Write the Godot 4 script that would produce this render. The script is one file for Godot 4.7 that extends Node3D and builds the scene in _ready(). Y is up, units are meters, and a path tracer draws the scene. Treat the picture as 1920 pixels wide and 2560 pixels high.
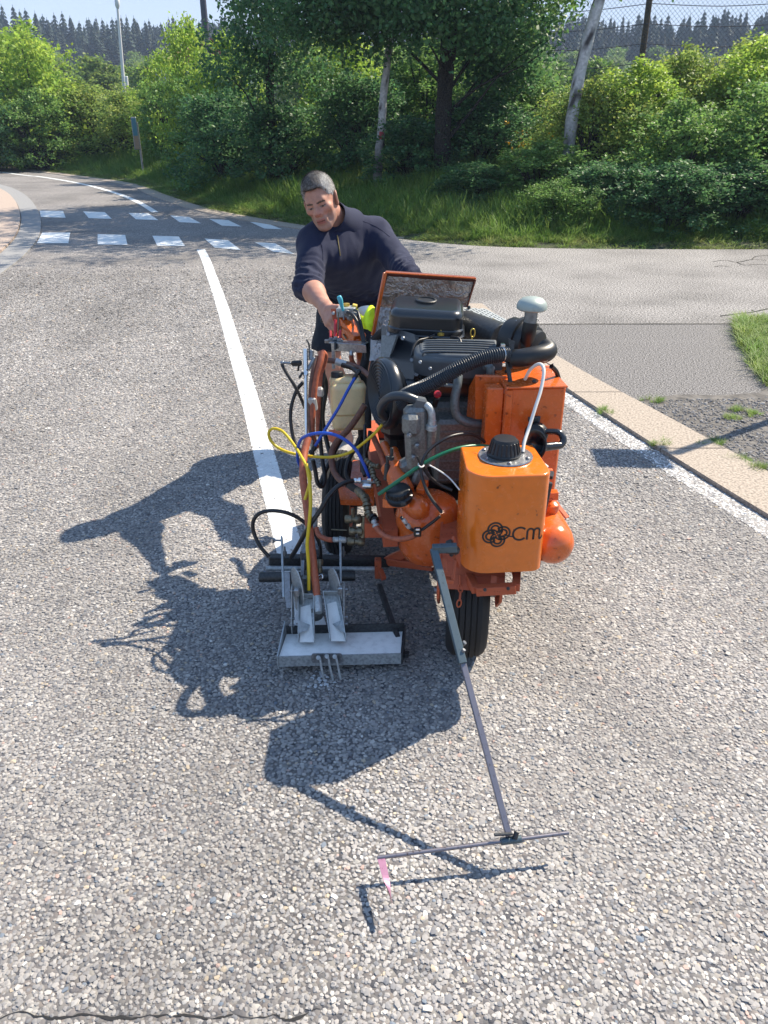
extends Node3D

const SUN_AZIMUTH := -35.0   # degrees from +x towards +z, where the sun stands
const SUN_HEIGHT := 47.0

var M := {}
var T := {}
var taken := {}
var inside := {}   # parent -> how often each part name is taken
var rng := RandomNumberGenerator.new()


# Collects triangles. Corners are given anticlockwise as seen from outside and stored clockwise, as Godot wants them.
class MB:
	var v := PackedVector3Array()
	var n := PackedVector3Array()
	var uv := PackedVector2Array()
	var col := PackedColorArray()
	var ix := PackedInt32Array()
	var tint := Color.WHITE
	var colored := false

	func vert(p: Vector3, nn: Vector3, u := Vector2.ZERO) -> int:
		v.append(p)
		n.append(nn)
		uv.append(u)
		col.append(tint)
		return v.size() - 1

	func tri(a: int, b: int, c: int) -> void:
		ix.append(a)
		ix.append(c)
		ix.append(b)

	func face(pts: Array) -> void:
		var nn: Vector3 = (pts[1] - pts[0]).cross(pts[2] - pts[0]).normalized()
		var at := v.size()
		for p in pts:
			vert(p, nn)
		for i in range(1, pts.size() - 1):
			tri(at, at + i, at + i + 1)

	func box(xf: Transform3D, s: Vector3, bev := 0.0) -> void:
		var h := s / 2
		if bev <= 0.0:
			for a in 3:
				for sg in [-1.0, 1.0]:
					var u := (a + 1) % 3
					var w := (a + 2) % 3
					var pts := []
					for k in [[-1, -1], [1, -1], [1, 1], [-1, 1]]:
						var p := Vector3()
						p[a] = h[a] * sg
						p[u] = h[u] * k[0] * sg
						p[w] = h[w] * k[1]
						pts.append(xf * p)
					face(pts)
			return
		var b := minf(bev, minf(h.x, minf(h.y, h.z)) * 0.95)
		var corner := func(sx: float, sy: float, sz: float, axis: int) -> Vector3:
			var p := Vector3((h.x - b) * sx, (h.y - b) * sy, (h.z - b) * sz)
			var sgn := [sx, sy, sz]
			p[axis] = h[axis] * sgn[axis]
			return xf * p
		for a in 3:
			for sg in [-1.0, 1.0]:
				var u := (a + 1) % 3
				var w := (a + 2) % 3
				var pts := []
				for k in [[-1, -1], [1, -1], [1, 1], [-1, 1]]:
					var q := [0.0, 0.0, 0.0]
					q[a] = sg
					q[u] = k[0] * sg
					q[w] = k[1] * 1.0
					pts.append(corner.call(q[0], q[1], q[2], a))
				face(pts)
		var mid := xf.origin
		for a in 3:   # edges along axis a
			var u := (a + 1) % 3
			var w := (a + 2) % 3
			for su in [-1.0, 1.0]:
				for sw in [-1.0, 1.0]:
					var q := [0.0, 0.0, 0.0]
					q[u] = su
					q[w] = sw
					q[a] = -1.0
					var p0: Vector3 = corner.call(q[0], q[1], q[2], u)
					var p1: Vector3 = corner.call(q[0], q[1], q[2], w)
					q[a] = 1.0
					var p2: Vector3 = corner.call(q[0], q[1], q[2], w)
					var p3: Vector3 = corner.call(q[0], q[1], q[2], u)
					outward([p0, p1, p2, p3], mid)
		for sx in [-1.0, 1.0]:
			for sy in [-1.0, 1.0]:
				for sz in [-1.0, 1.0]:
					outward([corner.call(sx, sy, sz, 0), corner.call(sx, sy, sz, 1), corner.call(sx, sy, sz, 2)], mid)

	func outward(pts: Array, mid: Vector3) -> void:
		var nn: Vector3 = (pts[1] - pts[0]).cross(pts[2] - pts[0])
		if nn.dot(pts[0] - mid) < 0:
			pts.reverse()
		face(pts)

	# a straight bar of rectangular section from a to b; up turns the section
	func bar(a: Vector3, b: Vector3, w: float, h: float, up := Vector3.UP, bev := 0.0015) -> void:
		var z := (b - a).normalized()
		var x := up.cross(z)
		if x.length() < 0.01:
			x = Vector3.RIGHT.cross(z)
		x = x.normalized()
		var y := z.cross(x)
		box(Transform3D(Basis(x, y, z), (a + b) / 2), Vector3(w, h, a.distance_to(b)), bev)

	func plate(pts: Array, thick: float) -> void:   # a flat sheet with thickness; pts anticlockwise from the front
		var nn: Vector3 = (pts[1] - pts[0]).cross(pts[2] - pts[0]).normalized() * thick
		var back := []
		for p in pts:
			back.append(p - nn)
		face(pts)
		var rev := back.duplicate()
		rev.reverse()
		face(rev)
		for i in pts.size():
			var j := (i + 1) % pts.size()
			face([pts[i], back[i], back[j], pts[j]])

	static func spline(pts: Array, sub: int) -> Array:
		if sub <= 1 or pts.size() < 3:
			return pts
		var out := []
		for i in pts.size() - 1:
			var p0: Vector3 = pts[maxi(i - 1, 0)]
			var p1: Vector3 = pts[i]
			var p2: Vector3 = pts[i + 1]
			var p3: Vector3 = pts[mini(i + 2, pts.size() - 1)]
			for k in sub:
				out.append(p1.cubic_interpolate(p2, p0, p3, float(k) / sub))
		out.append(pts[-1])
		return out

	static func evenly(pts: Array, step: float) -> Array:
		var out := [pts[0]]
		var left := step
		for i in pts.size() - 1:
			var a: Vector3 = pts[i]
			var b: Vector3 = pts[i + 1]
			var l := a.distance_to(b)
			var at := left
			while at < l:
				out.append(a.lerp(b, at / l))
				at += step
			left = at - l
		return out

	# r is a number or an array of radii, one per point of the smoothed path
	func tube(pts: Array, r, seg := 10, sub := 6, caps := true) -> void:
		var path := spline(pts, sub)
		var many: bool = r is Array
		var count := path.size()
		var tangent := []
		for i in count:
			tangent.append((path[mini(i + 1, count - 1)] - path[maxi(i - 1, 0)]).normalized())
		var x: Vector3 = tangent[0].cross(Vector3.UP)
		if x.length() < 0.05:
			x = tangent[0].cross(Vector3.RIGHT)
		x = x.normalized()
		var first := v.size()
		var run := 0.0
		for i in count:
			var t: Vector3 = tangent[i]
			x = (x - t * x.dot(t)).normalized()
			var y := t.cross(x)
			var rad: float = r[mini(i, r.size() - 1)] if many else r
			var lean := 0.0
			if many:
				var i0 := maxi(i - 1, 0)
				var i1 := mini(i + 1, count - 1)
				var dl: float = path[i1].distance_to(path[i0])
				lean = -(r[mini(i1, r.size() - 1)] - r[mini(i0, r.size() - 1)]) / maxf(dl, 1e-6)
			if i > 0:
				run += path[i].distance_to(path[i - 1])
			for k in seg + 1:
				var a := TAU * k / seg
				var d := x * cos(a) + y * sin(a)
				vert(path[i] + d * rad, (d + t * lean).normalized(), Vector2(float(k) / seg, run))
		var row := seg + 1
		for i in count - 1:
			for k in seg:
				var a := first + i * row + k
				tri(a, a + 1, a + row + 1)
				tri(a, a + row + 1, a + row)
		if caps:
			for e in [0, count - 1]:
				var nn: Vector3 = -tangent[0] if e == 0 else tangent[count - 1]
				var c := vert(path[e], nn)
				var ring := []
				for k in seg:
					ring.append(vert(v[first + e * row + k], nn))
				for k in seg:
					if e == 0:
						tri(c, ring[(k + 1) % seg], ring[k])
					else:
						tri(c, ring[k], ring[(k + 1) % seg])

	func corrugated(pts: Array, r: float, amp: float, pitch: float, seg := 18) -> void:
		var path := evenly(spline(pts, 16), pitch / 6.0)
		var radii := []
		for i in path.size():
			var s := cos(TAU * i / 6.0)
			radii.append(r + amp * (1.0 - pow(0.5 - 0.5 * s, 1.6) * 2.0))
		tube(path, radii, seg, 1)

	# profile of (radius, height) from the bottom up, turned about the y axis of xf
	func lathe(xf: Transform3D, prof: Array, seg := 24, from := 0.0, to := TAU) -> void:
		for i in prof.size() - 1:
			var p: Vector2 = prof[i]
			var q: Vector2 = prof[i + 1]
			if p.is_equal_approx(q):
				continue
			var own := Vector2(q.y - p.y, p.x - q.x).normalized()
			var np := own
			var nq := own
			if i > 0:
				var o: Vector2 = Vector2(p.y - prof[i - 1].y, prof[i - 1].x - p.x).normalized()
				if o.dot(own) > 0.72:
					np = (o + own).normalized()
			if i < prof.size() - 2:
				var o: Vector2 = Vector2(prof[i + 2].y - q.y, q.x - prof[i + 2].x).normalized()
				if o.dot(own) > 0.72:
					nq = (o + own).normalized()
			var at := v.size()
			for k in seg + 1:
				var a := from + (to - from) * k / seg
				var c := cos(a)
				var s := -sin(a)
				vert(xf * Vector3(p.x * c, p.y, p.x * s), (xf.basis * Vector3(np.x * c, np.y, np.x * s)).normalized(), Vector2(float(k) / seg, p.y))
				vert(xf * Vector3(q.x * c, q.y, q.x * s), (xf.basis * Vector3(nq.x * c, nq.y, nq.x * s)).normalized(), Vector2(float(k) / seg, q.y))
			for k in seg:
				var b := at + k * 2
				if p.x > 1e-6:
					tri(b, b + 2, b + 1)
				if q.x > 1e-6:
					tri(b + 2, b + 3, b + 1)

	func rod(a: Vector3, b: Vector3, r: float, seg := 14) -> void:
		var l := a.distance_to(b)
		var c := minf(r * 0.15, 0.002)
		lathe(along(a, b), [Vector2(0, 0), Vector2(r - c, 0), Vector2(r, c), Vector2(r, l - c), Vector2(r - c, l), Vector2(0, l)], seg)

	static func along(a: Vector3, b: Vector3, side := Vector3.RIGHT) -> Transform3D:   # y runs from a to b
		var y := (b - a).normalized()
		var z := side.cross(y)
		if z.length() < 0.02:
			z = Vector3.FORWARD.cross(y)
		z = z.normalized()
		return Transform3D(Basis(y.cross(z), y, z), a)

	# polygon in the xy plane of xf, anticlockwise, standing from z = 0 to z = depth
	func prism(xf: Transform3D, poly: PackedVector2Array, depth: float, bev := 0.0, soft := 0.75) -> void:
		var count := poly.size()
		var edge := []
		for i in count:
			var d := (poly[(i + 1) % count] - poly[i]).normalized()
			edge.append(Vector2(d.y, -d.x))
		var inner := PackedVector2Array()
		for i in count:
			var m: Vector2 = edge[i] + edge[(i + count - 1) % count]
			m = m.normalized()
			inner.append(poly[i] - m * bev / maxf(0.5, m.dot(edge[i])))
		var tris := Geometry2D.triangulate_polygon(inner)
		for side in [0, 1]:
			var z := depth if side else 0.0
			var nn := (xf.basis.z * (1.0 if side else -1.0)).normalized()
			var at := v.size()
			for p in inner:
				vert(xf * Vector3(p.x, p.y, z), nn, p)
			for i in range(0, tris.size(), 3):
				var a := inner[tris[i]]
				var area := (inner[tris[i + 1]] - a).cross(inner[tris[i + 2]] - a)
				if (area > 0) == (side == 1):
					tri(at + tris[i], at + tris[i + 1], at + tris[i + 2])
				else:
					tri(at + tris[i], at + tris[i + 2], at + tris[i + 1])
		var rings := [[inner, 0.0], [poly, bev], [poly, depth - bev], [inner, depth]] if bev > 0 else [[poly, 0.0], [poly, depth]]
		for r in rings.size() - 1:
			var tilt := 0.0
			if bev > 0 and r == 0:
				tilt = -1.0
			elif bev > 0 and r == 2:
				tilt = 1.0
			for i in count:
				var j := (i + 1) % count
				var e: Vector2 = edge[i]
				var e0: Vector2 = edge[(i + count - 1) % count]
				var e1: Vector2 = edge[j]
				var n0 := (e + e0).normalized() if e.dot(e0) > soft else e
				var n1 := (e + e1).normalized() if e.dot(e1) > soft else e
				var w0 := (xf.basis * Vector3(n0.x, n0.y, tilt)).normalized()
				var w1 := (xf.basis * Vector3(n1.x, n1.y, tilt)).normalized()
				var lo: PackedVector2Array = rings[r][0]
				var hi: PackedVector2Array = rings[r + 1][0]
				var za: float = rings[r][1]
				var zb: float = rings[r + 1][1]
				var a := vert(xf * Vector3(lo[i].x, lo[i].y, za), w0)
				var b := vert(xf * Vector3(lo[j].x, lo[j].y, za), w1)
				var c := vert(xf * Vector3(hi[j].x, hi[j].y, zb), w1)
				var d := vert(xf * Vector3(hi[i].x, hi[i].y, zb), w0)
				tri(a, b, c)
				tri(a, c, d)

	# a prism whose upper rim is rounded with radius r; the walls keep their own smoothness
	func pillow(xf: Transform3D, poly: PackedVector2Array, depth: float, r: float, steps := 5, soft := 0.6) -> void:
		var count := poly.size()
		var edge := []
		for i in count:
			var d := (poly[(i + 1) % count] - poly[i]).normalized()
			edge.append(Vector2(d.y, -d.x))
		var rings := [[0.0, 0.0, 0.0], [0.0, depth - r, 0.0]]
		for k in range(1, steps + 1):
			var a := PI / 2 * k / steps
			rings.append([r * (1 - cos(a)), depth - r + r * sin(a), a])
		for q in rings.size() - 1:
			for i in count:
				var j := (i + 1) % count
				var id := []
				for c in [[q, i], [q, j], [q + 1, j], [q + 1, i]]:
					var w: int = c[1]
					var e0: Vector2 = edge[(w + count - 1) % count]
					var e1: Vector2 = edge[w]
					var m := (e0 + e1).normalized()
					var nn: Vector2 = m if e0.dot(e1) > soft else edge[i]
					var ring: Array = rings[c[0]]
					var p: Vector2 = poly[w] - m * float(ring[0]) / maxf(0.5, m.dot(e1))
					id.append(vert(xf * Vector3(p.x, p.y, ring[1]), (xf.basis * Vector3(nn.x * cos(ring[2]), nn.y * cos(ring[2]), sin(ring[2]))).normalized()))
				tri(id[0], id[1], id[2])
				tri(id[0], id[2], id[3])
		var inner := PackedVector2Array()
		for i in count:
			var m: Vector2 = (edge[i] + edge[(i + count - 1) % count]).normalized()
			inner.append(poly[i] - m * r / maxf(0.5, m.dot(edge[i])))
		var tris := Geometry2D.triangulate_polygon(inner)
		var at := v.size()
		for p in inner:
			vert(xf * Vector3(p.x, p.y, depth), xf.basis.z.normalized())
		for i in range(0, tris.size(), 3):
			var a := inner[tris[i]]
			if (inner[tris[i + 1]] - a).cross(inner[tris[i + 2]] - a) > 0:
				tri(at + tris[i], at + tris[i + 1], at + tris[i + 2])
			else:
				tri(at + tris[i], at + tris[i + 2], at + tris[i + 1])

	# a level polygon (x, z) at height y, with a rim that goes down by drop
	func sheet(poly: Array, y: float, drop := 0.0) -> void:
		var flat := PackedVector2Array()
		for p in poly:
			flat.append(Vector2(p.x, -p.y))
		if Geometry2D.is_polygon_clockwise(flat):
			flat.reverse()
		var tris := Geometry2D.triangulate_polygon(flat)
		var at := v.size()
		for p in flat:
			vert(Vector3(p.x, y, -p.y), Vector3.UP, p)
		for i in range(0, tris.size(), 3):
			var a := flat[tris[i]]
			if (flat[tris[i + 1]] - a).cross(flat[tris[i + 2]] - a) > 0:
				tri(at + tris[i], at + tris[i + 1], at + tris[i + 2])
			else:
				tri(at + tris[i], at + tris[i + 2], at + tris[i + 1])
		if drop > 0:
			for i in flat.size():
				var a := flat[i]
				var b := flat[(i + 1) % flat.size()]
				face([Vector3(a.x, y - drop, -a.y), Vector3(b.x, y - drop, -b.y), Vector3(b.x, y, -b.y), Vector3(a.x, y, -a.y)])

	func add(o: MB, xf := Transform3D.IDENTITY) -> void:
		var at := v.size()
		v.append_array(xf * o.v)
		var nb := xf.basis.orthonormalized()
		for q in o.n:
			n.append(nb * q)
		uv.append_array(o.uv)
		col.append_array(o.col)
		for i in o.ix:
			ix.append(i + at)

	func mesh() -> ArrayMesh:
		var a := []
		a.resize(Mesh.ARRAY_MAX)
		a[Mesh.ARRAY_VERTEX] = v
		a[Mesh.ARRAY_NORMAL] = n
		a[Mesh.ARRAY_TEX_UV] = uv
		if colored:
			a[Mesh.ARRAY_COLOR] = col
		a[Mesh.ARRAY_INDEX] = ix
		var m := ArrayMesh.new()
		m.add_surface_from_arrays(Mesh.PRIMITIVE_TRIANGLES, a)
		return m


func rrect(w: float, h: float, r: float, seg := 5) -> PackedVector2Array:
	var out := PackedVector2Array()
	for q in 4:
		var c := Vector2((w / 2 - r) * [1, -1, -1, 1][q], (h / 2 - r) * [1, 1, -1, -1][q])
		for k in seg + 1:
			var a := PI / 2 * (q + float(k) / seg)
			out.append(c + Vector2(cos(a), sin(a)) * r)
	return out


func disc(r: float, seg := 24) -> PackedVector2Array:
	var out := PackedVector2Array()
	for k in seg:
		out.append(Vector2.from_angle(TAU * k / seg) * r)
	return out


func numbered(called: String) -> String:
	taken[called] = taken.get(called, 0) + 1
	return called if taken[called] == 1 else "%s_%03d" % [called, taken[called] - 1]


func tag(o: Node3D, label: String, category := "", group := "", kind := "") -> Node3D:
	if label:
		o.set_meta("label", label)
	if category:
		o.set_meta("category", category)
	if group:
		o.set_meta("group", group)
	if kind:
		o.set_meta("kind", kind)
	return o


func base(called: String, at: Vector3, label := "", category := "", group := "", kind := "") -> Node3D:
	var o := Node3D.new()
	o.name = numbered(called)
	o.position = at
	add_child(o)
	return tag(o, label, category, group, kind)


# one named mesh; under a parent its geometry, given in the scene's own coordinates, is shifted to the parent's base
func obj(called: String, b, m: Material, parent: Node3D = null, shift := true) -> MeshInstance3D:
	var o := MeshInstance3D.new()
	o.mesh = b.mesh() if b is MB else b
	o.material_override = m
	if parent == null:
		o.name = numbered(called)
		add_child(o)
		return o
	o.name = called
	if not inside.has(parent):
		inside[parent] = {}
	var used: Dictionary = inside[parent]
	used[called] = used.get(called, 0) + 1
	if used[called] > 1:
		o.name = "%s_%03d" % [called, used[called] - 1]
	parent.add_child(o)
	if shift and parent.get_parent() == self:
		o.position = -parent.position
	return o


func lin(r: float, g: float, b: float) -> Color:
	return Color(r, g, b).linear_to_srgb()


func noise(kind: int, freq: float, octaves := 4, sd := 1) -> FastNoiseLite:
	var f := FastNoiseLite.new()
	f.noise_type = kind
	f.frequency = freq
	f.fractal_octaves = octaves
	f.fractal_type = FastNoiseLite.FRACTAL_FBM if octaves > 1 else FastNoiseLite.FRACTAL_NONE
	f.seed = sd
	return f


func tex(f: FastNoiseLite, size: int, stops: Array, normal := false) -> NoiseTexture2D:
	var t := NoiseTexture2D.new()
	t.width = size
	t.height = size
	t.seamless = true
	t.noise = f
	if stops:
		var g := Gradient.new()
		g.offsets = PackedFloat32Array(stops.map(func(s): return s[0]))
		g.colors = PackedColorArray(stops.map(func(s): return s[1]))
		t.color_ramp = g
	if normal:
		t.as_normal_map = true
	return t


func grey(x: float) -> Color:
	return Color(x, x, x)


func mat(key: String, c: Color, rough: float, metal := 0.0, o := {}) -> StandardMaterial3D:
	var m := StandardMaterial3D.new()
	m.resource_name = key
	m.albedo_color = c
	m.roughness = rough
	m.metallic = metal
	if o.has("tex"):
		m.albedo_texture = T[o.tex]
	if o.has("bump"):
		m.heightmap_enabled = true
		m.heightmap_texture = T[o.bump]
		m.heightmap_scale = o.get("depth", 0.1)
	if o.has("tex") or o.has("bump") or o.has("rough"):
		m.uv1_triplanar = true
		m.uv1_world_triplanar = o.get("world", false)
		m.uv1_scale = Vector3.ONE * o.get("scale", 3.0)
	if o.has("rough"):
		m.roughness_texture = T[o.rough]
	if o.has("coat"):
		m.clearcoat_enabled = true
		m.clearcoat = o.coat
		m.clearcoat_roughness = 0.15
	if o.get("vc", false):
		m.vertex_color_use_as_albedo = true
	if o.has("back"):
		m.backlight_enabled = true
		m.backlight = o.back
	if o.has("rim"):
		m.rim_enabled = true
		m.rim = o.rim
		m.rim_tint = 0.5
	if o.has("spec"):
		m.metallic_specular = o.spec
	m.cull_mode = BaseMaterial3D.CULL_DISABLED
	M[key] = m
	return m


func _ready() -> void:
	rng.seed = 7
	var cam := Camera3D.new()
	cam.name = "camera"
	cam.position = Vector3(0, 1.5, 0)
	cam.rotation_degrees = Vector3(-27.1, 0, 0)
	cam.fov = 67.3
	cam.near = 0.05
	cam.far = 1200.0
	cam.current = true
	add_child(cam)

	var sky := ProceduralSkyMaterial.new()
	sky.sky_top_color = Color(0.43, 0.535, 0.68)
	sky.sky_horizon_color = Color(0.67, 0.715, 0.765)
	sky.sky_curve = 0.14
	sky.ground_bottom_color = Color(0.30, 0.29, 0.27)
	sky.ground_horizon_color = Color(0.62, 0.68, 0.72)
	sky.sun_angle_max = 40.0
	sky.sun_curve = 0.12
	sky.sky_energy_multiplier = 1.0
	var env := Environment.new()
	env.background_mode = Environment.BG_SKY
	env.sky = Sky.new()
	env.sky.sky_material = sky
	env.tonemap_mode = Environment.TONE_MAPPER_LINEAR
	env.tonemap_exposure = 2.25
	env.sdfgi_enabled = true
	env.ssao_enabled = true
	env.ssil_enabled = true
	env.fog_enabled = true
	env.fog_density = 0.0009
	env.fog_light_color = Color(0.80, 0.88, 1.0)
	var we := WorldEnvironment.new()
	we.name = "world_environment"
	we.environment = env
	add_child(we)

	var sun := DirectionalLight3D.new()
	sun.name = "sun"
	sun.light_energy = 1.45
	sun.light_color = Color(1.0, 0.95, 0.87)
	sun.light_angular_distance = 0.5
	sun.shadow_enabled = true
	var az := deg_to_rad(SUN_AZIMUTH)
	var el := deg_to_rad(SUN_HEIGHT)
	sun.look_at_from_position(Vector3.ZERO, -Vector3(cos(el) * cos(az), sin(el), cos(el) * sin(az)))
	add_child(sun)

	textures()
	materials()
	build_ground()
	build_markings()
	build_kerbs()
	build_machine()
	build_tray()
	build_person()
	build_plants()
	build_far()
	build_road_stones()


func textures() -> void:
	var S := FastNoiseLite.TYPE_SIMPLEX_SMOOTH
	T.blotch = tex(noise(S, 0.008, 5, 3), 512, [[0.0, grey(0.88)], [0.45, grey(0.97)], [1.0, grey(1.0)]])
	T.worn = tex(noise(S, 0.012, 6, 9), 512, [[0.0, Color(0.40, 0.34, 0.31)], [0.14, Color(0.72, 0.66, 0.62)], [0.20, grey(0.95)], [1.0, grey(1.0)]])
	T.chipped = tex(noise(S, 0.018, 6, 10), 512, [[0.0, Color(0.36, 0.33, 0.32)], [0.115, Color(0.6, 0.55, 0.52)], [0.13, grey(0.93)], [0.5, grey(0.97)], [1.0, grey(1.0)]])
	T.grain = tex(noise(S, 0.09, 4, 5), 512, [[0.0, grey(0.55)], [0.5, grey(0.85)], [1.0, grey(1.0)]])
	T.smudge = tex(noise(S, 0.02, 5, 12), 512, [[0.0, grey(0.68)], [0.5, grey(0.86)], [1.0, grey(1.0)]])
	T.rough = tex(noise(S, 0.04, 5, 14), 256, [])
	T.leather = tex(noise(FastNoiseLite.TYPE_CELLULAR, 0.06, 1, 15), 256, [])
	var ring := noise(S, 0.02, 3, 20)
	ring.domain_warp_enabled = true
	T.foil = tex(ring, 256, [[0.0, grey(0.0)], [0.4, grey(0.6)], [0.5, grey(0.2)], [0.62, grey(0.9)], [1.0, grey(1.0)]])
	# the road: cells for the stones of the dressing, a metre to the tile
	var cell := noise(FastNoiseLite.TYPE_CELLULAR, 0.085, 1, 31)
	cell.cellular_return_type = FastNoiseLite.RETURN_CELL_VALUE
	cell.cellular_jitter = 1.0
	var hues := [[0.0, Color(0.32, 0.33, 0.36)], [0.18, Color(0.55, 0.54, 0.54)], [0.36, Color(0.42, 0.42, 0.43)], [0.52, Color(0.66, 0.65, 0.63)], [0.66, Color(0.48, 0.47, 0.47)], [0.78, Color(0.55, 0.525, 0.51)], [0.9, Color(0.58, 0.58, 0.58)], [1.0, Color(0.8, 0.79, 0.77)]]
	T.stones = tex(cell, 1024, hues)
	var gap := noise(FastNoiseLite.TYPE_CELLULAR, 0.085, 1, 31)
	gap.cellular_return_type = FastNoiseLite.RETURN_DISTANCE
	gap.cellular_jitter = 1.0
	T.stone_gap = tex(gap, 1024, [[0.0, grey(1.0)], [0.5, grey(0.8)], [1.0, grey(0.1)]])
	T.patches = tex(noise(S, 0.006, 4, 41), 512, [[0.0, grey(0.76)], [0.5, grey(0.92)], [1.0, grey(1.0)]])
	T.fine = tex(noise(FastNoiseLite.TYPE_CELLULAR, 0.16, 1, 44), 1024, [[0.0, grey(1.0)], [0.5, grey(0.86)], [1.0, grey(0.62)]])
	T.chips = tex(noise(S, 0.11, 3, 45), 1024, [[0.0, grey(0.35)], [0.40, grey(0.70)], [0.5, grey(0.88)], [0.62, grey(1.0)], [1.0, grey(1.0)]])
	T.bark = tex(noise(S, 0.03, 5, 50), 512, [[0.0, grey(0.25)], [0.38, grey(0.5)], [0.5, grey(0.85)], [1.0, grey(1.0)]])
	var knit := noise(S, 0.2, 2, 60)
	T.knit = tex(knit, 256, [[0.0, grey(0.8)], [1.0, grey(1.0)]])


func materials() -> void:
	var road := mat("road_stone", lin(0.90, 0.875, 0.855), 0.9, 0.0, {"tex": "stones", "bump": "stone_gap", "depth": 0.55, "scale": 1.0, "world": true})
	road.detail_enabled = true
	road.detail_albedo = T.patches
	road.detail_blend_mode = BaseMaterial3D.BLEND_MODE_MUL
	road.uv2_triplanar = true
	road.uv2_world_triplanar = true
	road.uv2_scale = Vector3.ONE * 0.16
	road.detail_uv_layer = BaseMaterial3D.DETAIL_UV_2
	var side := mat("side_road", lin(0.37, 0.355, 0.345), 0.92, 0.0, {"tex": "chips", "bump": "chips", "depth": 0.9, "scale": 0.42, "world": true})
	side.detail_enabled = true
	side.detail_albedo = T.patches
	side.detail_blend_mode = BaseMaterial3D.BLEND_MODE_MUL
	side.uv2_triplanar = true
	side.uv2_world_triplanar = true
	side.uv2_scale = Vector3.ONE * 0.21
	side.detail_uv_layer = BaseMaterial3D.DETAIL_UV_2
	mat("patch", lin(0.225, 0.217, 0.215), 0.92, 0.0, {"tex": "chips", "bump": "chips", "depth": 0.9, "scale": 0.6, "world": true})
	mat("dirt", lin(0.17, 0.158, 0.145), 1.0, 0.0, {"tex": "smudge", "bump": "rough", "depth": 1.5, "scale": 0.9, "world": true})
	mat("soil", lin(0.05, 0.06, 0.025), 1.0, 0.0, {"tex": "smudge", "bump": "rough", "depth": 3.0, "scale": 0.5, "world": true})
	mat("kerb", lin(0.47, 0.40, 0.33), 0.9, 0.0, {"tex": "grain", "bump": "fine", "depth": 0.12, "scale": 1.3, "world": true})
	mat("gutter", lin(0.36, 0.36, 0.36), 0.9, 0.0, {"tex": "grain", "bump": "fine", "depth": 0.12, "scale": 1.3, "world": true})
	mat("pavement", lin(0.55, 0.44, 0.365), 0.9, 0.0, {"tex": "grain", "bump": "fine", "depth": 0.12, "scale": 1.0, "world": true})
	mat("paint", lin(0.69, 0.715, 0.72), 0.55, 0.0, {"tex": "blotch", "bump": "stone_gap", "depth": 0.25, "scale": 1.0, "world": true})
	mat("worn_paint", lin(0.95, 0.96, 0.96), 0.7, 0.0, {"tex": "stones", "bump": "stone_gap", "depth": 0.5, "scale": 1.0, "world": true})
	mat("stone", Color.WHITE, 0.8, 0.0, {"vc": true})
	mat("gravel_stone", Color.WHITE, 0.95, 0.0, {"vc": true})
	# the machine
	mat("orange", lin(0.62, 0.125, 0.022), 0.42, 0.0, {"tex": "worn", "rough": "rough", "scale": 5.0, "coat": 0.25})
	mat("amber", lin(0.72, 0.165, 0.013), 0.38, 0.0, {"tex": "chipped", "rough": "rough", "scale": 3.0, "coat": 0.35})
	mat("rust_orange", lin(0.42, 0.085, 0.03), 0.6, 0.0, {"tex": "worn", "scale": 9.0})
	mat("black_paint", lin(0.007, 0.010, 0.015), 0.28, 0.0, {"tex": "blotch", "scale": 6.0, "coat": 0.5})
	mat("black_plastic", lin(0.009, 0.010, 0.012), 0.42, 0.0, {"tex": "blotch", "scale": 6.0})
	mat("rubber", lin(0.014, 0.014, 0.015), 0.75, 0.0, {"tex": "smudge", "scale": 8.0})
	mat("hose_black", lin(0.01, 0.01, 0.012), 0.42)
	mat("corrugated", lin(0.022, 0.030, 0.040), 0.34)
	mat("print", lin(0.012, 0.010, 0.010), 0.6)
	mat("zinc", lin(0.48, 0.50, 0.52), 0.36, 0.85, {"tex": "smudge", "scale": 9.0})
	mat("chrome", lin(0.66, 0.67, 0.68), 0.16, 1.0)
	mat("steel", lin(0.30, 0.32, 0.35), 0.38, 0.8, {"tex": "smudge", "scale": 8.0})
	mat("dark_steel", lin(0.075, 0.08, 0.085), 0.45, 0.6, {"tex": "smudge", "scale": 8.0})
	mat("cast", lin(0.27, 0.28, 0.275), 0.5, 0.55, {"tex": "smudge", "bump": "rough", "depth": 0.05, "scale": 9.0})
	mat("cover_grey", lin(0.085, 0.098, 0.11), 0.5, 0.2, {"tex": "blotch", "scale": 8.0})
	mat("exhaust", lin(0.20, 0.235, 0.25), 0.5, 0.5, {"tex": "smudge", "scale": 7.0})
	mat("brass", lin(0.26, 0.23, 0.16), 0.42, 0.75, {"tex": "smudge", "scale": 10.0})
	mat("gold", lin(0.62, 0.44, 0.10), 0.35, 0.8)
	mat("zip", lin(0.22, 0.17, 0.07), 0.4, 0.7)
	mat("foil", lin(0.42, 0.38, 0.36), 0.42, 0.9, {"bump": "foil", "depth": 1.0, "scale": 4.0})
	mat("hose_orange", lin(0.50, 0.135, 0.065), 0.5, 0.0, {"tex": "smudge", "scale": 6.0})
	mat("hose_brown", lin(0.19, 0.085, 0.06), 0.55, 0.0, {"tex": "smudge", "scale": 6.0})
	mat("hose_yellow", lin(0.62, 0.44, 0.012), 0.38)
	mat("hose_blue", lin(0.012, 0.07, 0.42), 0.35)
	mat("hose_green", lin(0.006, 0.13, 0.06), 0.35)
	mat("white_tube", lin(0.68, 0.66, 0.62), 0.35)
	mat("red", lin(0.45, 0.015, 0.03), 0.4)
	mat("turquoise", lin(0.06, 0.36, 0.46), 0.45)
	mat("rubber_blue", lin(0.085, 0.12, 0.14), 0.42, 0.45, {"tex": "worn", "scale": 12.0})
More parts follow.
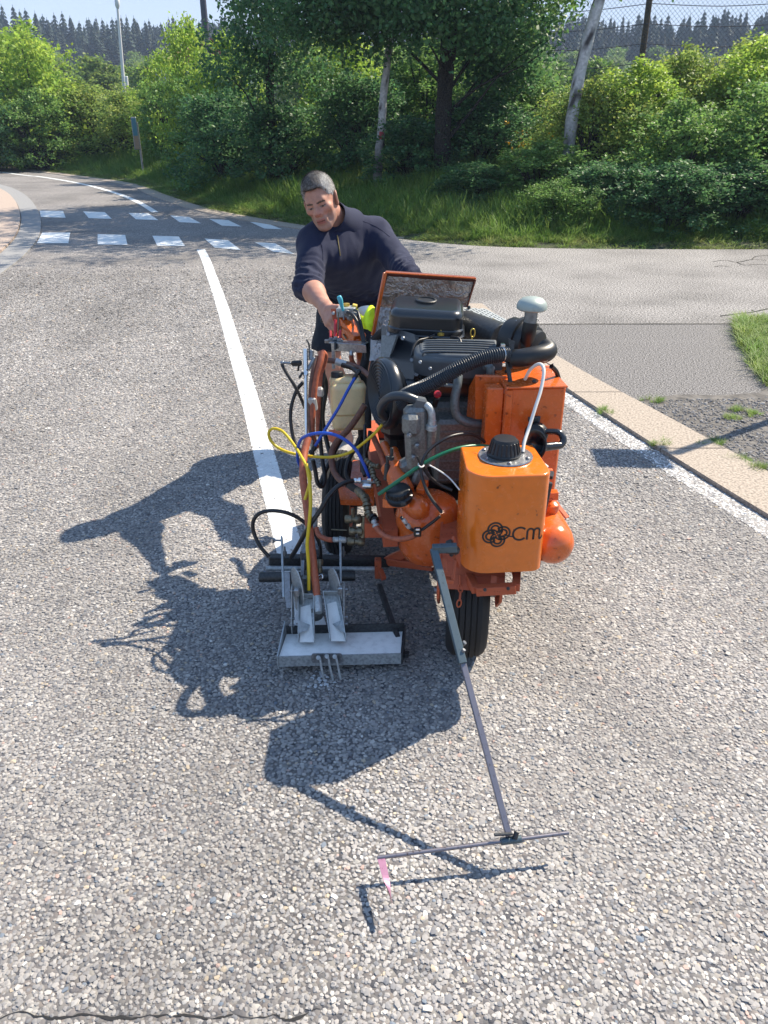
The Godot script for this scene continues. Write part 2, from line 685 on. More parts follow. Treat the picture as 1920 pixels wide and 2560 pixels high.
	mat("arm_steel", lin(0.22, 0.21, 0.24), 0.42, 0.75, {"tex": "worn", "scale": 10.0})
	mat("pink_steel", lin(0.34, 0.17, 0.26), 0.5, 0.4, {"tex": "worn", "scale": 14.0})
	mat("tray_steel", lin(0.46, 0.50, 0.52), 0.45, 0.35, {"tex": "smudge", "scale": 7.0})
	mat("bead_white", lin(0.80, 0.81, 0.80), 0.75, 0.0, {"tex": "blotch", "scale": 6.0})
	mat("plate_cast", lin(0.55, 0.59, 0.60), 0.42, 0.35, {"tex": "smudge", "scale": 9.0})
	var can := mat("jerrycan", lin(0.90, 0.74, 0.42), 0.36, 0.0, {"tex": "blotch", "scale": 5.0})
	can.subsurf_scatter_enabled = true
	can.subsurf_scatter_strength = 0.25
	can.backlight_enabled = true
	can.backlight = Color(0.7, 0.6, 0.4)
	mat("cap_paint", lin(0.33, 0.385, 0.36), 0.45, 0.2, {"tex": "blotch", "scale": 8.0})
	mat("vest", lin(0.72, 0.95, 0.02), 0.7, 0.0, {"back": Color(0.6, 0.6, 0.2)})
	mat("vest_stripe", lin(0.45, 0.46, 0.46), 0.35, 0.3)
	# the person
	var skin := mat("skin", Color.WHITE, 0.58, 0.0, {"vc": true})
	skin.subsurf_scatter_enabled = true
	skin.subsurf_scatter_strength = 0.06
	mat("fleece", lin(0.0085, 0.0135, 0.046), 0.95, 0.0, {"tex": "knit", "bump": "knit", "depth": 0.25, "scale": 4.0, "rim": 0.3})
	mat("shorts", lin(0.012, 0.014, 0.022), 0.9, 0.0, {"tex": "knit", "scale": 6.0})
	mat("hair", Color.WHITE, 0.7, 0.0, {"vc": true})
	mat("eye", lin(0.6, 0.58, 0.55), 0.2)
	mat("iris", lin(0.05, 0.06, 0.06), 0.2)
	mat("shoe", lin(0.40, 0.38, 0.36), 0.7, 0.0, {"tex": "smudge", "scale": 8.0})
	# plants and far things
	mat("leaf", Color.WHITE, 0.5, 0.0, {"vc": true, "back": Color(1.0, 1.0, 1.0), "spec": 0.4})
	mat("grass", Color.WHITE, 0.6, 0.0, {"vc": true, "back": Color(0.9, 0.9, 0.9), "spec": 0.35})
	mat("needle", lin(0.022, 0.05, 0.034), 0.8, 0.0, {"vc": true})
	mat("bark", lin(0.055, 0.045, 0.038), 0.95, 0.0, {"tex": "bark", "bump": "bark", "depth": 2.0, "scale": 2.0})
	mat("birch_bark", lin(0.66, 0.64, 0.64), 0.75, 0.0, {"vc": true, "tex": "smudge", "bump": "bark", "depth": 0.3, "scale": 1.5})
	mat("post_white", lin(0.62, 0.63, 0.64), 0.5)
	mat("post_dark", lin(0.05, 0.05, 0.075), 0.5)
	mat("fence_wire", lin(0.05, 0.055, 0.07), 0.6, 0.3)
	mat("wood_post", lin(0.20, 0.15, 0.10), 0.9, 0.0, {"tex": "bark", "scale": 2.0})
	mat("galvanised", lin(0.32, 0.34, 0.35), 0.45, 0.6, {"tex": "smudge", "scale": 4.0})
	mat("sign_blue", lin(0.05, 0.18, 0.24), 0.45)
	mat("sign_tan", lin(0.30, 0.22, 0.15), 0.5, 0.0, {"tex": "worn", "scale": 6.0})
	mat("house_wall", lin(0.6, 0.6, 0.58), 0.9, 0.0, {"tex": "blotch", "scale": 0.3})
	mat("house_roof", lin(0.33, 0.085, 0.05), 0.8, 0.0, {"tex": "smudge", "scale": 0.5})
	mat("hood_rust", lin(0.20, 0.055, 0.032), 0.55, 0.0, {"tex": "worn", "scale": 7.0})
	mat("window_glass", lin(0.03, 0.035, 0.04), 0.1)


# far edge of the tarmac, from the left to the right (x, z)
const FAR_EDGE := [Vector2(-70, -84), Vector2(-42, -61), Vector2(-24, -42), Vector2(-13.6, -29.8), Vector2(-7.0, -22.1), Vector2(-4.9, -18.2), Vector2(-3.24, -15.1), Vector2(-1.38, -12.76), Vector2(0.22, -11.3), Vector2(1.76, -10.5), Vector2(4.96, -10.35), Vector2(9, -10.6), Vector2(16, -11.6), Vector2(40, -16), Vector2(80, -25)]
# centre of the line that is being painted, from the far end to the machine, and of the finished line beyond the crossing
const NEW_LINE := [Vector2(-2.350, -10.32), Vector2(-2.115, -9.500), Vector2(-1.850, -8.500), Vector2(-1.585, -7.500), Vector2(-1.328, -6.500), Vector2(-1.078, -5.500), Vector2(-0.826, -4.500), Vector2(-0.585, -3.500), Vector2(-0.403, -2.750), Vector2(-0.232, -2.050)]
# kerb beside the lane on the right: its lane edge and its outer edge, from far to near
const KERB_IN := [Vector2(0.626, -7.000), Vector2(0.767, -6.200), Vector2(0.910, -5.500), Vector2(1.072, -4.800), Vector2(1.225, -4.200), Vector2(1.392, -3.600), Vector2(1.572, -3.000), Vector2(1.733, -2.500), Vector2(1.904, -2.000), Vector2(2.120, -1.400)]
const KERB_OUT := [Vector2(0.880, -7.000), Vector2(1.010, -6.200), Vector2(1.160, -5.500), Vector2(1.347, -4.800), Vector2(1.537, -4.200), Vector2(1.721, -3.600), Vector2(1.897, -3.000), Vector2(2.055, -2.500), Vector2(2.225, -2.000), Vector2(2.440, -1.400)]
# island on the left: road edge of its gutter, from far to near
const ISLAND := [Vector2(-34, -46), Vector2(-19, -31), Vector2(-13, -25.2), Vector2(-9.742, -21.153), Vector2(-8.395, -19.117), Vector2(-7.213, -16.897), Vector2(-6.220, -14.784), Vector2(-5.511, -13.122), Vector2(-4.868, -11.404), Vector2(-4.392, -9.751), Vector2(-4.126, -8.517), Vector2(-3.7, -6.6), Vector2(-3.4, -4.0), Vector2(-3.5, -1.0), Vector2(-4.2, 3.0)]


func smooth2(pts: Array, sub := 5) -> Array:
	var out := []
	for i in pts.size() - 1:
		var p0: Vector2 = pts[maxi(i - 1, 0)]
		var p3: Vector2 = pts[mini(i + 2, pts.size() - 1)]
		for k in sub:
			out.append(pts[i].cubic_interpolate(pts[i + 1], p0, p3, float(k) / sub))
	out.append(pts[-1])
	return out


func shifted(line: Array, by: float) -> Array:   # to the left of its direction when by > 0, seen from above with z down
	var out := []
	for i in line.size():
		var d: Vector2 = (line[mini(i + 1, line.size() - 1)] - line[maxi(i - 1, 0)]).normalized()
		out.append(line[i] + Vector2(d.y, -d.x) * by)
	return out


func band(a: Array, b: Array) -> Array:
	var out := a.duplicate()
	var r := b.duplicate()
	r.reverse()
	out.append_array(r)
	return out


# distance from p to a line and, as y, how far along; sign of the distance by side
func near_line(p: Vector2, line: Array) -> float:
	var best := 1e9
	for i in line.size() - 1:
		var q := Geometry2D.get_closest_point_to_segment(p, line[i], line[i + 1])
		var d := p.distance_squared_to(q)
		if d < best:
			best = d
	return sqrt(best)


func beyond_edge(p: Vector2) -> float:   # metres beyond the far edge of the tarmac, negative on this side
	var best := 1e9
	var side := 1.0
	for i in FAR_EDGE.size() - 1:
		var a: Vector2 = FAR_EDGE[i]
		var b: Vector2 = FAR_EDGE[i + 1]
		var q := Geometry2D.get_closest_point_to_segment(p, a, b)
		var d := p.distance_squared_to(q)
		if d < best - 1e-9:
			best = d
			side = signf((b - a).cross(p - a))
	return sqrt(best) * -side


var hill_noise := noise(FastNoiseLite.TYPE_SIMPLEX_SMOOTH, 0.03, 3, 77)


func height(x: float, z: float) -> float:
	var p := Vector2(x, z)
	var d := beyond_edge(p)
	if d < 0.35:
		return -0.03 if d < 0 else lerpf(-0.03, 0.03, d / 0.35)
	var h := 0.03 + 1.0 * smoothstep(0.4, 6.5, d) + 0.4 * smoothstep(5.0, 12.0, d)
	h -= 1.4 * smoothstep(13.0, 45.0, d)
	var far := p.length()
	h += 1.6 * smoothstep(60.0, 110.0, far) + 11.0 * smoothstep(100.0, 225.0, far) + 9.0 * smoothstep(230.0, 420.0, far) * (0.55 + 0.45 * smoothstep(60.0, -120.0, x))
	h += hill_noise.get_noise_2d(x, z) * (0.22 * smoothstep(1.0, 4.0, d) + 1.6 * smoothstep(80.0, 250.0, far))
	return h


func build_ground() -> void:
	var b := MB.new()
	# rows of growing spacing, so that the bank is fine and the far hill coarse
	var xs := []
	var zs := []
	var at := 0.0
	while at < 620:
		xs.append(at)
		at += maxf(0.55, at * 0.055)
	var cols := []
	for i in range(xs.size() - 1, 0, -1):
		cols.append(-xs[i])
	cols.append_array(xs)
	at = 6.0
	while at > -14.0:
		zs.append(at)
		at -= 0.8 if at > -9 else 0.3
	while at > -620:
		zs.append(at)
		at -= maxf(0.45, (absf(at) - 10) * 0.055)
	for z in zs:
		for x in cols:
			var h := height(x, z)
			var e := 0.4
			b.vert(Vector3(x, h, z), Vector3(height(x - e, z) - height(x + e, z), 2 * e, height(x, z - e) - height(x, z + e)).normalized() if h > 0.0 else Vector3.UP)
	var w := cols.size()
	for j in zs.size() - 1:
		for i in w - 1:
			var a := j * w + i
			b.tri(a, a + 1, a + w + 1)
			b.tri(a, a + w + 1, a + w)
	tag(obj("ground", b, M.soil), "", "", "", "structure")
	# one sheet of tarmac up to the far edge
	var road := MB.new()
	var edge := smooth2(FAR_EDGE, 6)
	road.sheet(band(edge, [Vector2(-90, 12), Vector2(80, 12)]), 0.0, 0.06)
	tag(obj("road", road, M.road_stone), "", "", "", "structure")
	# the finer, paler side road on the right
	var s := MB.new()
	var near := [Vector2(-0.35, -11.75), Vector2(0.05, -10.4), Vector2(0.3, -9.0), Vector2(0.5, -8.0), Vector2(0.70, -7.2), Vector2(0.86, -6.95), Vector2(1.02, -6.27), Vector2(2.873, -6.286), Vector2(4.0, -6.6), Vector2(7.0, -6.9), Vector2(14, -7.2), Vector2(78, -15)]
	var far := []
	for p in shifted(edge, -0.02):
		if p.x > -0.4 and p.x < 78:
			far.append(p)
	s.sheet(band(far, near), 0.004)
	tag(obj("side_road", s, M.side_road), "", "", "", "structure")
	# darker patch of tarmac between the kerb and the side road
	var pa := MB.new()
	pa.sheet([Vector2(1.0, -6.27), Vector2(2.873, -6.286), Vector2(2.640, -5.663), Vector2(2.504, -5.112), Vector2(2.383, -4.640), Vector2(2.259, -4.402), Vector2(2.147, -4.330), Vector2(2.088, -4.388), Vector2(1.985, -4.337), Vector2(1.915, -4.402), Vector2(1.815, -4.359), Vector2(1.774, -4.410), Vector2(1.685, -4.344), Vector2(1.614, -4.359), Vector2(1.507, -4.344), Vector2(1.346, -4.823), Vector2(1.164, -5.349), Vector2(1.08, -5.8)], 0.006)
	tag(obj("tarmac_patch", pa, M.patch), "", "", "", "structure")
	var crack := MB.new()
	crack.sheet([Vector2(1.2, -6.285), Vector2(1.7, -6.288), Vector2(2.2, -6.296), Vector2(2.873, -6.295), Vector2(2.873, -6.275), Vector2(2.2, -6.272), Vector2(1.7, -6.268), Vector2(1.2, -6.262)], 0.010)
	tag(obj("road_joint", crack, M.rubber), "", "", "", "structure")
	# fine cracks in the old side road
	var cracks := MB.new()
	for q in [[Vector2(3.741, -9.016), Vector2(3.848, -9.069), Vector2(3.912, -8.989)], [Vector2(3.862, -9.370), Vector2(4.046, -9.455), Vector2(4.116, -9.314), Vector2(4.378, -9.513), Vector2(4.520, -9.455)], [Vector2(4.116, -9.314), Vector2(4.130, -9.122), Vector2(4.327, -9.176), Vector2(4.529, -9.016)], [Vector2(4.378, -9.513), Vector2(4.528, -9.751), Vector2(4.726, -9.812)], [Vector2(2.853, -6.570), Vector2(3.043, -6.660), Vector2(3.189, -6.721), Vector2(3.416, -6.878)]]:
		var p := smooth2(q, 3)
		cracks.sheet(band(shifted(p, 0.007), shifted(p, -0.007)), 0.0085)
	tag(obj("road_cracks", cracks, M.rubber), "", "", "", "structure")
	# gravel and soil shoulder that the kerb holds in
	var dirt := MB.new()
	dirt.sheet([Vector2(1.483, -4.359), Vector2(1.637, -4.432), Vector2(1.797, -4.477), Vector2(2.033, -4.462), Vector2(2.299, -4.515), Vector2(2.406, -4.714), Vector2(2.518, -5.209), Vector2(2.626, -5.663), Vector2(2.85, -6.30), Vector2(3.6, -6.52), Vector2(7.0, -6.85), Vector2(14, -7.15), Vector2(14, -1.5), Vector2(3.8, -1.2), Vector2(2.43, -1.42), Vector2(2.215, -2.0), Vector2(2.045, -2.5), Vector2(1.887, -3.0), Vector2(1.711, -3.6), Vector2(1.527, -4.2)], 0.010, 0.02)
	tag(obj("gravel_shoulder", dirt, M.dirt), "", "", "", "structure")


func build_markings() -> void:
	var b := MB.new()
	# stones carry the paint close by; beyond, the film itself
	var l := smooth2(NEW_LINE, 6)
	b.sheet(band(shifted(l, 0.052), shifted(l, -0.052)), 0.0020)
	tag(obj("painted_line", b, M.paint), "", "", "", "structure")
	var far := smooth2([Vector2(-46, -63), Vector2(-26, -42.5), Vector2(-12.067, -26.386), Vector2(-9.922, -24.155), Vector2(-7.854, -21.556), Vector2(-6.225, -19.009), Vector2(-5.046, -16.812), Vector2(-4.100, -14.718)], 6)
	b = MB.new()
	b.sheet(band(shifted(far, 0.06), shifted(far, -0.06)), 0.0042)
	tag(obj("painted_line_beyond_crossing", b, M.paint), "", "", "", "structure")
	# the gap of the old joint across the road at the bottom of the view is left dark
	b = MB.new()
	var gap := []
	for k in 111:
		var x := -1.0 + k * 0.008
		gap.append(Vector2(x, -0.854 + joint_wave(x)))
	var upper := []
	var lower := []
	for q in gap:
		var wide := 0.0006 + 0.0042 * maxf(0.0, hill_noise.get_noise_2d(q.x * 700.0, 31.0) + 0.25)
		upper.append(q - Vector2(0, wide))
		lower.append(q + Vector2(0, wide * 0.8))
	b.sheet(band(upper, lower), 0.0012)
	tag(obj("road_joint", b, M.rubber), "", "", "", "structure")
	# white edge line along the kerb
	var e := smooth2(KERB_IN, 5)
	b = MB.new()
	b.sheet(band(shifted(e, -0.006), shifted(e, -0.120)), 0.0020)
	tag(obj("painted_edge_line", b, M.worn_paint), "", "", "", "structure")
	# the two broken rows of the cycle crossing
	var rows := base("cycle_crossing_marking", Vector3.ZERO, "", "", "", "structure")
	var squares := [
		[Vector2(-4.672, -10.859), Vector2(-4.247, -10.859), Vector2(-4.618, -11.957), Vector2(-5.031, -11.957)],
		[Vector2(-3.817, -10.749), Vector2(-3.407, -10.713), Vector2(-3.733, -11.696), Vector2(-4.159, -11.781)],
		[Vector2(-2.994, -10.641), Vector2(-2.617, -10.605), Vector2(-2.920, -11.527), Vector2(-3.318, -11.611)],
		[Vector2(-2.200, -10.465), Vector2(-1.823, -10.261), Vector2(-2.154, -11.164), Vector2(-2.513, -11.323)],
		[Vector2(-1.397, -10.129), Vector2(-1.105, -9.936), Vector2(-1.464, -10.859), Vector2(-1.761, -10.972)],
		[Vector2(-5.852, -13.966), Vector2(-5.385, -13.847), Vector2(-5.824, -14.918), Vector2(-6.279, -14.986)],
		[Vector2(-4.973, -13.789), Vector2(-4.546, -13.673), Vector2(-5.004, -14.718), Vector2(-5.437, -14.851)],
		[Vector2(-4.128, -13.616), Vector2(-3.726, -13.504), Vector2(-4.169, -14.523), Vector2(-4.542, -14.587)],
		[Vector2(-3.311, -13.229), Vector2(-2.927, -13.070), Vector2(-3.322, -13.966), Vector2(-3.709, -14.208)],
		[Vector2(-2.536, -12.761), Vector2(-2.213, -12.661), Vector2(-2.570, -13.504), Vector2(-2.921, -13.673)],
		[Vector2(-1.825, -12.418), Vector2(-1.539, -12.323), Vector2(-1.870, -13.070), Vector2(-2.186, -13.283)]]
	for q in squares:
		var s := MB.new()
		s.sheet(q, 0.0045)
		obj("marking_square", s, M.paint, rows)


func on_band(p: Vector2, line: Array, half: float) -> bool:
	return near_line(p, line) < half


func build_kerbs() -> void:
	# tan kerb on the right, in cast lengths with a joint between
	var inn := smooth2(KERB_IN, 4)
	var out := smooth2(KERB_OUT, 4)
	var k := base("concrete_kerb", Vector3.ZERO, "", "", "", "structure")
	var cuts := [0, 7, 14, 20, 27, inn.size() - 1]
	for c in cuts.size() - 1:
		var a := []
		var b := []
		for i in range(cuts[c], cuts[c + 1] + 1):
			a.append(inn[i])
			b.append(out[i])
		if c > 0:
			a[0] = a[0].lerp(a[1], 0.07)
			b[0] = b[0].lerp(b[1], 0.07)
		var m := MB.new()
		m.sheet(band(a, b), 0.022, 0.03)
		obj("kerb_slab", m, M.kerb, k)
	# narrow tan edging along the far side of the road
	var edge := smooth2(FAR_EDGE.slice(1, 9), 6)
	var m := MB.new()
	m.sheet(band(shifted(edge, 0.10), shifted(edge, -0.22)), 0.012, 0.03)
	tag(obj("concrete_edging", m, M.kerb), "", "", "", "structure")
	# island on the left: gutter, pavement, lawn
	var isl := smooth2(ISLAND, 5)
	m = MB.new()
	m.sheet(band(isl, shifted(isl, -0.30)), 0.014, 0.03)
	tag(obj("gutter_strip", m, M.gutter), "", "", "", "structure")
	m = MB.new()
	m.sheet(band(shifted(isl, -0.31), shifted(isl, -1.25)), 0.035, 0.05)
	tag(obj("pavement", m, M.pavement), "", "", "", "structure")
	m = MB.new()
	m.sheet(band(shifted(isl, -1.26), [Vector2(-60, -50), Vector2(-60, 3)]), 0.05, 0.06)
	tag(obj("island_lawn", m, M.soil), "", "", "", "structure")


# the loose dressing of the road near the camera: every stone with its own shape, turn and tone
func stone_mesh(sd: int, flat: float) -> ArrayMesh:
	var r := RandomNumberGenerator.new()
	r.seed = sd
	var b := MB.new()
	b.colored = true
	var rings := [[0.0, -0.35, 1], [0.95, -0.1, 6], [0.78, 0.52, 5], [0.0, 0.72, 1]]
	var ids := []
	for q in rings:
		var row := []
		var off := r.randf() * TAU
		for k in q[2]:
			var a: float = off + TAU * (k + r.randf_range(-0.2, 0.2)) / q[2]
			var rad: float = q[0] * r.randf_range(0.75, 1.15)
			row.append(Vector3(cos(a) * rad, (q[1] + r.randf_range(-0.12, 0.12)) * flat, -sin(a) * rad * 0.8))
		ids.append(row)
	for j in 2:
		var lo: Array = ids[j + 1] if j else ids[1]
		var hi: Array = ids[j + 2] if j else ids[2]
		if j == 0:
			var i := 0
			var k := 0
			while i < lo.size() or k < hi.size():
				if k * lo.size() >= i * hi.size() and i < lo.size():
					b.outward([lo[i % lo.size()], lo[(i + 1) % lo.size()], hi[k % hi.size()]], Vector3(0, 0.1 * flat, 0))
					i += 1
				else:
					b.outward([lo[i % lo.size()], hi[(k + 1) % hi.size()], hi[k % hi.size()]], Vector3(0, 0.1 * flat, 0))
					k += 1
		else:
			for i in lo.size():
				b.outward([lo[i], lo[(i + 1) % lo.size()], hi[0]], Vector3.ZERO)
	return b.mesh()


func scatter(called: String, mesh: Mesh, m: Material, where: Array, tint: PackedColorArray, parent: Node3D = null) -> MultiMeshInstance3D:
	var mm := MultiMesh.new()
	mm.transform_format = MultiMesh.TRANSFORM_3D
	mm.use_colors = tint.size() > 0
	mm.mesh = mesh
	mm.instance_count = where.size()
	for i in where.size():
		mm.set_instance_transform(i, where[i])
		if tint.size():
			mm.set_instance_color(i, tint[i])
	var o := MultiMeshInstance3D.new()
	o.multimesh = mm
	o.material_override = m
	if parent:
		o.name = called
		parent.add_child(o)
	else:
		o.name = numbered(called)
		add_child(o)
	return o


func joint_wave(x: float) -> float:
	return 0.024 * hill_noise.get_noise_2d(x * 260.0, 3.0)


func side_at(z: float) -> float:   # where the side road begins, as far as the coarse dressing reaches
	return 99.0 if z > -6.9 else lerpf(0.80, 0.16, inverse_lerp(-6.9, -9.8, z))


func build_road_stones() -> void:
	var r := RandomNumberGenerator.new()
	r.seed = 99
	var tones := [lin(0.262, 0.252, 0.247), lin(0.30, 0.29, 0.282), lin(0.225, 0.22, 0.22), lin(0.34, 0.327, 0.312), lin(0.27, 0.26, 0.253), lin(0.315, 0.30, 0.287), lin(0.40, 0.386, 0.366), lin(0.175, 0.177, 0.186), lin(0.29, 0.28, 0.273)]
	var odd := [lin(0.38, 0.28, 0.245), lin(0.40, 0.34, 0.26), lin(0.15, 0.18, 0.22), lin(0.58, 0.57, 0.54), lin(0.40, 0.34, 0.26)]
	var kinds := 5
	var where := []
	var tints := []
	for k in kinds:
		where.append([])
		tints.append(PackedColorArray())
	var drift_noise := noise(FastNoiseLite.TYPE_SIMPLEX_SMOOTH, 0.03, 3, 88)
	var line := smooth2(NEW_LINE, 3)
	var kerb := smooth2(KERB_IN, 3)
	var z := -0.75
	while z > -9.6:
		var step := 0.0098 + 0.0011 * maxf(0.0, -z - 2.0)
		var half := 0.62 * (-z * 0.89 + 0.75) + 0.25
		var keep := 1.0 - smoothstep(7.0, 9.6, -z)
		var x := -half + r.randf() * step
		var kx := 99.0
		for i in kerb.size() - 1:
			if kerb[i].y <= z and kerb[i + 1].y > z:
				kx = lerpf(kerb[i].x, kerb[i + 1].x, inverse_lerp(kerb[i].y, kerb[i + 1].y, z))
		var lx := 99.0
		for i in line.size() - 1:
			if line[i].y <= z and line[i + 1].y > z:
				lx = lerpf(line[i].x, line[i + 1].x, inverse_lerp(line[i].y, line[i + 1].y, z))
		while x < minf(half, minf(kx - 0.006, side_at(z))):
			if r.randf() < keep:
				var p := Vector3(x + r.randf_range(-0.5, 0.5) * step, 0, z + r.randf_range(-0.5, 0.5) * step)
				var size := step * (0.60 + 0.42 * r.randf() * r.randf())
				if r.randf() < 0.12:
					size *= r.randf_range(1.15, 1.6)
				elif r.randf() < 0.2:
					size *= 0.7
				if absf(p.z + 0.854 - joint_wave(p.x)) < 0.003 + 0.006 * absf(hill_noise.get_noise_2d(p.x * 900.0, 9.0)) and p.x < -0.12:
					x += step
					continue
				var turn := Basis.from_euler(Vector3(r.randf_range(-0.22, 0.22), r.randf() * TAU, r.randf_range(-0.22, 0.22)))
				p.y = size * r.randf_range(-0.12, 0.06)
				var c: Color
				var from_line := absf(p.x - lx)
				if from_line < 0.05 + r.randf_range(-0.002, 0.002) and r.randf() < 0.97:
					var s := r.randf_range(0.60, 0.78)
					c = lin(s, s * 1.02, s * 1.02)
				elif r.randf() < 0.85 * exp(-pow(Vector2(p.x + 0.180, (p.z + 1.821) * 0.8).length() / 0.030, 2.0)):
					c = lin(0.50, 0.53, 0.56)
				elif kx - p.x > 0.008 and kx - p.x < 0.125 and r.randf() < 0.88:
					var s := r.randf_range(0.6, 0.82)
					c = lin(s, s, s)
				else:
					c = odd[r.randi() % odd.size()] if r.randf() < 0.035 else tones[r.randi() % tones.size()]
				var drift := 1.0 + 0.34 * drift_noise.get_noise_2d(p.x * 26.0, p.z * 14.0) + 0.16 * drift_noise.get_noise_2d(p.x * 120.0, p.z * 120.0)
				c = c.srgb_to_linear()
				c = Color(c.r * drift * 0.93, c.g * drift * 0.92, c.b * drift * 0.91) if kx - p.x > 0.125 and from_line > 0.055 else c
				var kind := r.randi() % kinds
				where[kind].append(Transform3D(turn * Basis.from_scale(Vector3(size, size * r.randf_range(0.45, 0.7), size)), p))
				tints[kind].append(c)
			x += step
		z -= step
	for k in kinds:
		tag(scatter("road_gravel", stone_mesh(200 + k, 0.75), M.stone, where[k], tints[k]), "grey and pale stones of the coarse road surface", "gravel", "", "stuff")
	# loose gravel on the shoulder behind the kerb
	var w2 := []
	var t2 := PackedColorArray()
	var shoulder := PackedVector2Array([Vector2(1.506, -4.316), Vector2(1.666, -4.373), Vector2(2.262, -4.410), Vector2(3.0, -5.0), Vector2(3.6, -4.2), Vector2(3.2, -2.0), Vector2(2.05, -2.5), Vector2(1.90, -3.0), Vector2(1.73, -3.6), Vector2(1.55, -4.15)])
	for i in 22000:
		var p := Vector2(r.randf_range(1.4, 3.6), r.randf_range(-5.0, -2.2))
		if not Geometry2D.is_point_in_polygon(p, shoulder):
			continue
		var s := r.randf_range(0.003, 0.011) * (1.6 if r.randf() < 0.04 else 1.0)
		w2.append(Transform3D(Basis.from_euler(Vector3(r.randf_range(-0.6, 0.6), r.randf() * TAU, r.randf_range(-0.6, 0.6))) * Basis.from_scale(Vector3.ONE * s), Vector3(p.x, 0.010, p.y)))
		t2.append((tones[r.randi() % tones.size()] as Color).srgb_to_linear() * r.randf_range(0.45, 0.95))
	tag(scatter("shoulder_gravel", stone_mesh(300, 0.8), M.gravel_stone, w2, t2), "loose dark gravel behind the tan kerb", "gravel", "", "stuff")


func turned(at: Vector3, yaw := 0.0, pitch := 0.0, roll := 0.0) -> Transform3D:
	return Transform3D(Basis.from_euler(Vector3(deg_to_rad(pitch), deg_to_rad(yaw), deg_to_rad(roll))), at)


func bolt(parent: Node3D, at: Vector3, axis: Vector3, r: float, l := 0.006, m: Material = null, called := "bolt") -> void:
	var b := MB.new()
	b.lathe(MB.along(at, at + axis), [Vector2(0, 0), Vector2(r, 0), Vector2(r, l * 0.7), Vector2(r * 0.75, l), Vector2(0, l)], 6)
	obj(called, b, m if m else M.zinc, parent)


func hose(called: String, pts: Array, r: float, m: Material, parent: Node3D) -> MeshInstance3D:
	var b := MB.new()
	b.tube(pts, r, 10, 8)
	return obj(called, b, m, parent)


func fitting(parent: Node3D, a: Vector3, b: Vector3, r: float, m: Material, called := "hose_fitting") -> void:
	var s := MB.new()
	var l := a.distance_to(b)
	s.lathe(MB.along(a, b), [Vector2(0, 0), Vector2(r * 0.8, 0), Vector2(r, l * 0.06), Vector2(r, l * 0.4), Vector2(r * 0.75, l * 0.45), Vector2(r * 0.75, l * 0.6), Vector2(r * 1.15, l * 0.62), Vector2(r * 1.15, l * 0.9), Vector2(r * 0.8, l), Vector2(0, l)], 8)
	obj(called, s, m, parent)


func wheel(parent: Node3D, at: Vector3, yaw: float, r: float, w: float, called: String) -> Node3D:
	# a ribbed trailer tyre on an orange rim; the axle is x before the yaw
	var xf := Transform3D(Basis.from_euler(Vector3(0, yaw, 0)) * Basis(Vector3(0, -1, 0), Vector3(1, 0, 0), Vector3(0, 0, 1)), at)
	var prof := []
	var half := w / 2
	for q in [[0.56, -0.36], [0.60, -0.43], [0.72, -0.50], [0.84, -0.49], [0.92, -0.42], [0.955, -0.34]]:
		prof.append(Vector2(r * q[0], w * q[1]))
	var ribs := 5
	for k in ribs:
		var c := lerpf(-0.27, 0.27, float(k) / (ribs - 1))
		var crown := 1.0 - 0.035 * pow(absf(c) / 0.3, 2.0)
		prof.append(Vector2(r * crown, w * (c - 0.05)))
		prof.append(Vector2(r * crown, w * (c + 0.05)))
		if k < ribs - 1:
			prof.append(Vector2(r * (crown - 0.035), w * (c + 0.055)))
			prof.append(Vector2(r * (crown - 0.035), w * (c + 0.08)))
	for q in [[0.955, 0.34], [0.92, 0.42], [0.84, 0.49], [0.72, 0.50], [0.60, 0.43], [0.56, 0.36]]:
		prof.append(Vector2(r * q[0], w * q[1]))
	var b := MB.new()
	b.lathe(xf, prof, 48)
	var t := obj(called, b, M.rubber, parent)
	b = MB.new()
	b.lathe(xf, [Vector2(0, -half * 0.75), Vector2(r * 0.16, -half * 0.75), Vector2(r * 0.2, -half * 0.35), Vector2(r * 0.45, -half * 0.35), Vector2(r * 0.52, -half * 0.8), Vector2(r * 0.57, -half * 0.8), Vector2(r * 0.52, 0), Vector2(r * 0.57, half * 0.8), Vector2(r * 0.45, half * 0.35), Vector2(r * 0.2, half * 0.35), Vector2(0, half * 0.75)], 28)
	obj("rim", b, M.rust_orange, t)
	return t


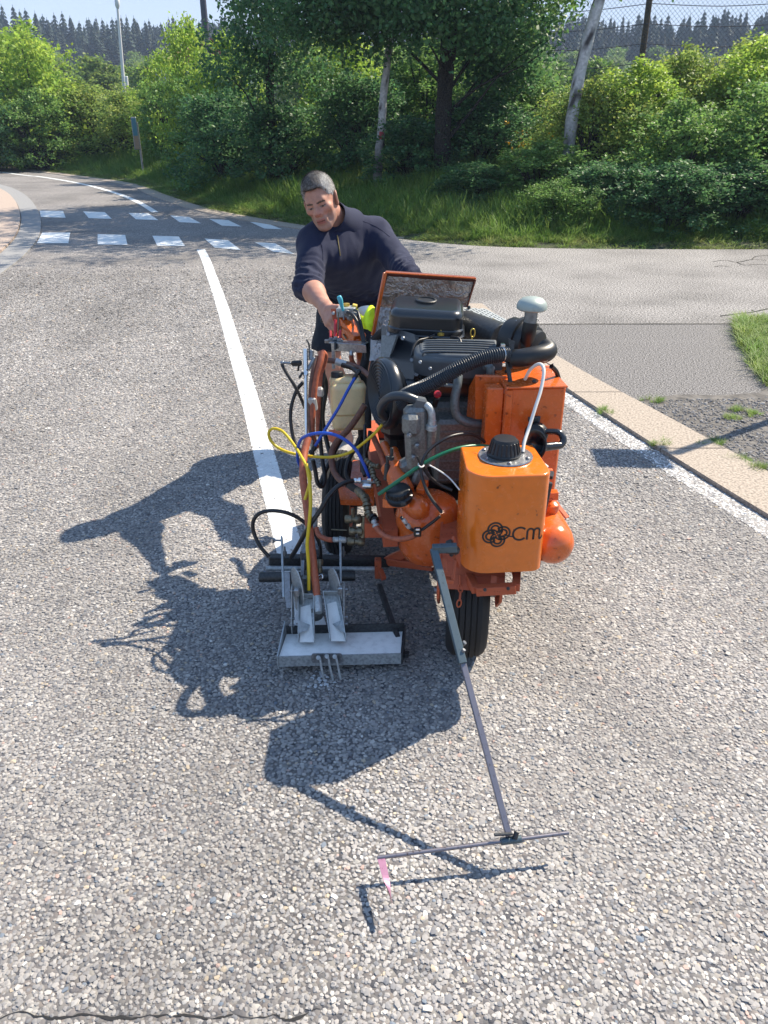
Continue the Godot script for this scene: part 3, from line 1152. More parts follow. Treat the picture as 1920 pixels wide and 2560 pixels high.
func build_machine() -> void:
	var m := base("line_marking_machine", Vector3(0.12, 0, -2.45), "orange walk-behind line marking machine with black petrol engine, hoses and steel guide arm", "road machine")
	var b: MB
	# ---- chassis
	b = MB.new()
	for s in [0.02, 0.42]:
		b.bar(Vector3(s, 0.36, -2.05), Vector3(s - 0.08, 0.36, -3.0), 0.045, 0.06)
	for z in [-2.12, -2.5, -2.95]:
		b.bar(Vector3(-0.06, 0.362, z), Vector3(0.44, 0.362, z), 0.05, 0.05)
	b.bar(Vector3(0.054, 0.183, -2.220), Vector3(0.316, 0.241, -2.200), 0.04, 0.04)
	b.bar(Vector3(0.016, 0.172, -2.240), Vector3(0.116, 0.271, -2.160), 0.035, 0.03)
	b.bar(Vector3(0.020, 0.180, -2.220), Vector3(0.161, 0.220, -2.120), 0.03, 0.025)
	obj("chassis_frame", b, M.rust_orange, m)
	b = MB.new()
	b.box(turned(Vector3(0.2, 0.335, -2.6), 4), Vector3(0.44, 0.012, 0.75), 0.003)
	b.box(turned(Vector3(0.16, 0.50, -2.55), 4), Vector3(0.30, 0.28, 0.34), 0.02)
	obj("engine_bed", b, M.rubber, m)
	# ---- wheels
	var fx := Vector3(0.254, 0.151, -1.900).x
	wheel(m, Vector3(fx + 0.005, 0.2, -2.0), deg_to_rad(-6), 0.2, 0.125, "front_wheel")
	wheel(m, Vector3(-0.165, 0.2, -2.62), deg_to_rad(-4), 0.2, 0.10, "rear_wheel")
	wheel(m, Vector3(0.5, 0.2, -2.68), deg_to_rad(-4), 0.2, 0.10, "rear_wheel")
	b = MB.new()
	b.rod(Vector3(-0.13, 0.2, -2.62), Vector3(0.47, 0.2, -2.68), 0.018)
	obj("axle", b, M.dark_steel, m)
	# front fork: a bent plate round the wheel, with the stub frame above
	b = MB.new()
	var fork := Transform3D(Basis.from_euler(Vector3(0, deg_to_rad(-6), 0)), Vector3(fx + 0.005, 0.2, -2.0))
	for k in 10:
		var a0 := deg_to_rad(34 + k * 10.0)
		var a1 := deg_to_rad(44 + k * 10.0)
		var i0 := Vector3(0, sin(a0) * 0.228, cos(a0) * 0.228)
		var i1 := Vector3(0, sin(a1) * 0.228, cos(a1) * 0.228)
		b.bar(fork * (i0 + Vector3(0.004, 0, 0)), fork * (i1 + Vector3(0.004, 0, 0)), 0.185, 0.005, fork.basis * (i0 + i1), 0)
	for s in [-1.0, 1.0]:
		var poly := PackedVector2Array([Vector2(-0.03, -0.03), Vector2(0.03, -0.03), Vector2(0.185, 0.09), Vector2(0.19, 0.13), Vector2(0.13, 0.20), Vector2(0.0, 0.237), Vector2(-0.10, 0.237)])
		b.prism(fork * Transform3D(Basis(Vector3(0, 0, 1), Vector3(0, 1, 0), Vector3(-1, 0, 0)), Vector3(s * 0.088 + 0.004, 0, 0)), poly, 0.008, 0.001)
	obj("front_fork", b, M.rust_orange, m)
	b = MB.new()
	b.rod(fork * Vector3(-0.105, 0, 0), fork * Vector3(0.105, 0, 0), 0.012)
	obj("axle", b, M.steel, m)
	b = MB.new()
	var f0 := Vector3(0.236, 0.355, -1.860)
	var f1 := Vector3(0.251, 0.354, -1.770)
	var f2 := Vector3(0.357, 0.368, -1.760)
	var f3 := Vector3(0.372, 0.365, -1.840)
	b.bar(f0, f1, 0.022, 0.022)
	b.bar(f1, f2, 0.024, 0.026)
	b.bar(f2, f3, 0.022, 0.022)
	b.bar(f0 + Vector3(0, 0.0, -0.12), f0, 0.022, 0.024)
	b.bar(f3 + Vector3(0, 0.0, -0.16), f3, 0.022, 0.024)
	b.bar(Vector3(0.297, 0.356, -1.775), Vector3(0.303, 0.382, -1.800), 0.016, 0.016)
	obj("front_frame", b, M.rust_orange, m)
	b = MB.new()
	b.bar(fork * Vector3(0, 0.228, -0.02), fork * Vector3(0, 0.30, -0.04), 0.05, 0.05)
	obj("fork_stem", b, M.rust_orange, m)
	for p in [Vector3(0.271, 0.373, -1.745), Vector3(0.333, 0.377, -1.745)]:
		bolt(m, p, Vector3(0, 0.1, 1), 0.005, 0.005, M.dark_steel)
	# chain beside the fork
	var links := [Vector3(0.212, 0.365, -1.830), Vector3(0.212, 0.340, -1.820), Vector3(0.214, 0.323, -1.810), Vector3(0.211, 0.303, -1.800), Vector3(0.209, 0.281, -1.800)]
	for i in links.size() - 1:
		b = MB.new()
		var ring := []
		var mid: Vector3 = (links[i] + links[i + 1]) / 2
		var up: Vector3 = (links[i + 1] - links[i]) * 0.72
		var wide := Vector3(0.006, 0, 0) if i % 2 else Vector3(0, 0, 0.006)
		for k in 9:
			ring.append(mid + up * cos(TAU * k / 8) * 0.8 + wide * sin(TAU * k / 8))
		b.tube(ring, 0.0022, 6, 3)
		obj("chain_link", b, M.rust_orange, m)
	# ---- amber bead tank at the front
	var tank_at := Vector3(Vector3(0.316, 0.685, -1.770).x, 0.405, -1.885)
	var txf := Transform3D(Basis.from_euler(Vector3(0, deg_to_rad(5), 0)) * Basis(Vector3(1, 0, 0), Vector3(0, 0, -1), Vector3(0, 1, 0)), tank_at)
	var plan := PackedVector2Array()
	var hw := 0.108
	# plan seen from above, y of the plan away from the camera
	for k in 7:
		var a := PI + PI / 2 * k / 6.0
		plan.append(Vector2(-hw + 0.062 + cos(a) * 0.062, -0.105 + 0.062 + sin(a) * 0.062))
	for k in 7:
		var a := -PI / 2 + PI / 2 * k / 6.0
		plan.append(Vector2(hw - 0.035 + cos(a) * 0.035, -0.105 + 0.035 + sin(a) * 0.035))
	plan.append(Vector2(hw, 0.10))
	plan.append(Vector2(-hw + 0.012, 0.10))
	b = MB.new()
	b.pillow(txf, plan, 0.287, 0.006, 4)
	var tank := obj("bead_tank", b, M.amber, m)
	var top := tank_at + Vector3(0, 0.287, 0)
	var lid := top + txf.basis * Vector3(0.012, 0.022, 0)
	b = MB.new()
	b.lathe(Transform3D(Basis(), lid + Vector3(0, 0.0005, 0)), [Vector2(0, 0), Vector2(0.072, 0), Vector2(0.0735, 0.0015), Vector2(0.072, 0.0045), Vector2(0, 0.0045)], 36)
	obj("filler_flange", b, M.zinc, tank)
	for k in 6:
		var d := Vector3(cos(TAU * k / 6 + 0.5), 0, sin(TAU * k / 6 + 0.5)) * 0.062
		b = MB.new()
		b.lathe(Transform3D(Basis(), lid + d + Vector3(0, 0.005, 0)), [Vector2(0, 0), Vector2(0.0055, 0), Vector2(0.0055, 0.004), Vector2(0.003, 0.006), Vector2(0, 0.006)], 6)
		obj("bolt", b, M.steel, tank)
	b = MB.new()
	var prof := [Vector2(0, 0.004), Vector2(0.046, 0.004), Vector2(0.046, 0.010), Vector2(0.042, 0.014), Vector2(0.034, 0.046), Vector2(0.030, 0.052), Vector2(0.0, 0.053)]
	b.lathe(Transform3D(Basis(), lid + Vector3(-0.004, 0, 0)), prof, 30)
	for k in 20:
		var a := TAU * k / 20
		var d := Vector3(cos(a), 0, sin(a))
		b.bar(lid + Vector3(-0.004, 0.014, 0) + d * 0.0425, lid + Vector3(-0.004, 0.046, 0) + d * 0.0345, 0.004, 0.004, d)
	obj("filler_cap", b, M.black_plastic, tank)
	print_logo(tank, txf)
	# straps and pipe stubs at the tank's right
	b = MB.new()
	b.bar(Vector3(0.429, 0.647, -1.840), Vector3(0.412, 0.479, -1.840), 0.012, 0.03)
	b.bar(Vector3(0.412, 0.479, -1.840), Vector3(0.412, 0.436, -1.860), 0.012, 0.02)
	b.bar(Vector3(0.438, 0.650, -1.860), Vector3(0.445, 0.658, -1.880), 0.02, 0.012)
	obj("tank_strap", b, M.dark_steel, m)
	b = MB.new()
	b.rod(Vector3(0.424, 0.652, -1.900), Vector3(0.454, 0.648, -1.900), 0.011)
	obj("pipe_stub", b, M.orange, m)
	b = MB.new()
	b.bar(Vector3(0.457, 0.555, -1.950), Vector3(0.489, 0.557, -1.950), 0.026, 0.024)
	obj("frame_stub", b, M.orange, m)
	b = MB.new()
	b.tube([Vector3(0.412, 0.381, -1.860), Vector3(0.426, 0.376, -1.860), Vector3(0.439, 0.368, -1.880), Vector3(0.443, 0.373, -1.900)], 0.007, 8, 4)
	obj("drain_pipe", b, M.dark_steel, m)
	# ---- air reservoir, a small orange bottle at the right
	var c0 := Vector3(0.476, 0.435, -1.870)
	var c1 := c0 + Vector3(-0.02, 0.0, -0.34)
	b = MB.new()
	b.lathe(MB.along(c1, c0), [Vector2(0, -0.03), Vector2(0.03, -0.025), Vector2(0.054, -0.008), Vector2(0.062, 0.02), Vector2(0.062, 0.31), Vector2(0.058, 0.335), Vector2(0.049, 0.353), Vector2(0.034, 0.366), Vector2(0.017, 0.372), Vector2(0.0, 0.374)], 30)
	var bottle := obj("air_reservoir", b, M.orange, m)
	b = MB.new()
	var valve := c0 + Vector3(0.0, 0.05, -0.10)
	b.lathe(Transform3D(Basis(), valve), [Vector2(0, 0), Vector2(0.02, 0), Vector2(0.026, 0.02), Vector2(0.026, 0.035), Vector2(0.012, 0.045), Vector2(0.0, 0.045)], 16)
	obj("valve_boss", b, M.orange, bottle)
	b = MB.new()
	b.rod(valve + Vector3(0, 0.04, 0), valve + Vector3(0.002, 0.075, 0), 0.005)
	b.lathe(Transform3D(Basis(), valve + Vector3(0, 0.052, 0)), [Vector2(0, 0), Vector2(0.009, 0), Vector2(0.009, 0.007), Vector2(0, 0.007)], 6)
	obj("valve_bolt", b, M.brass, bottle)
	b = MB.new()
	b.bar(c0 + Vector3(0.03, 0.055, -0.16), c0 + Vector3(0.062, 0.022, -0.13), 0.03, 0.005, Vector3(0.5, 1, 0))
	obj("mount_bracket", b, M.rust_orange, bottle)
	# ---- hydraulic cabinet and battery box on the right
	b = MB.new()
	var cab0 := Vector3(0.444, 0.798, -2.130)
	var cab := Transform3D(Basis.from_euler(Vector3(0, deg_to_rad(4), 0)), Vector3(cab0.x - 0.012, 0.60, -2.235))
	b.box(cab, Vector3(0.178, 0.42, 0.20), 0.006)
	b.box(cab * Transform3D(Basis(), Vector3(0.0, 0.2125, 0.005)), Vector3(0.18, 0.006, 0.21), 0.002)
	b.box(cab * Transform3D(Basis(), Vector3(-0.078, 0.005, 0.1025)), Vector3(0.02, 0.40, 0.008), 0.002)
	var cabinet := obj("hydraulic_cabinet", b, M.orange, m)
	b = MB.new()
	b.box(cab * Transform3D(Basis(), Vector3(-0.115, 0.0, 0.06)), Vector3(0.05, 0.41, 0.05), 0.003)
	b.bar(cab * Vector3(-0.10, -0.2, 0.06), cab * Vector3(-0.10, -0.38, 0.02), 0.04, 0.04)
	obj("upright_post", b, M.orange, m)
	for p in [Vector3(0.0, 0.217, 0.07), Vector3(-0.06, 0.217, -0.03), Vector3(0.06, 0.217, -0.05)]:
		bolt(cabinet, cab * p, Vector3.UP, 0.006, 0.007, M.dark_steel)
	for p in [Vector3(0.0895, 0.1, 0.06), Vector3(0.0895, -0.1, 0.06)]:
		bolt(cabinet, cab * p, Vector3.RIGHT, 0.005, 0.005, M.steel)
	b = MB.new()
	b.plate([Vector3(0.269, 0.827, -2.200), Vector3(0.276, 0.690, -2.200), Vector3(0.366, 0.688, -2.200), Vector3(0.361, 0.824, -2.200)], 0.006)
	b.plate([Vector3(0.260, 0.767, -2.270), Vector3(0.257, 0.674, -2.270), Vector3(0.276, 0.690, -2.200), Vector3(0.269, 0.827, -2.200)], 0.006)
	b.plate([Vector3(0.269, 0.827, -2.200), Vector3(0.361, 0.824, -2.200), Vector3(0.399, 0.811, -2.260), Vector3(0.373, 0.812, -2.280), Vector3(0.332, 0.820, -2.210)], 0.004)
	obj("battery_box", b, M.orange, m)
	# ---- engine
	b = MB.new()
	# crankcase
	b.box(turned(Vector3(0.260, 0.553, -2.320), 3), Vector3(0.20, 0.22, 0.12), 0.012)
	b.box(turned(Vector3(0.200, 0.592, -2.420), 3), Vector3(0.26, 0.20, 0.16), 0.015)
	for k in 6:
		b.box(turned(Vector3(0.266, 0.546, -2.320) + Vector3(-0.005, 0.08 - k * 0.033, 0.061), 3), Vector3(0.17, 0.005, 0.006), 0.001)
	var engine := obj("engine", b, M.cast, m)
	# black cowling plates on the engine's left
	b = MB.new()
	b.plate([Vector3(0.033, 0.893, -2.500), Vector3(-0.003, 0.792, -2.460), Vector3(0.010, 0.716, -2.360), Vector3(0.070, 0.706, -2.330), Vector3(0.112, 0.809, -2.400), Vector3(0.096, 0.886, -2.450)], 0.02)
	b.plate([Vector3(-0.008, 0.885, -2.560), Vector3(-0.011, 0.780, -2.500), Vector3(0.036, 0.736, -2.400), Vector3(0.064, 0.864, -2.460), Vector3(0.052, 0.890, -2.500)], 0.012)
	for k in 4:
		b.bar(Vector3(0.023, 0.774, -2.430) + Vector3(k * 0.014, 0.004 + k * 0.002, 0.012), Vector3(0.003, 0.716, -2.340) + Vector3(k * 0.016, 0.0, 0.012), 0.006, 0.006)
	obj("cowling", b, M.black_paint, engine)
	b = MB.new()
	b.plate([Vector3(-0.008, 0.864, -2.520), Vector3(-0.012, 0.802, -2.470), Vector3(0.008, 0.787, -2.430), Vector3(0.041, 0.880, -2.460)], 0.008)
	obj("cowling_plate", b, M.cast, engine)
	b = MB.new()
	b.box(turned(Vector3(0.059, 0.662, -2.420)), Vector3(0.14, 0.2, 0.2), 0.03)
	b.box(turned(Vector3(0.189, 0.683, -2.500)), Vector3(0.3, 0.2, 0.2), 0.03)
	obj("engine_block", b, M.black_paint, engine)
	# recoil starter with its ring grille, facing left and a little forward
	var fan := Vector3(-0.017, 0.736, -2.300)
	var fdir := Vector3(-0.93, 0.03, 0.36).normalized()
	b = MB.new()
	b.lathe(MB.along(fan - fdir * 0.09, fan), [Vector2(0.07, 0.02), Vector2(0.104, 0.045), Vector2(0.112, 0.055), Vector2(0.112, 0.076), Vector2(0.106, 0.084), Vector2(0, 0.084)], 40)
	var starter := obj("starter_housing", b, M.black_paint, engine)
	for k in 10:
		b = MB.new()
		var ring := 0.012 + k * 0.0099
		b.lathe(MB.along(fan - fdir * 0.0063, fan), [Vector2(ring - 0.0028, 0), Vector2(ring - 0.0024, 0.004), Vector2(ring, 0.0055), Vector2(ring + 0.0024, 0.004), Vector2(ring + 0.0028, 0)], 40)
		obj("grille_ring", b, M.corrugated, starter)
	# grey ribbed valve cover
	var vc := Transform3D(Basis.from_euler(Vector3(deg_to_rad(4), deg_to_rad(-4), 0)), Vector3(0.216, 0.833, -2.370))
	b = MB.new()
	var cover := PackedVector2Array([Vector2(0.15, 0.085), Vector2(-0.06, 0.085), Vector2(-0.105, 0.06), Vector2(-0.125, 0.02), Vector2(-0.12, -0.045), Vector2(-0.09, -0.075), Vector2(-0.03, -0.088), Vector2(0.10, -0.088), Vector2(0.15, -0.07)])
	var upright := Basis(Vector3(1, 0, 0), Vector3(0, 0, -1), Vector3(0, 1, 0))
	b.pillow(vc * Transform3D(upright, Vector3(0, -0.035, 0)), cover, 0.066, 0.022, 5, 0.4)
	var small := PackedVector2Array()
	for p in cover:
		small.append(p * 0.9 + Vector2(0.004, 0))
	b.pillow(vc * Transform3D(upright, Vector3(0, 0.022, 0)), small, 0.014, 0.011, 4, 0.4)
	var valve_cover := obj("valve_cover", b, M.cover_grey, engine)
	for k in 6:
		b = MB.new()
		var zz := -0.062 + k * 0.021
		b.tube([vc * Vector3(-0.105 + absf(k - 2.5) * 0.006, 0.018, -zz), vc * Vector3(-0.092, 0.034, -zz), vc * Vector3(-0.06, 0.039, -zz), vc * Vector3(0.07, 0.039, -zz), vc * Vector3(0.13, 0.036, -zz)], 0.0035, 6, 4)
		obj("rib", b, M.cover_grey, valve_cover)
	b = MB.new()
	b.prism(vc * Transform3D(upright, Vector3(0, -0.055, 0)), small, 0.02, 0.002, 0.5)
	obj("gasket", b, M.black_plastic, valve_cover)
	# carburettor and bits between the cover and the fuel tank
	b = MB.new()
	b.box(turned(Vector3(0.134, 0.860, -2.500)), Vector3(0.035, 0.03, 0.03), 0.003)
	b.box(turned(Vector3(0.186, 0.859, -2.500)), Vector3(0.045, 0.026, 0.04), 0.004)
	b.rod(Vector3(0.144, 0.869, -2.500), Vector3(0.146, 0.883, -2.500), 0.008)
	b.box(turned(Vector3(0.221, 0.867, -2.490)), Vector3(0.03, 0.022, 0.03), 0.004)
	obj("carburettor", b, M.zinc, engine)
	b = MB.new()
	b.lathe(turned(Vector3(0.184, 0.875, -2.480)), [Vector2(0, 0), Vector2(0.014, 0), Vector2(0.014, 0.008), Vector2(0.007, 0.012), Vector2(0.007, 0.018), Vector2(0, 0.02)], 8)
	obj("oil_cap", b, M.gold, engine)
	b = MB.new()
	var dip := []
	for k in 13:
		dip.append(Vector3(0.285, 0.887, -2.460) + Vector3(cos(TAU * k / 12) * 0.007, sin(TAU * k / 12) * 0.013, 0))
	b.tube(dip, 0.0024, 6, 2)
	b.rod(Vector3(0.284, 0.876, -2.460), Vector3(0.281, 0.860, -2.460), 0.003)
	obj("dipstick", b, M.gold, engine)
	# black fuel tank on top
	var ft := Transform3D(Basis.from_euler(Vector3(deg_to_rad(3), deg_to_rad(-5), deg_to_rad(-2))), Vector3(0.142, 0.900, -2.580))
	b = MB.new()
	b.prism(ft * Transform3D(upright, Vector3(0, -0.045, 0)), rrect(0.245, 0.21, 0.035), 0.05, 0.010)
	b.prism(ft * Transform3D(upright, Vector3(0, -0.030, 0)), rrect(0.258, 0.223, 0.04), 0.010, 0.003)
	b.pillow(ft * Transform3D(upright, Vector3(0, -0.022, 0)), rrect(0.240, 0.205, 0.04, 7), 0.079, 0.026, 6)
	var fuel := obj("fuel_tank", b, M.black_paint, engine)
	b = MB.new()
	b.lathe(ft * Transform3D(Basis(), Vector3(-0.005, 0.0572, -0.02)), [Vector2(0, 0), Vector2(0.036, 0), Vector2(0.036, 0.006), Vector2(0.033, 0.008), Vector2(0.028, 0.008), Vector2(0.027, 0.004), Vector2(0, 0.004)], 30)
	obj("filler_ring", b, M.black_plastic, fuel)
	# silencer under its perforated guard
	var q0 := Vector3(0.246, 0.912, -2.720)
	var q1 := Vector3(0.361, 0.892, -2.780)
	var q2 := Vector3(0.428, 0.885, -2.600)
	var q3 := Vector3(0.376, 0.876, -2.520)
	b = MB.new()
	var across := (q3 - q2)
	b.rod(Vector3(0.279, 0.856, -2.680), Vector3(0.390, 0.848, -2.520), 0.055, 22)
	obj("silencer", b, M.dark_steel, engine)
	b = MB.new()
	# the guard: strips with slots left open between them
	var rows := 7
	var columns := 9
	var guard := obj("silencer_guard", guard_mesh(q0, q1, q2, q3, rows, columns), M.plate_cast, engine)
	b = MB.new()
	b.plate([Vector3(0.376, 0.875, -2.520), Vector3(0.370, 0.830, -2.530), Vector3(0.397, 0.832, -2.500), Vector3(0.408, 0.872, -2.520)], 0.003)
	obj("guard_side", b, M.orange, guard)
	for k in 3:
		b = MB.new()
		b.bar(Vector3(0.380, 0.868, -2.505) + Vector3(0.002, -k * 0.013, 0.004), Vector3(0.397, 0.869, -2.495) + Vector3(0.002, -k * 0.013, 0.004), 0.002, 0.005)
		obj("guard_slot", b, M.print, guard)
	for p in [Vector3(0.297, 0.907, -2.720), Vector3(0.377, 0.889, -2.565), Vector3(0.332, 0.891, -2.620)]:
		bolt(guard, p, Vector3.UP, 0.006, 0.010, M.dark_steel)
	b = MB.new()
	b.plate([Vector3(0.349, 0.893, -2.630), Vector3(0.360, 0.888, -2.610), Vector3(0.386, 0.889, -2.610), Vector3(0.373, 0.894, -2.630)], 0.0015)
	obj("sticker", b, M.gold, guard)
	for p in [Vector3(0.015, 0.880, -2.470), Vector3(0.061, 0.874, -2.440), Vector3(0.011, 0.745, -2.360), Vector3(0.089, 0.818, -2.390), Vector3(0.104, 0.780, -2.360)]:
		bolt(engine, p, Vector3(-0.2, 0.3, 1), 0.0075, 0.008, M.steel)
	for p in [Vector3(0.109, 0.846, -2.270), Vector3(0.139, 0.829, -2.260), Vector3(0.307, 0.837, -2.260), Vector3(0.328, 0.831, -2.260)]:
		bolt(engine, p, Vector3(0, 0.2, 1), 0.006, 0.008, M.zinc)
	hose("spark_lead", [Vector3(0.216, 0.873, -2.460), Vector3(0.236, 0.879, -2.420), Vector3(0.242, 0.869, -2.400), Vector3(0.238, 0.857, -2.380)], 0.005, M.hose_black, engine)
	hose("fuel_line", [Vector3(0.161, 0.880, -2.460), Vector3(0.134, 0.874, -2.440), Vector3(0.109, 0.872, -2.420), Vector3(0.093, 0.857, -2.400), Vector3(0.088, 0.834, -2.380)], 0.004, M.hose_black, engine)
	# ---- air filter: black canister, cap on a stem, hose to the engine
	var af := Vector3(0.449, 0.880, -2.360)
	var adir := Vector3(0.62, -0.05, 0.55).normalized()
	var axf := MB.along(af - adir * 0.05, af)
	b = MB.new()
	b.lathe(axf, [Vector2(0, -0.03), Vector2(0.06, -0.03), Vector2(0.066, -0.02), Vector2(0.066, 0.012), Vector2(0.074, 0.014), Vector2(0.074, 0.026), Vector2(0.066, 0.028), Vector2(0.064, 0.052), Vector2(0.056, 0.056), Vector2(0.054, 0.070), Vector2(0.046, 0.073), Vector2(0.044, 0.086), Vector2(0.034, 0.09), Vector2(0.0, 0.092)], 34)
	var filter := obj("air_filter", b, M.black_plastic, engine)
	b = MB.new()
	b.tube([Vector3(0.439, 0.875, -2.330), Vector3(0.437, 0.906, -2.320), Vector3(0.437, 0.933, -2.310), Vector3(0.439, 0.956, -2.310)], 0.0215, 16, 4)
	obj("intake_elbow", b, M.black_plastic, filter)
	b = MB.new()
	var st0 := Vector3(0.438, 0.951, -2.310)
	var st1 := Vector3(0.439, 1.001, -2.310)
	b.rod(st0, st1, 0.0195, 20)
	obj("intake_stem", b, M.galvanised, filter)
	b = MB.new()
	b.lathe(MB.along(st1 - (st1 - st0).normalized() * 0.004, st1), [Vector2(0.018, 0.002), Vector2(0.040, -0.004), Vector2(0.045, 0.000), Vector2(0.0455, 0.008), Vector2(0.041, 0.020), Vector2(0.030, 0.030), Vector2(0.015, 0.034), Vector2(0, 0.035)], 32)
	obj("rain_cap", b, M.cap_paint, filter)
	for d in [Vector3(0.0, 0.076, 0), Vector3(0.05, -0.05, 0.03), Vector3(-0.045, 0.06, -0.02)]:
		b = MB.new()
		b.tube([af + d * 0.96, af + d * 1.12 + adir * 0.01, af + d * 0.98 + adir * 0.03], 0.0018, 5, 4)
		obj("spring_clip", b, M.steel, filter)
	b = MB.new()
	b.tube([Vector3(0.474, 0.902, -2.240), Vector3(0.480, 0.895, -2.220), Vector3(0.463, 0.891, -2.200), Vector3(0.435, 0.888, -2.190), Vector3(0.400, 0.881, -2.190), Vector3(0.377, 0.875, -2.200)], 0.0275, 18, 5)
	obj("rubber_elbow", b, M.black_plastic, filter)
	b = MB.new()
	b.plate([Vector3(0.360, 0.935, -2.205), Vector3(0.369, 0.849, -2.190), Vector3(0.376, 0.850, -2.190), Vector3(0.378, 0.926, -2.205)], 0.006)
	b.bar(Vector3(0.359, 0.869, -2.190), Vector3(0.371, 0.803, -2.170), 0.012, 0.008)
	obj("hose_bracket", b, M.dark_steel, engine)
	for p in [Vector3(0.353, 0.793, -2.160), Vector3(0.375, 0.804, -2.165)]:
		bolt(engine, p, Vector3(-0.5, 0, 1), 0.008, 0.014, M.steel)
	b = MB.new()
	b.corrugated([Vector3(0.358, 0.889, -2.200), Vector3(0.323, 0.892, -2.180), Vector3(0.276, 0.884, -2.170), Vector3(0.224, 0.864, -2.160), Vector3(0.174, 0.834, -2.160), Vector3(0.117, 0.800, -2.170), Vector3(0.071, 0.769, -2.200), Vector3(0.048, 0.737, -2.220), Vector3(0.044, 0.696, -2.240), Vector3(0.075, 0.670, -2.260), Vector3(0.113, 0.677, -2.300)], 0.0205, 0.0022, 0.0062, 20)
	obj("corrugated_hose", b, M.corrugated, engine)
	b = MB.new()
	var cl := Vector3(0.348, 0.890, -2.196)
	b.lathe(MB.along(cl, cl + Vector3(-0.5, -0.02, 0.1)), [Vector2(0.0235, 0), Vector2(0.0245, 0.001), Vector2(0.0245, 0.009), Vector2(0.0235, 0.010)], 26)
	b.box(turned(cl + Vector3(-0.005, 0.028, 0.0)), Vector3(0.012, 0.008, 0.014), 0.001)
	obj("hose_clamp", b, M.chrome, engine)
	# exhaust stubs
	b = MB.new()
	b.tube([Vector3(0.221, 0.824, -2.220), Vector3(0.217, 0.797, -2.200), Vector3(0.210, 0.748, -2.190), Vector3(0.217, 0.710, -2.190), Vector3(0.241, 0.687, -2.190), Vector3(0.279, 0.673, -2.200), Vector3(0.355, 0.656, -2.230)], 0.0135, 14, 6)
	b.rod(Vector3(0.209, 0.794, -2.200), Vector3(0.172, 0.797, -2.200), 0.006)
	obj("exhaust_pipe", b, M.exhaust, engine)
	b = MB.new()
	b.tube([Vector3(0.308, 0.831, -2.260), Vector3(0.311, 0.841, -2.250), Vector3(0.317, 0.834, -2.240), Vector3(0.318, 0.810, -2.240)], 0.012, 12, 5)
	obj("breather_pipe", b, M.exhaust, engine)
	b = MB.new()
	b.lathe(turned(Vector3(0.159, 0.765, -2.200), 0, 40), [Vector2(0, 0), Vector2(0.010, 0), Vector2(0.012, 0.006), Vector2(0.010, 0.012), Vector2(0, 0.013)], 14)
	obj("oil_filler_knob", b, M.red, engine)
	b = MB.new()
	b.rod(Vector3(0.153, 0.725, -2.220), Vector3(0.158, 0.760, -2.200), 0.009)
	obj("oil_filler_neck", b, M.black_plastic, engine)
	# ---- paint pump: grey castings with an elbow
	b = MB.new()
	b.box(turned(Vector3(0.094, 0.668, -2.100), 8, 0, 3), Vector3(0.065, 0.20, 0.05), 0.012)
	b.box(turned(Vector3(0.078, 0.719, -2.080), 8), Vector3(0.05, 0.07, 0.05), 0.014)
	b.rod(Vector3(0.136, 0.583, -2.100), Vector3(0.136, 0.697, -2.100), 0.0165, 16)
	b.box(turned(Vector3(0.084, 0.581, -2.110), 8, 0, 30), Vector3(0.07, 0.05, 0.05), 0.008)
	b.box(turned(Vector3(0.108, 0.546, -2.100), 8, 0, -20), Vector3(0.05, 0.05, 0.05), 0.008)
	var pump := obj("paint_pump", b, M.cast, m)
	b = MB.new()
	b.tube([Vector3(0.112, 0.772, -2.100), Vector3(0.125, 0.769, -2.090), Vector3(0.135, 0.754, -2.085), Vector3(0.138, 0.730, -2.085)], 0.0105, 12, 5)
	b.lathe(MB.along(Vector3(0.136, 0.700, -2.085), Vector3(0.138, 0.730, -2.085)), [Vector2(0, 0), Vector2(0.017, 0), Vector2(0.017, 0.014), Vector2(0.013, 0.016), Vector2(0.013, 0.03), Vector2(0, 0.03)], 6)
	obj("elbow", b, M.plate_cast, pump)
	b = MB.new()
	b.box(turned(Vector3(0.101, 0.770, -2.100), 0, 0, -12), Vector3(0.036, 0.045, 0.03), 0.006)
	obj("pump_head", b, M.cover_grey, pump)
	hose("suction_hose", [Vector3(0.091, 0.784, -2.100), Vector3(0.057, 0.796, -2.100), Vector3(0.021, 0.787, -2.120), Vector3(-0.004, 0.752, -2.160), Vector3(-0.008, 0.713, -2.200), Vector3(0.006, 0.683, -2.240)], 0.0135, M.corrugated, pump)
	for p in [Vector3(0.096, 0.660, -2.065), Vector3(0.071, 0.697, -2.050), Vector3(0.086, 0.626, -2.060)]:
		b = MB.new()
		b.lathe(MB.along(p, p + Vector3(0, 0, 1)), [Vector2(0, 0), Vector2(0.009, 0), Vector2(0.009, 0.01), Vector2(0.004, 0.012), Vector2(0.004, 0.018), Vector2(0, 0.018)], 6)
		obj("bolt", b, M.steel, pump)
	# ---- paint vessel: the big orange body low in the middle, the tube and the ball
	b = MB.new()
	var v0 := Vector3(0.146, 0.255, -2.100)
	b.lathe(Transform3D(Basis.from_euler(Vector3(0, 0, deg_to_rad(4))), v0), [Vector2(0, -0.005), Vector2(0.05, 0.002), Vector2(0.085, 0.03), Vector2(0.10, 0.07), Vector2(0.10, 0.17), Vector2(0.085, 0.205), Vector2(0.055, 0.225), Vector2(0, 0.23)], 36)
	var vessel := obj("paint_vessel", b, M.orange, m)
	b = MB.new()
	b.lathe(MB.along(Vector3(0.062, 0.511, -2.050), Vector3(0.015, 0.573, -2.160)), [Vector2(0, 0), Vector2(0.03, 0.0), Vector2(0.033, 0.01), Vector2(0.033, 0.09), Vector2(0.036, 0.095), Vector2(0.036, 0.108), Vector2(0.028, 0.112), Vector2(0, 0.112)], 26)
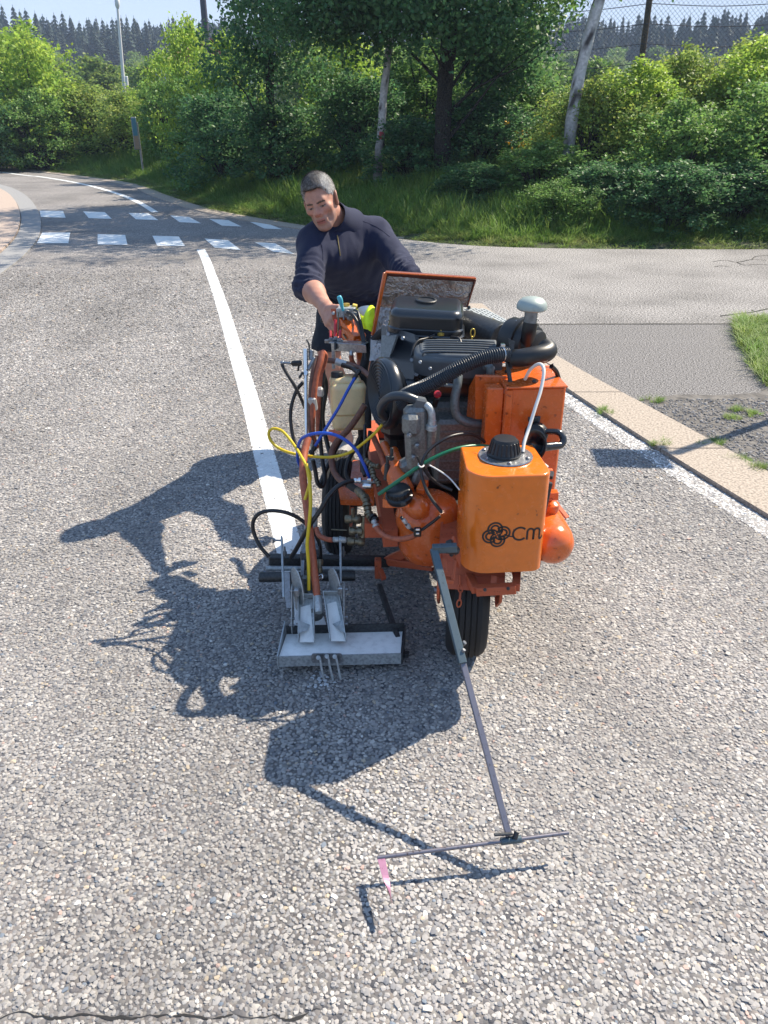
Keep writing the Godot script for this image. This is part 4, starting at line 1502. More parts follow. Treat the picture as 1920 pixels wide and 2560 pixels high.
	obj("filter_tube", b, M.orange, vessel)
	b = MB.new()
	b.lathe(MB.along(Vector3(0.094, 0.486, -2.020), Vector3(0.117, 0.493, -1.960)), [Vector2(0, -0.05), Vector2(0.033, -0.05), Vector2(0.036, -0.035), Vector2(0.036, 0.01), Vector2(0.034, 0.026), Vector2(0.026, 0.038), Vector2(0.014, 0.045), Vector2(0, 0.047)], 26)
	obj("accumulator", b, M.orange, vessel)
	b = MB.new()
	b.bar(Vector3(0.002, 0.515, -1.980), Vector3(0.071, 0.520, -1.970), 0.012, 0.026)
	b.bar(Vector3(0.002, 0.515, -1.980), Vector3(0.007, 0.499, -2.060), 0.012, 0.026)
	obj("lid_clamp", b, M.orange, vessel)
	b = MB.new()
	b.bar(Vector3(0.105, 0.532, -2.020), Vector3(0.120, 0.545, -2.060), 0.024, 0.02)
	obj("stay", b, M.orange, vessel)
	bolt(vessel, Vector3(0.055, 0.505, -1.955) + Vector3(0, 0.022, 0), Vector3(0, 0, 1), 0.009, 0.006, M.dark_steel)
	var kc := Vector3(0.044, 0.533, -1.990)
	var kxf := Transform3D(Basis.from_euler(Vector3(deg_to_rad(14), 0, deg_to_rad(8))), kc)
	b = MB.new()
	b.lathe(kxf, [Vector2(0, -0.012), Vector2(0.036, -0.012), Vector2(0.040, -0.004), Vector2(0.040, 0.006), Vector2(0.034, 0.010), Vector2(0.033, 0.024), Vector2(0.030, 0.026), Vector2(0, 0.026)], 32)
	for k in 22:
		var d := Vector3(cos(TAU * k / 22), 0, sin(TAU * k / 22))
		b.bar(kxf * (d * 0.0335 + Vector3(0, 0.009, 0)), kxf * (d * 0.0335 + Vector3(0, 0.025, 0)), 0.004, 0.005, kxf.basis * d)
	obj("ribbed_cap", b, M.black_plastic, vessel)
	# ---- mudguard over the rear wheel
	b = MB.new()
	b.plate([Vector3(-0.187, 0.362, -2.620), Vector3(-0.152, 0.319, -2.400), Vector3(-0.033, 0.313, -2.400), Vector3(-0.037, 0.348, -2.520), Vector3(-0.081, 0.375, -2.620), Vector3(-0.123, 0.358, -2.660)], 0.006)
	b.plate([Vector3(-0.184, 0.359, -2.620), Vector3(-0.182, 0.340, -2.620), Vector3(-0.151, 0.300, -2.400), Vector3(-0.152, 0.319, -2.400)], 0.006)
	b.plate([Vector3(-0.152, 0.319, -2.400), Vector3(-0.151, 0.300, -2.400), Vector3(-0.036, 0.294, -2.400), Vector3(-0.033, 0.313, -2.400)], 0.006)
	obj("mudguard", b, M.orange, m)
	b = MB.new()
	b.plate([Vector3(-0.222, 0.386, -2.900), Vector3(-0.228, 0.351, -2.880), Vector3(-0.184, 0.333, -2.860), Vector3(-0.157, 0.365, -2.880), Vector3(-0.184, 0.383, -2.920)], 0.006)
	obj("mudguard", b, M.orange, m)
	build_left_side(m)
	build_console(m)
	build_horn(m, cab)
	build_small_hoses(m)
	build_arm(m)


func guard_mesh(q0: Vector3, q1: Vector3, q2: Vector3, q3: Vector3, rows: int, columns: int) -> MB:
	var b := MB.new()
	var at := func(u: float, v: float) -> Vector3:
		return q0.lerp(q1, u).lerp(q3.lerp(q2, u), v)
	var nn := (q3 - q0).cross(q1 - q0).normalized()
	if nn.y < 0:
		nn = -nn
	for i in rows + 1:
		var u := float(i) / rows
		b.bar(at.call(u, 0.0), at.call(u, 1.0), 0.011, 0.003, nn, 0)
	for i in rows:
		for k in columns + 1:
			var v := clampf((k + (0.5 if i % 2 else 0.0)) / columns, 0.0, 1.0)
			b.bar(at.call(float(i) / rows, v), at.call(float(i + 1) / rows, v), 0.0075, 0.0027, nn, 0)
	return b


# the knot and the two letters, as flat print on the tank's front
func print_logo(tank: Node3D, txf: Transform3D) -> void:
	var front := func(u: float, v: float) -> Vector3:   # u across and v up, in metres from the middle of the tank's front
		var y := -0.105
		var x := u
		if u > 0.073:
			var a := minf((u - 0.073) / 0.035, PI / 2)
			x = 0.073 + sin(a) * 0.035
			y = -0.105 + 0.035 * (1 - cos(a))
		elif u < -0.046:
			var a := minf((-0.046 - u) / 0.062, PI / 2)
			x = -0.046 - sin(a) * 0.062
			y = -0.105 + 0.062 * (1 - cos(a))
		return txf * Vector3(x, y, v)
	var strokes := []
	var knot := Vector2(-0.029, 0.118)
	for q in 4:
		var turn := PI / 2 * q + 0.25
		var c := knot + Vector2.from_angle(turn) * 0.0175
		for ring in [0.0185, 0.0105]:
			var path := []
			var open := 2.45 if ring > 0.015 else 2.9
			for k in 25:
				var a := turn - open + 2 * open * k / 24.0
				if k > 19 and ring > 0.015:
					a -= (k - 19) * 0.05
				path.append(c + Vector2.from_angle(a) * ring)
			strokes.append([path, 0.0052])
		var swirl := []
		for k in 9:
			swirl.append(knot + Vector2.from_angle(turn + 0.9 + k * 0.14) * (0.002 + k * 0.0022))
		strokes.append([swirl, 0.0046])
	var cc := []
	for k in 25:
		var a := 0.75 + (TAU - 1.5) * k / 24.0
		cc.append(Vector2(0.034 + cos(a) * 0.0185, 0.118 + sin(a) * 0.0185))
	strokes.append([cc, 0.0054])
	strokes.append([[Vector2(-0.008, 0.118), Vector2(0.006, 0.112), Vector2(0.018, 0.110)], 0.0036])
	for s in 2:
		var x := 0.054 + s * 0.017
		var arch := [Vector2(x, 0.099), Vector2(x, 0.118)]
		for k in 9:
			var a := PI - PI * k / 8.0
			arch.append(Vector2(x + 0.0085 + cos(a) * 0.0085, 0.122 + sin(a) * 0.010))
		arch.append(Vector2(x + 0.017, 0.106 if s else 0.099))
		if s:
			arch.append_array([Vector2(x + 0.0185, 0.100), Vector2(x + 0.023, 0.099), Vector2(x + 0.029, 0.106)])
		strokes.append([arch, 0.0054])
	for s in strokes:
		var b := MB.new()
		var path: Array = smooth2(s[0], 2)
		var half: float = s[1] / 2
		var left := shifted(path, half)
		var right := shifted(path, -half)
		for i in path.size() - 1:
			var quad := []
			for p in [left[i], left[i + 1], right[i + 1], right[i]]:
				var w: Vector3 = front.call(p.x, p.y)
				quad.append(w)
			var mid: Vector3 = front.call(path[i].x, path[i].y)
			var nn: Vector3 = (quad[1] - quad[0]).cross(quad[2] - quad[0]).normalized()
			if nn.dot(mid - txf * Vector3(0, 0, path[i].y)) < 0:
				quad.reverse()
				nn = -nn
			for k in 4:
				quad[k] += nn * 0.0006
			b.face(quad)
		obj("logo_stroke", b, M.print, tank)


func build_left_side(m: Node3D) -> void:
	var b: MB
	# white plastic canister
	var jc := Transform3D(Basis.from_euler(Vector3(deg_to_rad(-8), deg_to_rad(6), 0)), Vector3(-0.128, 0.623, -2.560))
	var upright := Basis(Vector3(1, 0, 0), Vector3(0, 0, -1), Vector3(0, 1, 0))
	b = MB.new()
	b.prism(jc * Transform3D(upright, Vector3(0.004, -0.092, 0)), rrect(0.118, 0.12, 0.022), 0.06, 0.01)
	b.pillow(jc * Transform3D(upright, Vector3(0.004, -0.034, 0)), rrect(0.124, 0.126, 0.024), 0.102, 0.02)
	b.pillow(jc * Transform3D(upright, Vector3(-0.004, 0.060, -0.01)), rrect(0.108, 0.105, 0.022), 0.028, 0.018)
	var can := obj("detergent_canister", b, M.jerrycan, m)
	b = MB.new()
	b.lathe(jc * Transform3D(Basis(), Vector3(-0.032, 0.086, 0.01)), [Vector2(0, 0), Vector2(0.022, 0), Vector2(0.022, 0.016), Vector2(0.019, 0.020), Vector2(0, 0.020)], 26)
	obj("screw_cap", b, M.black_plastic, can)
	# wrapped hose over the canister
	hose("hose_orange", [Vector3(-0.206, 0.753, -2.620), Vector3(-0.153, 0.745, -2.620), Vector3(-0.104, 0.737, -2.600), Vector3(-0.076, 0.729, -2.580), Vector3(-0.047, 0.729, -2.500)], 0.0095, M.hose_brown, m)
	hose("hose_black", [Vector3(-0.145, 0.741, -2.600), Vector3(-0.110, 0.736, -2.580), Vector3(-0.089, 0.728, -2.550)], 0.0085, M.hose_black, m)
	b = MB.new()
	b.tube([Vector3(-0.169, 0.751, -2.610), Vector3(-0.153, 0.746, -2.610), Vector3(-0.133, 0.740, -2.610)], 0.0125, 10, 4)
	obj("tape_wrap", b, M.vest_stripe, m)
	# steel lance with its gun
	b = MB.new()
	b.rod(Vector3(-0.255, 0.514, -2.330), Vector3(-0.253, 0.783, -2.420), 0.0062, 14)
	b.rod(Vector3(-0.253, 0.773, -2.420), Vector3(-0.253, 0.841, -2.440), 0.0085, 14)
	b.lathe(MB.along(Vector3(-0.253, 0.760, -2.410), Vector3(-0.253, 0.775, -2.420)), [Vector2(0, 0), Vector2(0.008, 0), Vector2(0.0095, 0.005), Vector2(0.008, 0.016), Vector2(0, 0.016)], 14)
	var lance := obj("spray_lance", b, M.chrome, m)
	b = MB.new()
	b.box(turned(Vector3(-0.282, 0.796, -2.430), 0, 0, 4), Vector3(0.034, 0.017, 0.016), 0.004)
	b.bar(Vector3(-0.276, 0.786, -2.430), Vector3(-0.279, 0.770, -2.430), 0.006, 0.006)
	b.bar(Vector3(-0.261, 0.773, -2.410), Vector3(-0.273, 0.756, -2.400), 0.008, 0.006)
	obj("gun_body", b, M.black_plastic, lance)
	b = MB.new()
	b.rod(Vector3(-0.300, 0.796, -2.430), Vector3(-0.332, 0.796, -2.440), 0.0045)
	b.rod(Vector3(-0.324, 0.796, -2.440), Vector3(-0.335, 0.793, -2.440), 0.0065)
	obj("gun_fitting", b, M.steel, lance)
	b = MB.new()
	b.tube([Vector3(-0.249, 0.864, -2.460), Vector3(-0.243, 0.858, -2.450), Vector3(-0.241, 0.843, -2.450), Vector3(-0.241, 0.828, -2.440)], 0.003, 8, 4)
	obj("hook", b, M.dark_steel, lance)
	b = MB.new()
	b.rod(Vector3(-0.236, 0.804, -2.440), Vector3(-0.235, 0.834, -2.450), 0.009)
	b.rod(Vector3(-0.245, 0.777, -2.420), Vector3(-0.225, 0.813, -2.440), 0.006)
	obj("gun_valve", b, M.steel, lance)
	# bundle of hoses hung beside the lance
	hose("hose_black", [Vector3(-0.332, 0.791, -2.440), Vector3(-0.317, 0.764, -2.430), Vector3(-0.293, 0.727, -2.420), Vector3(-0.273, 0.682, -2.420), Vector3(-0.262, 0.648, -2.420)], 0.0055, M.hose_black, m)
	hose("hose_black", [Vector3(-0.265, 0.730, -2.440), Vector3(-0.287, 0.703, -2.440), Vector3(-0.305, 0.658, -2.430), Vector3(-0.311, 0.613, -2.420), Vector3(-0.304, 0.557, -2.400), Vector3(-0.288, 0.525, -2.380), Vector3(-0.269, 0.512, -2.370), Vector3(-0.252, 0.526, -2.370)], 0.0062, M.hose_black, m)
	hose("hose_orange", [Vector3(-0.207, 0.803, -2.540), Vector3(-0.214, 0.774, -2.520), Vector3(-0.228, 0.732, -2.500), Vector3(-0.236, 0.676, -2.480), Vector3(-0.243, 0.605, -2.460), Vector3(-0.245, 0.544, -2.450), Vector3(-0.233, 0.493, -2.450)], 0.0115, M.hose_orange, m)
	hose("hose_orange", [Vector3(-0.207, 0.803, -2.540), Vector3(-0.198, 0.784, -2.550), Vector3(-0.211, 0.738, -2.550), Vector3(-0.219, 0.692, -2.540), Vector3(-0.226, 0.613, -2.520), Vector3(-0.228, 0.517, -2.500)], 0.0095, M.hose_orange, m)
	hose("hose_brown", [Vector3(-0.225, 0.792, -2.530), Vector3(-0.238, 0.746, -2.500), Vector3(-0.247, 0.676, -2.480), Vector3(-0.251, 0.580, -2.450), Vector3(-0.243, 0.512, -2.440)], 0.0075, M.hose_brown, m)
	hose("hose_black", [Vector3(-0.217, 0.790, -2.560), Vector3(-0.207, 0.731, -2.550), Vector3(-0.217, 0.638, -2.530), Vector3(-0.222, 0.532, -2.500), Vector3(-0.215, 0.440, -2.470), Vector3(-0.206, 0.392, -2.440), Vector3(-0.214, 0.363, -2.420), Vector3(-0.229, 0.378, -2.410), Vector3(-0.237, 0.424, -2.420), Vector3(-0.243, 0.461, -2.420)], 0.0075, M.hose_black, m)
	hose("hose_black", [Vector3(-0.139, 0.505, -2.550), Vector3(-0.161, 0.475, -2.530), Vector3(-0.189, 0.427, -2.500), Vector3(-0.212, 0.388, -2.450), Vector3(-0.222, 0.368, -2.420)], 0.008, M.hose_black, m)
	fitting(m, Vector3(-0.246, 0.467, -2.440), Vector3(-0.246, 0.529, -2.440), 0.0075, M.zinc)
	b = MB.new()
	b.box(turned(Vector3(-0.240, 0.643, -2.475), 0, 0, 5), Vector3(0.028, 0.05, 0.028), 0.006)
	obj("hose_tie", b, M.vest_stripe, m)
	b = MB.new()
	b.box(turned(Vector3(-0.217, 0.670, -2.520), 0, 0, 5), Vector3(0.022, 0.034, 0.022), 0.006)
	obj("hose_tie", b, M.vest_stripe, m)
	# broad hose crossing under the canister
	hose("hose_brown", [Vector3(-0.063, 0.659, -2.420), Vector3(-0.086, 0.620, -2.420), Vector3(-0.121, 0.570, -2.420), Vector3(-0.156, 0.530, -2.430), Vector3(-0.177, 0.491, -2.420), Vector3(-0.173, 0.449, -2.380), Vector3(-0.152, 0.429, -2.340), Vector3(-0.121, 0.424, -2.300)], 0.0105, M.hose_brown, m)
	# more lines packed between the canister, the mudguard and the engine
	hose("hose_black", [Vector3(-0.081, 0.517, -2.500), Vector3(-0.100, 0.481, -2.480), Vector3(-0.122, 0.448, -2.450), Vector3(-0.130, 0.409, -2.420), Vector3(-0.109, 0.392, -2.380)], 0.008, M.hose_black, m)
	hose("hose_black", [Vector3(-0.047, 0.566, -2.420), Vector3(-0.056, 0.522, -2.380), Vector3(-0.073, 0.475, -2.360), Vector3(-0.063, 0.456, -2.300)], 0.0065, M.hose_black, m)
	hose("hose_orange", [Vector3(-0.041, 0.540, -2.460), Vector3(-0.020, 0.525, -2.380), Vector3(-0.003, 0.513, -2.300), Vector3(0.010, 0.490, -2.240)], 0.010, M.hose_orange, m)
	hose("hose_black", [Vector3(-0.233, 0.764, -2.580), Vector3(-0.203, 0.673, -2.600), Vector3(-0.218, 0.562, -2.580), Vector3(-0.202, 0.467, -2.550), Vector3(-0.177, 0.411, -2.500)], 0.0085, M.hose_black, m)
	hose("hose_black", [Vector3(-0.034, 0.763, -2.560), Vector3(-0.046, 0.712, -2.520), Vector3(-0.053, 0.641, -2.480), Vector3(-0.054, 0.570, -2.440)], 0.012, M.rubber, m)
	# blue air line with two plugs, and the blue loop
	hose("hose_blue", [Vector3(-0.091, 0.757, -2.420), Vector3(-0.117, 0.716, -2.400), Vector3(-0.148, 0.662, -2.380), Vector3(-0.185, 0.607, -2.360), Vector3(-0.231, 0.535, -2.340)], 0.0052, M.hose_blue, m)
	fitting(m, Vector3(-0.099, 0.746, -2.420), Vector3(-0.077, 0.777, -2.420), 0.0075, M.black_plastic)
	fitting(m, Vector3(-0.225, 0.544, -2.340), Vector3(-0.241, 0.520, -2.330), 0.009, M.black_plastic)
	hose("hose_blue", [Vector3(-0.267, 0.490, -2.280), Vector3(-0.276, 0.526, -2.270), Vector3(-0.272, 0.574, -2.260), Vector3(-0.256, 0.608, -2.250), Vector3(-0.216, 0.635, -2.220), Vector3(-0.165, 0.643, -2.200), Vector3(-0.124, 0.630, -2.190), Vector3(-0.088, 0.596, -2.190), Vector3(-0.064, 0.553, -2.180), Vector3(-0.050, 0.517, -2.180), Vector3(-0.040, 0.496, -2.180)], 0.0052, M.hose_blue, m)
	# yellow air line: loop at the left, run to the right, drop to the gun
	hose("hose_yellow", [Vector3(-0.243, 0.457, -2.120), Vector3(-0.226, 0.517, -2.150), Vector3(-0.240, 0.544, -2.180), Vector3(-0.260, 0.561, -2.220), Vector3(-0.286, 0.578, -2.270), Vector3(-0.323, 0.606, -2.310), Vector3(-0.354, 0.612, -2.325), Vector3(-0.371, 0.600, -2.325), Vector3(-0.367, 0.574, -2.320), Vector3(-0.337, 0.548, -2.310), Vector3(-0.283, 0.537, -2.290), Vector3(-0.216, 0.541, -2.260), Vector3(-0.160, 0.537, -2.270), Vector3(-0.102, 0.556, -2.270), Vector3(-0.038, 0.616, -2.250), Vector3(-0.006, 0.657, -2.240)], 0.0048, M.hose_yellow, m)
	# thick black bundle rising to the console, thin pipe at the starter
	hose("cable_bundle", [Vector3(-0.068, 0.380, -2.500), Vector3(-0.077, 0.509, -2.560), Vector3(-0.078, 0.614, -2.600), Vector3(-0.071, 0.715, -2.650), Vector3(-0.049, 0.782, -2.680), Vector3(-0.017, 0.829, -2.660), Vector3(0.008, 0.853, -2.620)], 0.016, M.rubber, m)
	hose("steel_pipe", [Vector3(-0.062, 0.623, -2.330), Vector3(-0.062, 0.582, -2.300), Vector3(-0.062, 0.535, -2.280), Vector3(-0.054, 0.523, -2.270)], 0.0042, M.dark_steel, m)
	var at := [Vector3(-0.059, 0.530, -2.260), Vector3(-0.044, 0.525, -2.240), Vector3(-0.030, 0.521, -2.230), Vector3(-0.015, 0.525, -2.220)]
	for k in 3:
		fitting(m, at[k], at[k + 1], 0.0085, M.brass)


func build_console(m: Node3D) -> void:
	var b: MB
	# hood thrown open towards the driver, lined with foil
	var l0 := Vector3(0.007, 1.022, -2.745)
	var l1 := Vector3(0.317, 1.002, -2.745)
	var l2 := Vector3(0.294, 0.895, -2.775)
	var l3 := Vector3(-0.021, 0.900, -2.775)
	var back := Vector3(0, 0.004, -0.016)
	b = MB.new()
	b.plate([l0 + back, l3 + back, l2 + back, l1 + back], 0.004)
	b.plate([l0 + back, l0, l3, l3 + back], 0.004)
	b.plate([l3, Vector3(-0.040, 0.814, -2.720), Vector3(-0.035, 0.804, -2.760), l3 + back], 0.004)
	b.plate([l0, l0 + back, l1 + back, l1], 0.004)
	b.plate([l1, l1 + back, l2 + back, l2], 0.004)
	var hood := obj("engine_hood", b, M.hood_rust, m)
	b = MB.new()
	b.bar(l0 + Vector3(-0.003, 0.003, 0), Vector3(-0.040, 0.814, -2.720), 0.008, 0.014)
	b.bar(l0 + Vector3(-0.003, 0.004, 0.001), l1 + Vector3(0.003, 0.004, 0.001), 0.005, 0.005)
	obj("hood_edge", b, M.orange, hood)
	var inset := MB.new()
	# crinkled foil: a small grid with relief
	foil_sheet(inset, l0 + back * 0.72 + Vector3(0.006, -0.012, 0), l1 + back * 0.72 + Vector3(-0.006, -0.012, 0), l2 + back * 0.72, l3 + back * 0.72 + Vector3(0.004, 0, 0), 5)
	obj("foil_lining", inset, M.foil, hood)
	inset = MB.new()
	foil_sheet(inset, Vector3(-0.019, 0.897, -2.780), Vector3(0.043, 0.894, -2.780), Vector3(0.040, 0.806, -2.740), Vector3(-0.037, 0.814, -2.720), 6)
	foil_sheet(inset, Vector3(-0.045, 0.818, -2.680), Vector3(0.003, 0.824, -2.660), Vector3(-0.003, 0.763, -2.560), Vector3(-0.048, 0.757, -2.580), 7)
	obj("foil_lining", inset, M.foil, hood)
	# steering column, console plate and valve bank
	b = MB.new()
	b.bar(Vector3(-0.153, 0.840, -2.840), Vector3(-0.089, 0.789, -2.740), 0.05, 0.045)
	b.bar(Vector3(-0.089, 0.792, -2.740), Vector3(-0.082, 0.692, -2.680), 0.026, 0.03)
	b.bar(Vector3(-0.146, 0.782, -2.860), Vector3(-0.118, 0.759, -2.820), 0.03, 0.012)
	var col := obj("steering_column", b, M.orange, m)
	b = MB.new()
	b.plate([Vector3(-0.194, 0.881, -2.840), Vector3(-0.187, 0.845, -2.820), Vector3(-0.168, 0.808, -2.800), Vector3(-0.157, 0.832, -2.800), Vector3(-0.171, 0.885, -2.820)], 0.010)
	obj("console_plate", b, M.rust_orange, m)
	b = MB.new()
	b.bar(Vector3(-0.172, 0.808, -2.900), Vector3(-0.149, 0.750, -2.900), 0.02, 0.012)
	b.bar(Vector3(-0.205, 0.782, -2.920), Vector3(-0.149, 0.732, -2.900), 0.02, 0.01)
	obj("console_bracket", b, M.rust_orange, m)
	bolt(m, Vector3(-0.184, 0.870, -2.815), Vector3(0, 0.2, 1), 0.007, 0.006)
	b = MB.new()
	b.bar(Vector3(-0.170, 0.872, -2.820), Vector3(-0.104, 0.877, -2.800), 0.022, 0.032)
	b.box(turned(Vector3(-0.138, 0.881, -2.850)), Vector3(0.06, 0.01, 0.05), 0.002)
	obj("valve_bank", b, M.tray_steel, m)
	for p in [Vector3(-0.135, 0.880, -2.780), Vector3(-0.108, 0.878, -2.760), Vector3(-0.124, 0.861, -2.780)]:
		b = MB.new()
		b.lathe(MB.along(p, p + Vector3(0.3, 0.2, 1)), [Vector2(0, 0), Vector2(0.011, 0), Vector2(0.011, 0.012), Vector2(0.008, 0.014), Vector2(0.008, 0.022), Vector2(0, 0.022)], 8)
		obj("hydraulic_port", b, M.cast, m)
	b = MB.new()
	b.lathe(turned(Vector3(-0.138, 0.886, -2.860)), [Vector2(0, 0), Vector2(0.012, 0), Vector2(0.012, 0.01), Vector2(0, 0.012)], 8)
	b.rod(Vector3(-0.118, 0.884, -2.860), Vector3(-0.100, 0.879, -2.860), 0.014)
	obj("knob", b, M.gold, m)
	hose("hose_black", [Vector3(-0.131, 0.887, -2.760), Vector3(-0.113, 0.883, -2.740), Vector3(-0.096, 0.865, -2.720), Vector3(-0.082, 0.830, -2.700), Vector3(-0.073, 0.793, -2.680), Vector3(-0.071, 0.741, -2.660)], 0.0055, M.hose_black, m)
	hose("hose_black", [Vector3(-0.106, 0.888, -2.780), Vector3(-0.094, 0.887, -2.760), Vector3(-0.085, 0.865, -2.730), Vector3(-0.075, 0.830, -2.700), Vector3(-0.066, 0.793, -2.670), Vector3(-0.065, 0.744, -2.650)], 0.0055, M.hose_black, m)
	# zinc channel that carries the ball valves
	b = MB.new()
	var ch0 := Vector3(-0.187, 0.792, -2.720)
	var ch1 := Vector3(-0.061, 0.800, -2.660)
	b.bar(ch0, ch1, 0.045, 0.003)
	b.bar(ch0 + Vector3(0, -0.014, 0.021), ch1 + Vector3(0, -0.014, 0.021), 0.003, 0.028)
	b.bar(ch0 + Vector3(0.006, -0.002, 0.0), ch0 + Vector3(0.006, -0.095, 0.014), 0.012, 0.03)
	b.bar(Vector3(-0.213, 0.787, -2.740), Vector3(-0.181, 0.789, -2.740), 0.012, 0.012)
	obj("valve_channel", b, M.zinc, m)
	b = MB.new()
	b.bar(Vector3(-0.172, 0.797, -2.690), Vector3(-0.172, 0.772, -2.680), 0.008, 0.010)
	obj("latch", b, M.black_plastic, m)
	for q in [[826, 842, 826, 845], [838, 806, 838, 840], [851, 834, 850, 848]]:
		b = MB.new()
		var p0: Vector3
		match q[0]:
			826:
				b.rod(Vector3(-0.192, 0.799, -2.740), Vector3(-0.193, 0.820, -2.760), 0.0042)
			838:
				b.rod(Vector3(-0.174, 0.806, -2.730), Vector3(-0.174, 0.859, -2.760), 0.0052)
			_:
				b.rod(Vector3(-0.156, 0.805, -2.710), Vector3(-0.155, 0.829, -2.730), 0.0046)
		obj("red_valve_handle", b, M.red, m)
	for p in [Vector3(-0.190, 0.797, -2.730), Vector3(-0.172, 0.803, -2.720), Vector3(-0.155, 0.801, -2.705)]:
		b = MB.new()
		b.box(turned(p), Vector3(0.013, 0.012, 0.013), 0.002)
		b.rod(p + Vector3(-0.01, -0.004, 0), p + Vector3(0.01, -0.004, 0), 0.005)
		obj("ball_valve", b, M.steel, m)
	b = MB.new()
	b.rod(Vector3(-0.157, 0.826, -2.800), Vector3(-0.156, 0.799, -2.740), 0.0025)
	b.rod(Vector3(-0.165, 0.878, -2.800), Vector3(-0.164, 0.821, -2.760), 0.0025)
	b.rod(Vector3(-0.148, 0.802, -2.780), Vector3(-0.137, 0.791, -2.760), 0.003)
	obj("valve_rod", b, M.brass, m)
	fitting(m, Vector3(-0.115, 0.756, -2.660), Vector3(-0.117, 0.790, -2.680), 0.0075, M.zinc)
	hose("hose_orange", [Vector3(-0.115, 0.758, -2.660), Vector3(-0.113, 0.738, -2.660), Vector3(-0.102, 0.720, -2.660), Vector3(-0.088, 0.709, -2.660)], 0.009, M.hose_orange, m)
	# handlebar that the driver holds
	b = MB.new()
	b.tube([Vector3(-0.236, 0.812, -2.960), Vector3(-0.203, 0.831, -2.930), Vector3(-0.176, 0.842, -2.880), Vector3(-0.153, 0.837, -2.840)], 0.012, 12, 4)
	obj("handlebar", b, M.black_plastic, m)
	b = MB.new()
	b.tube([Vector3(0.108, 0.905, -3.020), Vector3(0.153, 0.921, -3.000), Vector3(0.172, 0.910, -2.920), Vector3(0.177, 0.852, -2.850)], 0.012, 12, 4)
	obj("handlebar", b, M.black_plastic, m)
	# things that lie in the machine without being part of it
	var tool := base("brush", Vector3(-0.157, 0.866, -2.790), "turquoise handled brush stuck upright in the valve bank in front of the driver's hand", "brush")
	b = MB.new()
	b.tube([Vector3(-0.147, 0.882, -2.800), Vector3(-0.152, 0.899, -2.800), Vector3(-0.156, 0.918, -2.800), Vector3(-0.160, 0.930, -2.800), Vector3(-0.162, 0.935, -2.800)], [0.005, 0.0052, 0.0055, 0.006, 0.0065, 0.0072, 0.008, 0.0085, 0.009, 0.0093, 0.0095, 0.0094, 0.009, 0.0085, 0.008, 0.0072, 0.006], 12, 4)
	obj("handle", b, M.turquoise, tool)
	b = MB.new()
	b.rod(Vector3(-0.147, 0.882, -2.800), Vector3(-0.145, 0.852, -2.790), 0.003)
	obj("shaft", b, M.steel, tool)
	var vest := base("safety_vest", Vector3(-0.058, 0.849, -2.800), "crumpled yellow high-visibility vest with grey reflective stripe tucked behind the open hood", "vest")
	b = MB.new()
	cloth(b, [Vector3(-0.066, 0.884, -2.800), Vector3(-0.049, 0.904, -2.790), Vector3(-0.034, 0.897, -2.790)], [Vector3(-0.074, 0.863, -2.740), Vector3(-0.056, 0.877, -2.730), Vector3(-0.033, 0.863, -2.740)], [Vector3(-0.068, 0.842, -2.720), Vector3(-0.054, 0.834, -2.710), Vector3(-0.037, 0.825, -2.720)], 3)
	cloth(b, [Vector3(-0.103, 0.872, -2.860), Vector3(-0.085, 0.884, -2.850), Vector3(-0.067, 0.881, -2.840)], [Vector3(-0.093, 0.852, -2.800), Vector3(-0.079, 0.851, -2.780), Vector3(-0.065, 0.856, -2.770)], [Vector3(-0.081, 0.830, -2.770), Vector3(-0.072, 0.829, -2.750), Vector3(-0.057, 0.827, -2.750)], 4)
	obj("fabric", b, M.vest, vest)
	b = MB.new()
	cloth(b, [Vector3(-0.097, 0.880, -2.845), Vector3(-0.078, 0.895, -2.820), Vector3(-0.055, 0.901, -2.800)], [Vector3(-0.087, 0.873, -2.810), Vector3(-0.072, 0.883, -2.790), Vector3(-0.054, 0.889, -2.775)], [Vector3(-0.078, 0.867, -2.785), Vector3(-0.069, 0.872, -2.765), Vector3(-0.061, 0.866, -2.750)], 5)
	obj("reflective_stripe", b, M.vest_stripe, vest)


func foil_sheet(b: MB, a0: Vector3, a1: Vector3, a2: Vector3, a3: Vector3, sd: int) -> void:
	var f := noise(FastNoiseLite.TYPE_SIMPLEX_SMOOTH, 28.0, 4, sd)
	var nn := (a3 - a0).cross(a1 - a0).normalized()
	if nn.z < 0:
		nn = -nn
	var w := 26
	var h := 12
	var at := b.v.size()
	var pts := []
	for j in h + 1:
		for i in w + 1:
			var p := a0.lerp(a1, float(i) / w).lerp(a3.lerp(a2, float(i) / w), float(j) / h)
			pts.append(p + nn * (0.004 + 0.0055 * f.get_noise_3dv(p)))
	for j in h + 1:
		for i in w + 1:
			var dx: Vector3 = pts[j * (w + 1) + mini(i + 1, w)] - pts[j * (w + 1) + maxi(i - 1, 0)]
			var dy: Vector3 = pts[mini(j + 1, h) * (w + 1) + i] - pts[maxi(j - 1, 0) * (w + 1) + i]
			var n2 := dy.cross(dx).normalized()
			b.vert(pts[j * (w + 1) + i], n2 if n2.z > 0 else -n2)
	for j in h:
		for i in w:
			var q := at + j * (w + 1) + i
			b.tri(q, q + w + 1, q + 1)
			b.tri(q + 1, q + w + 1, q + w + 2)


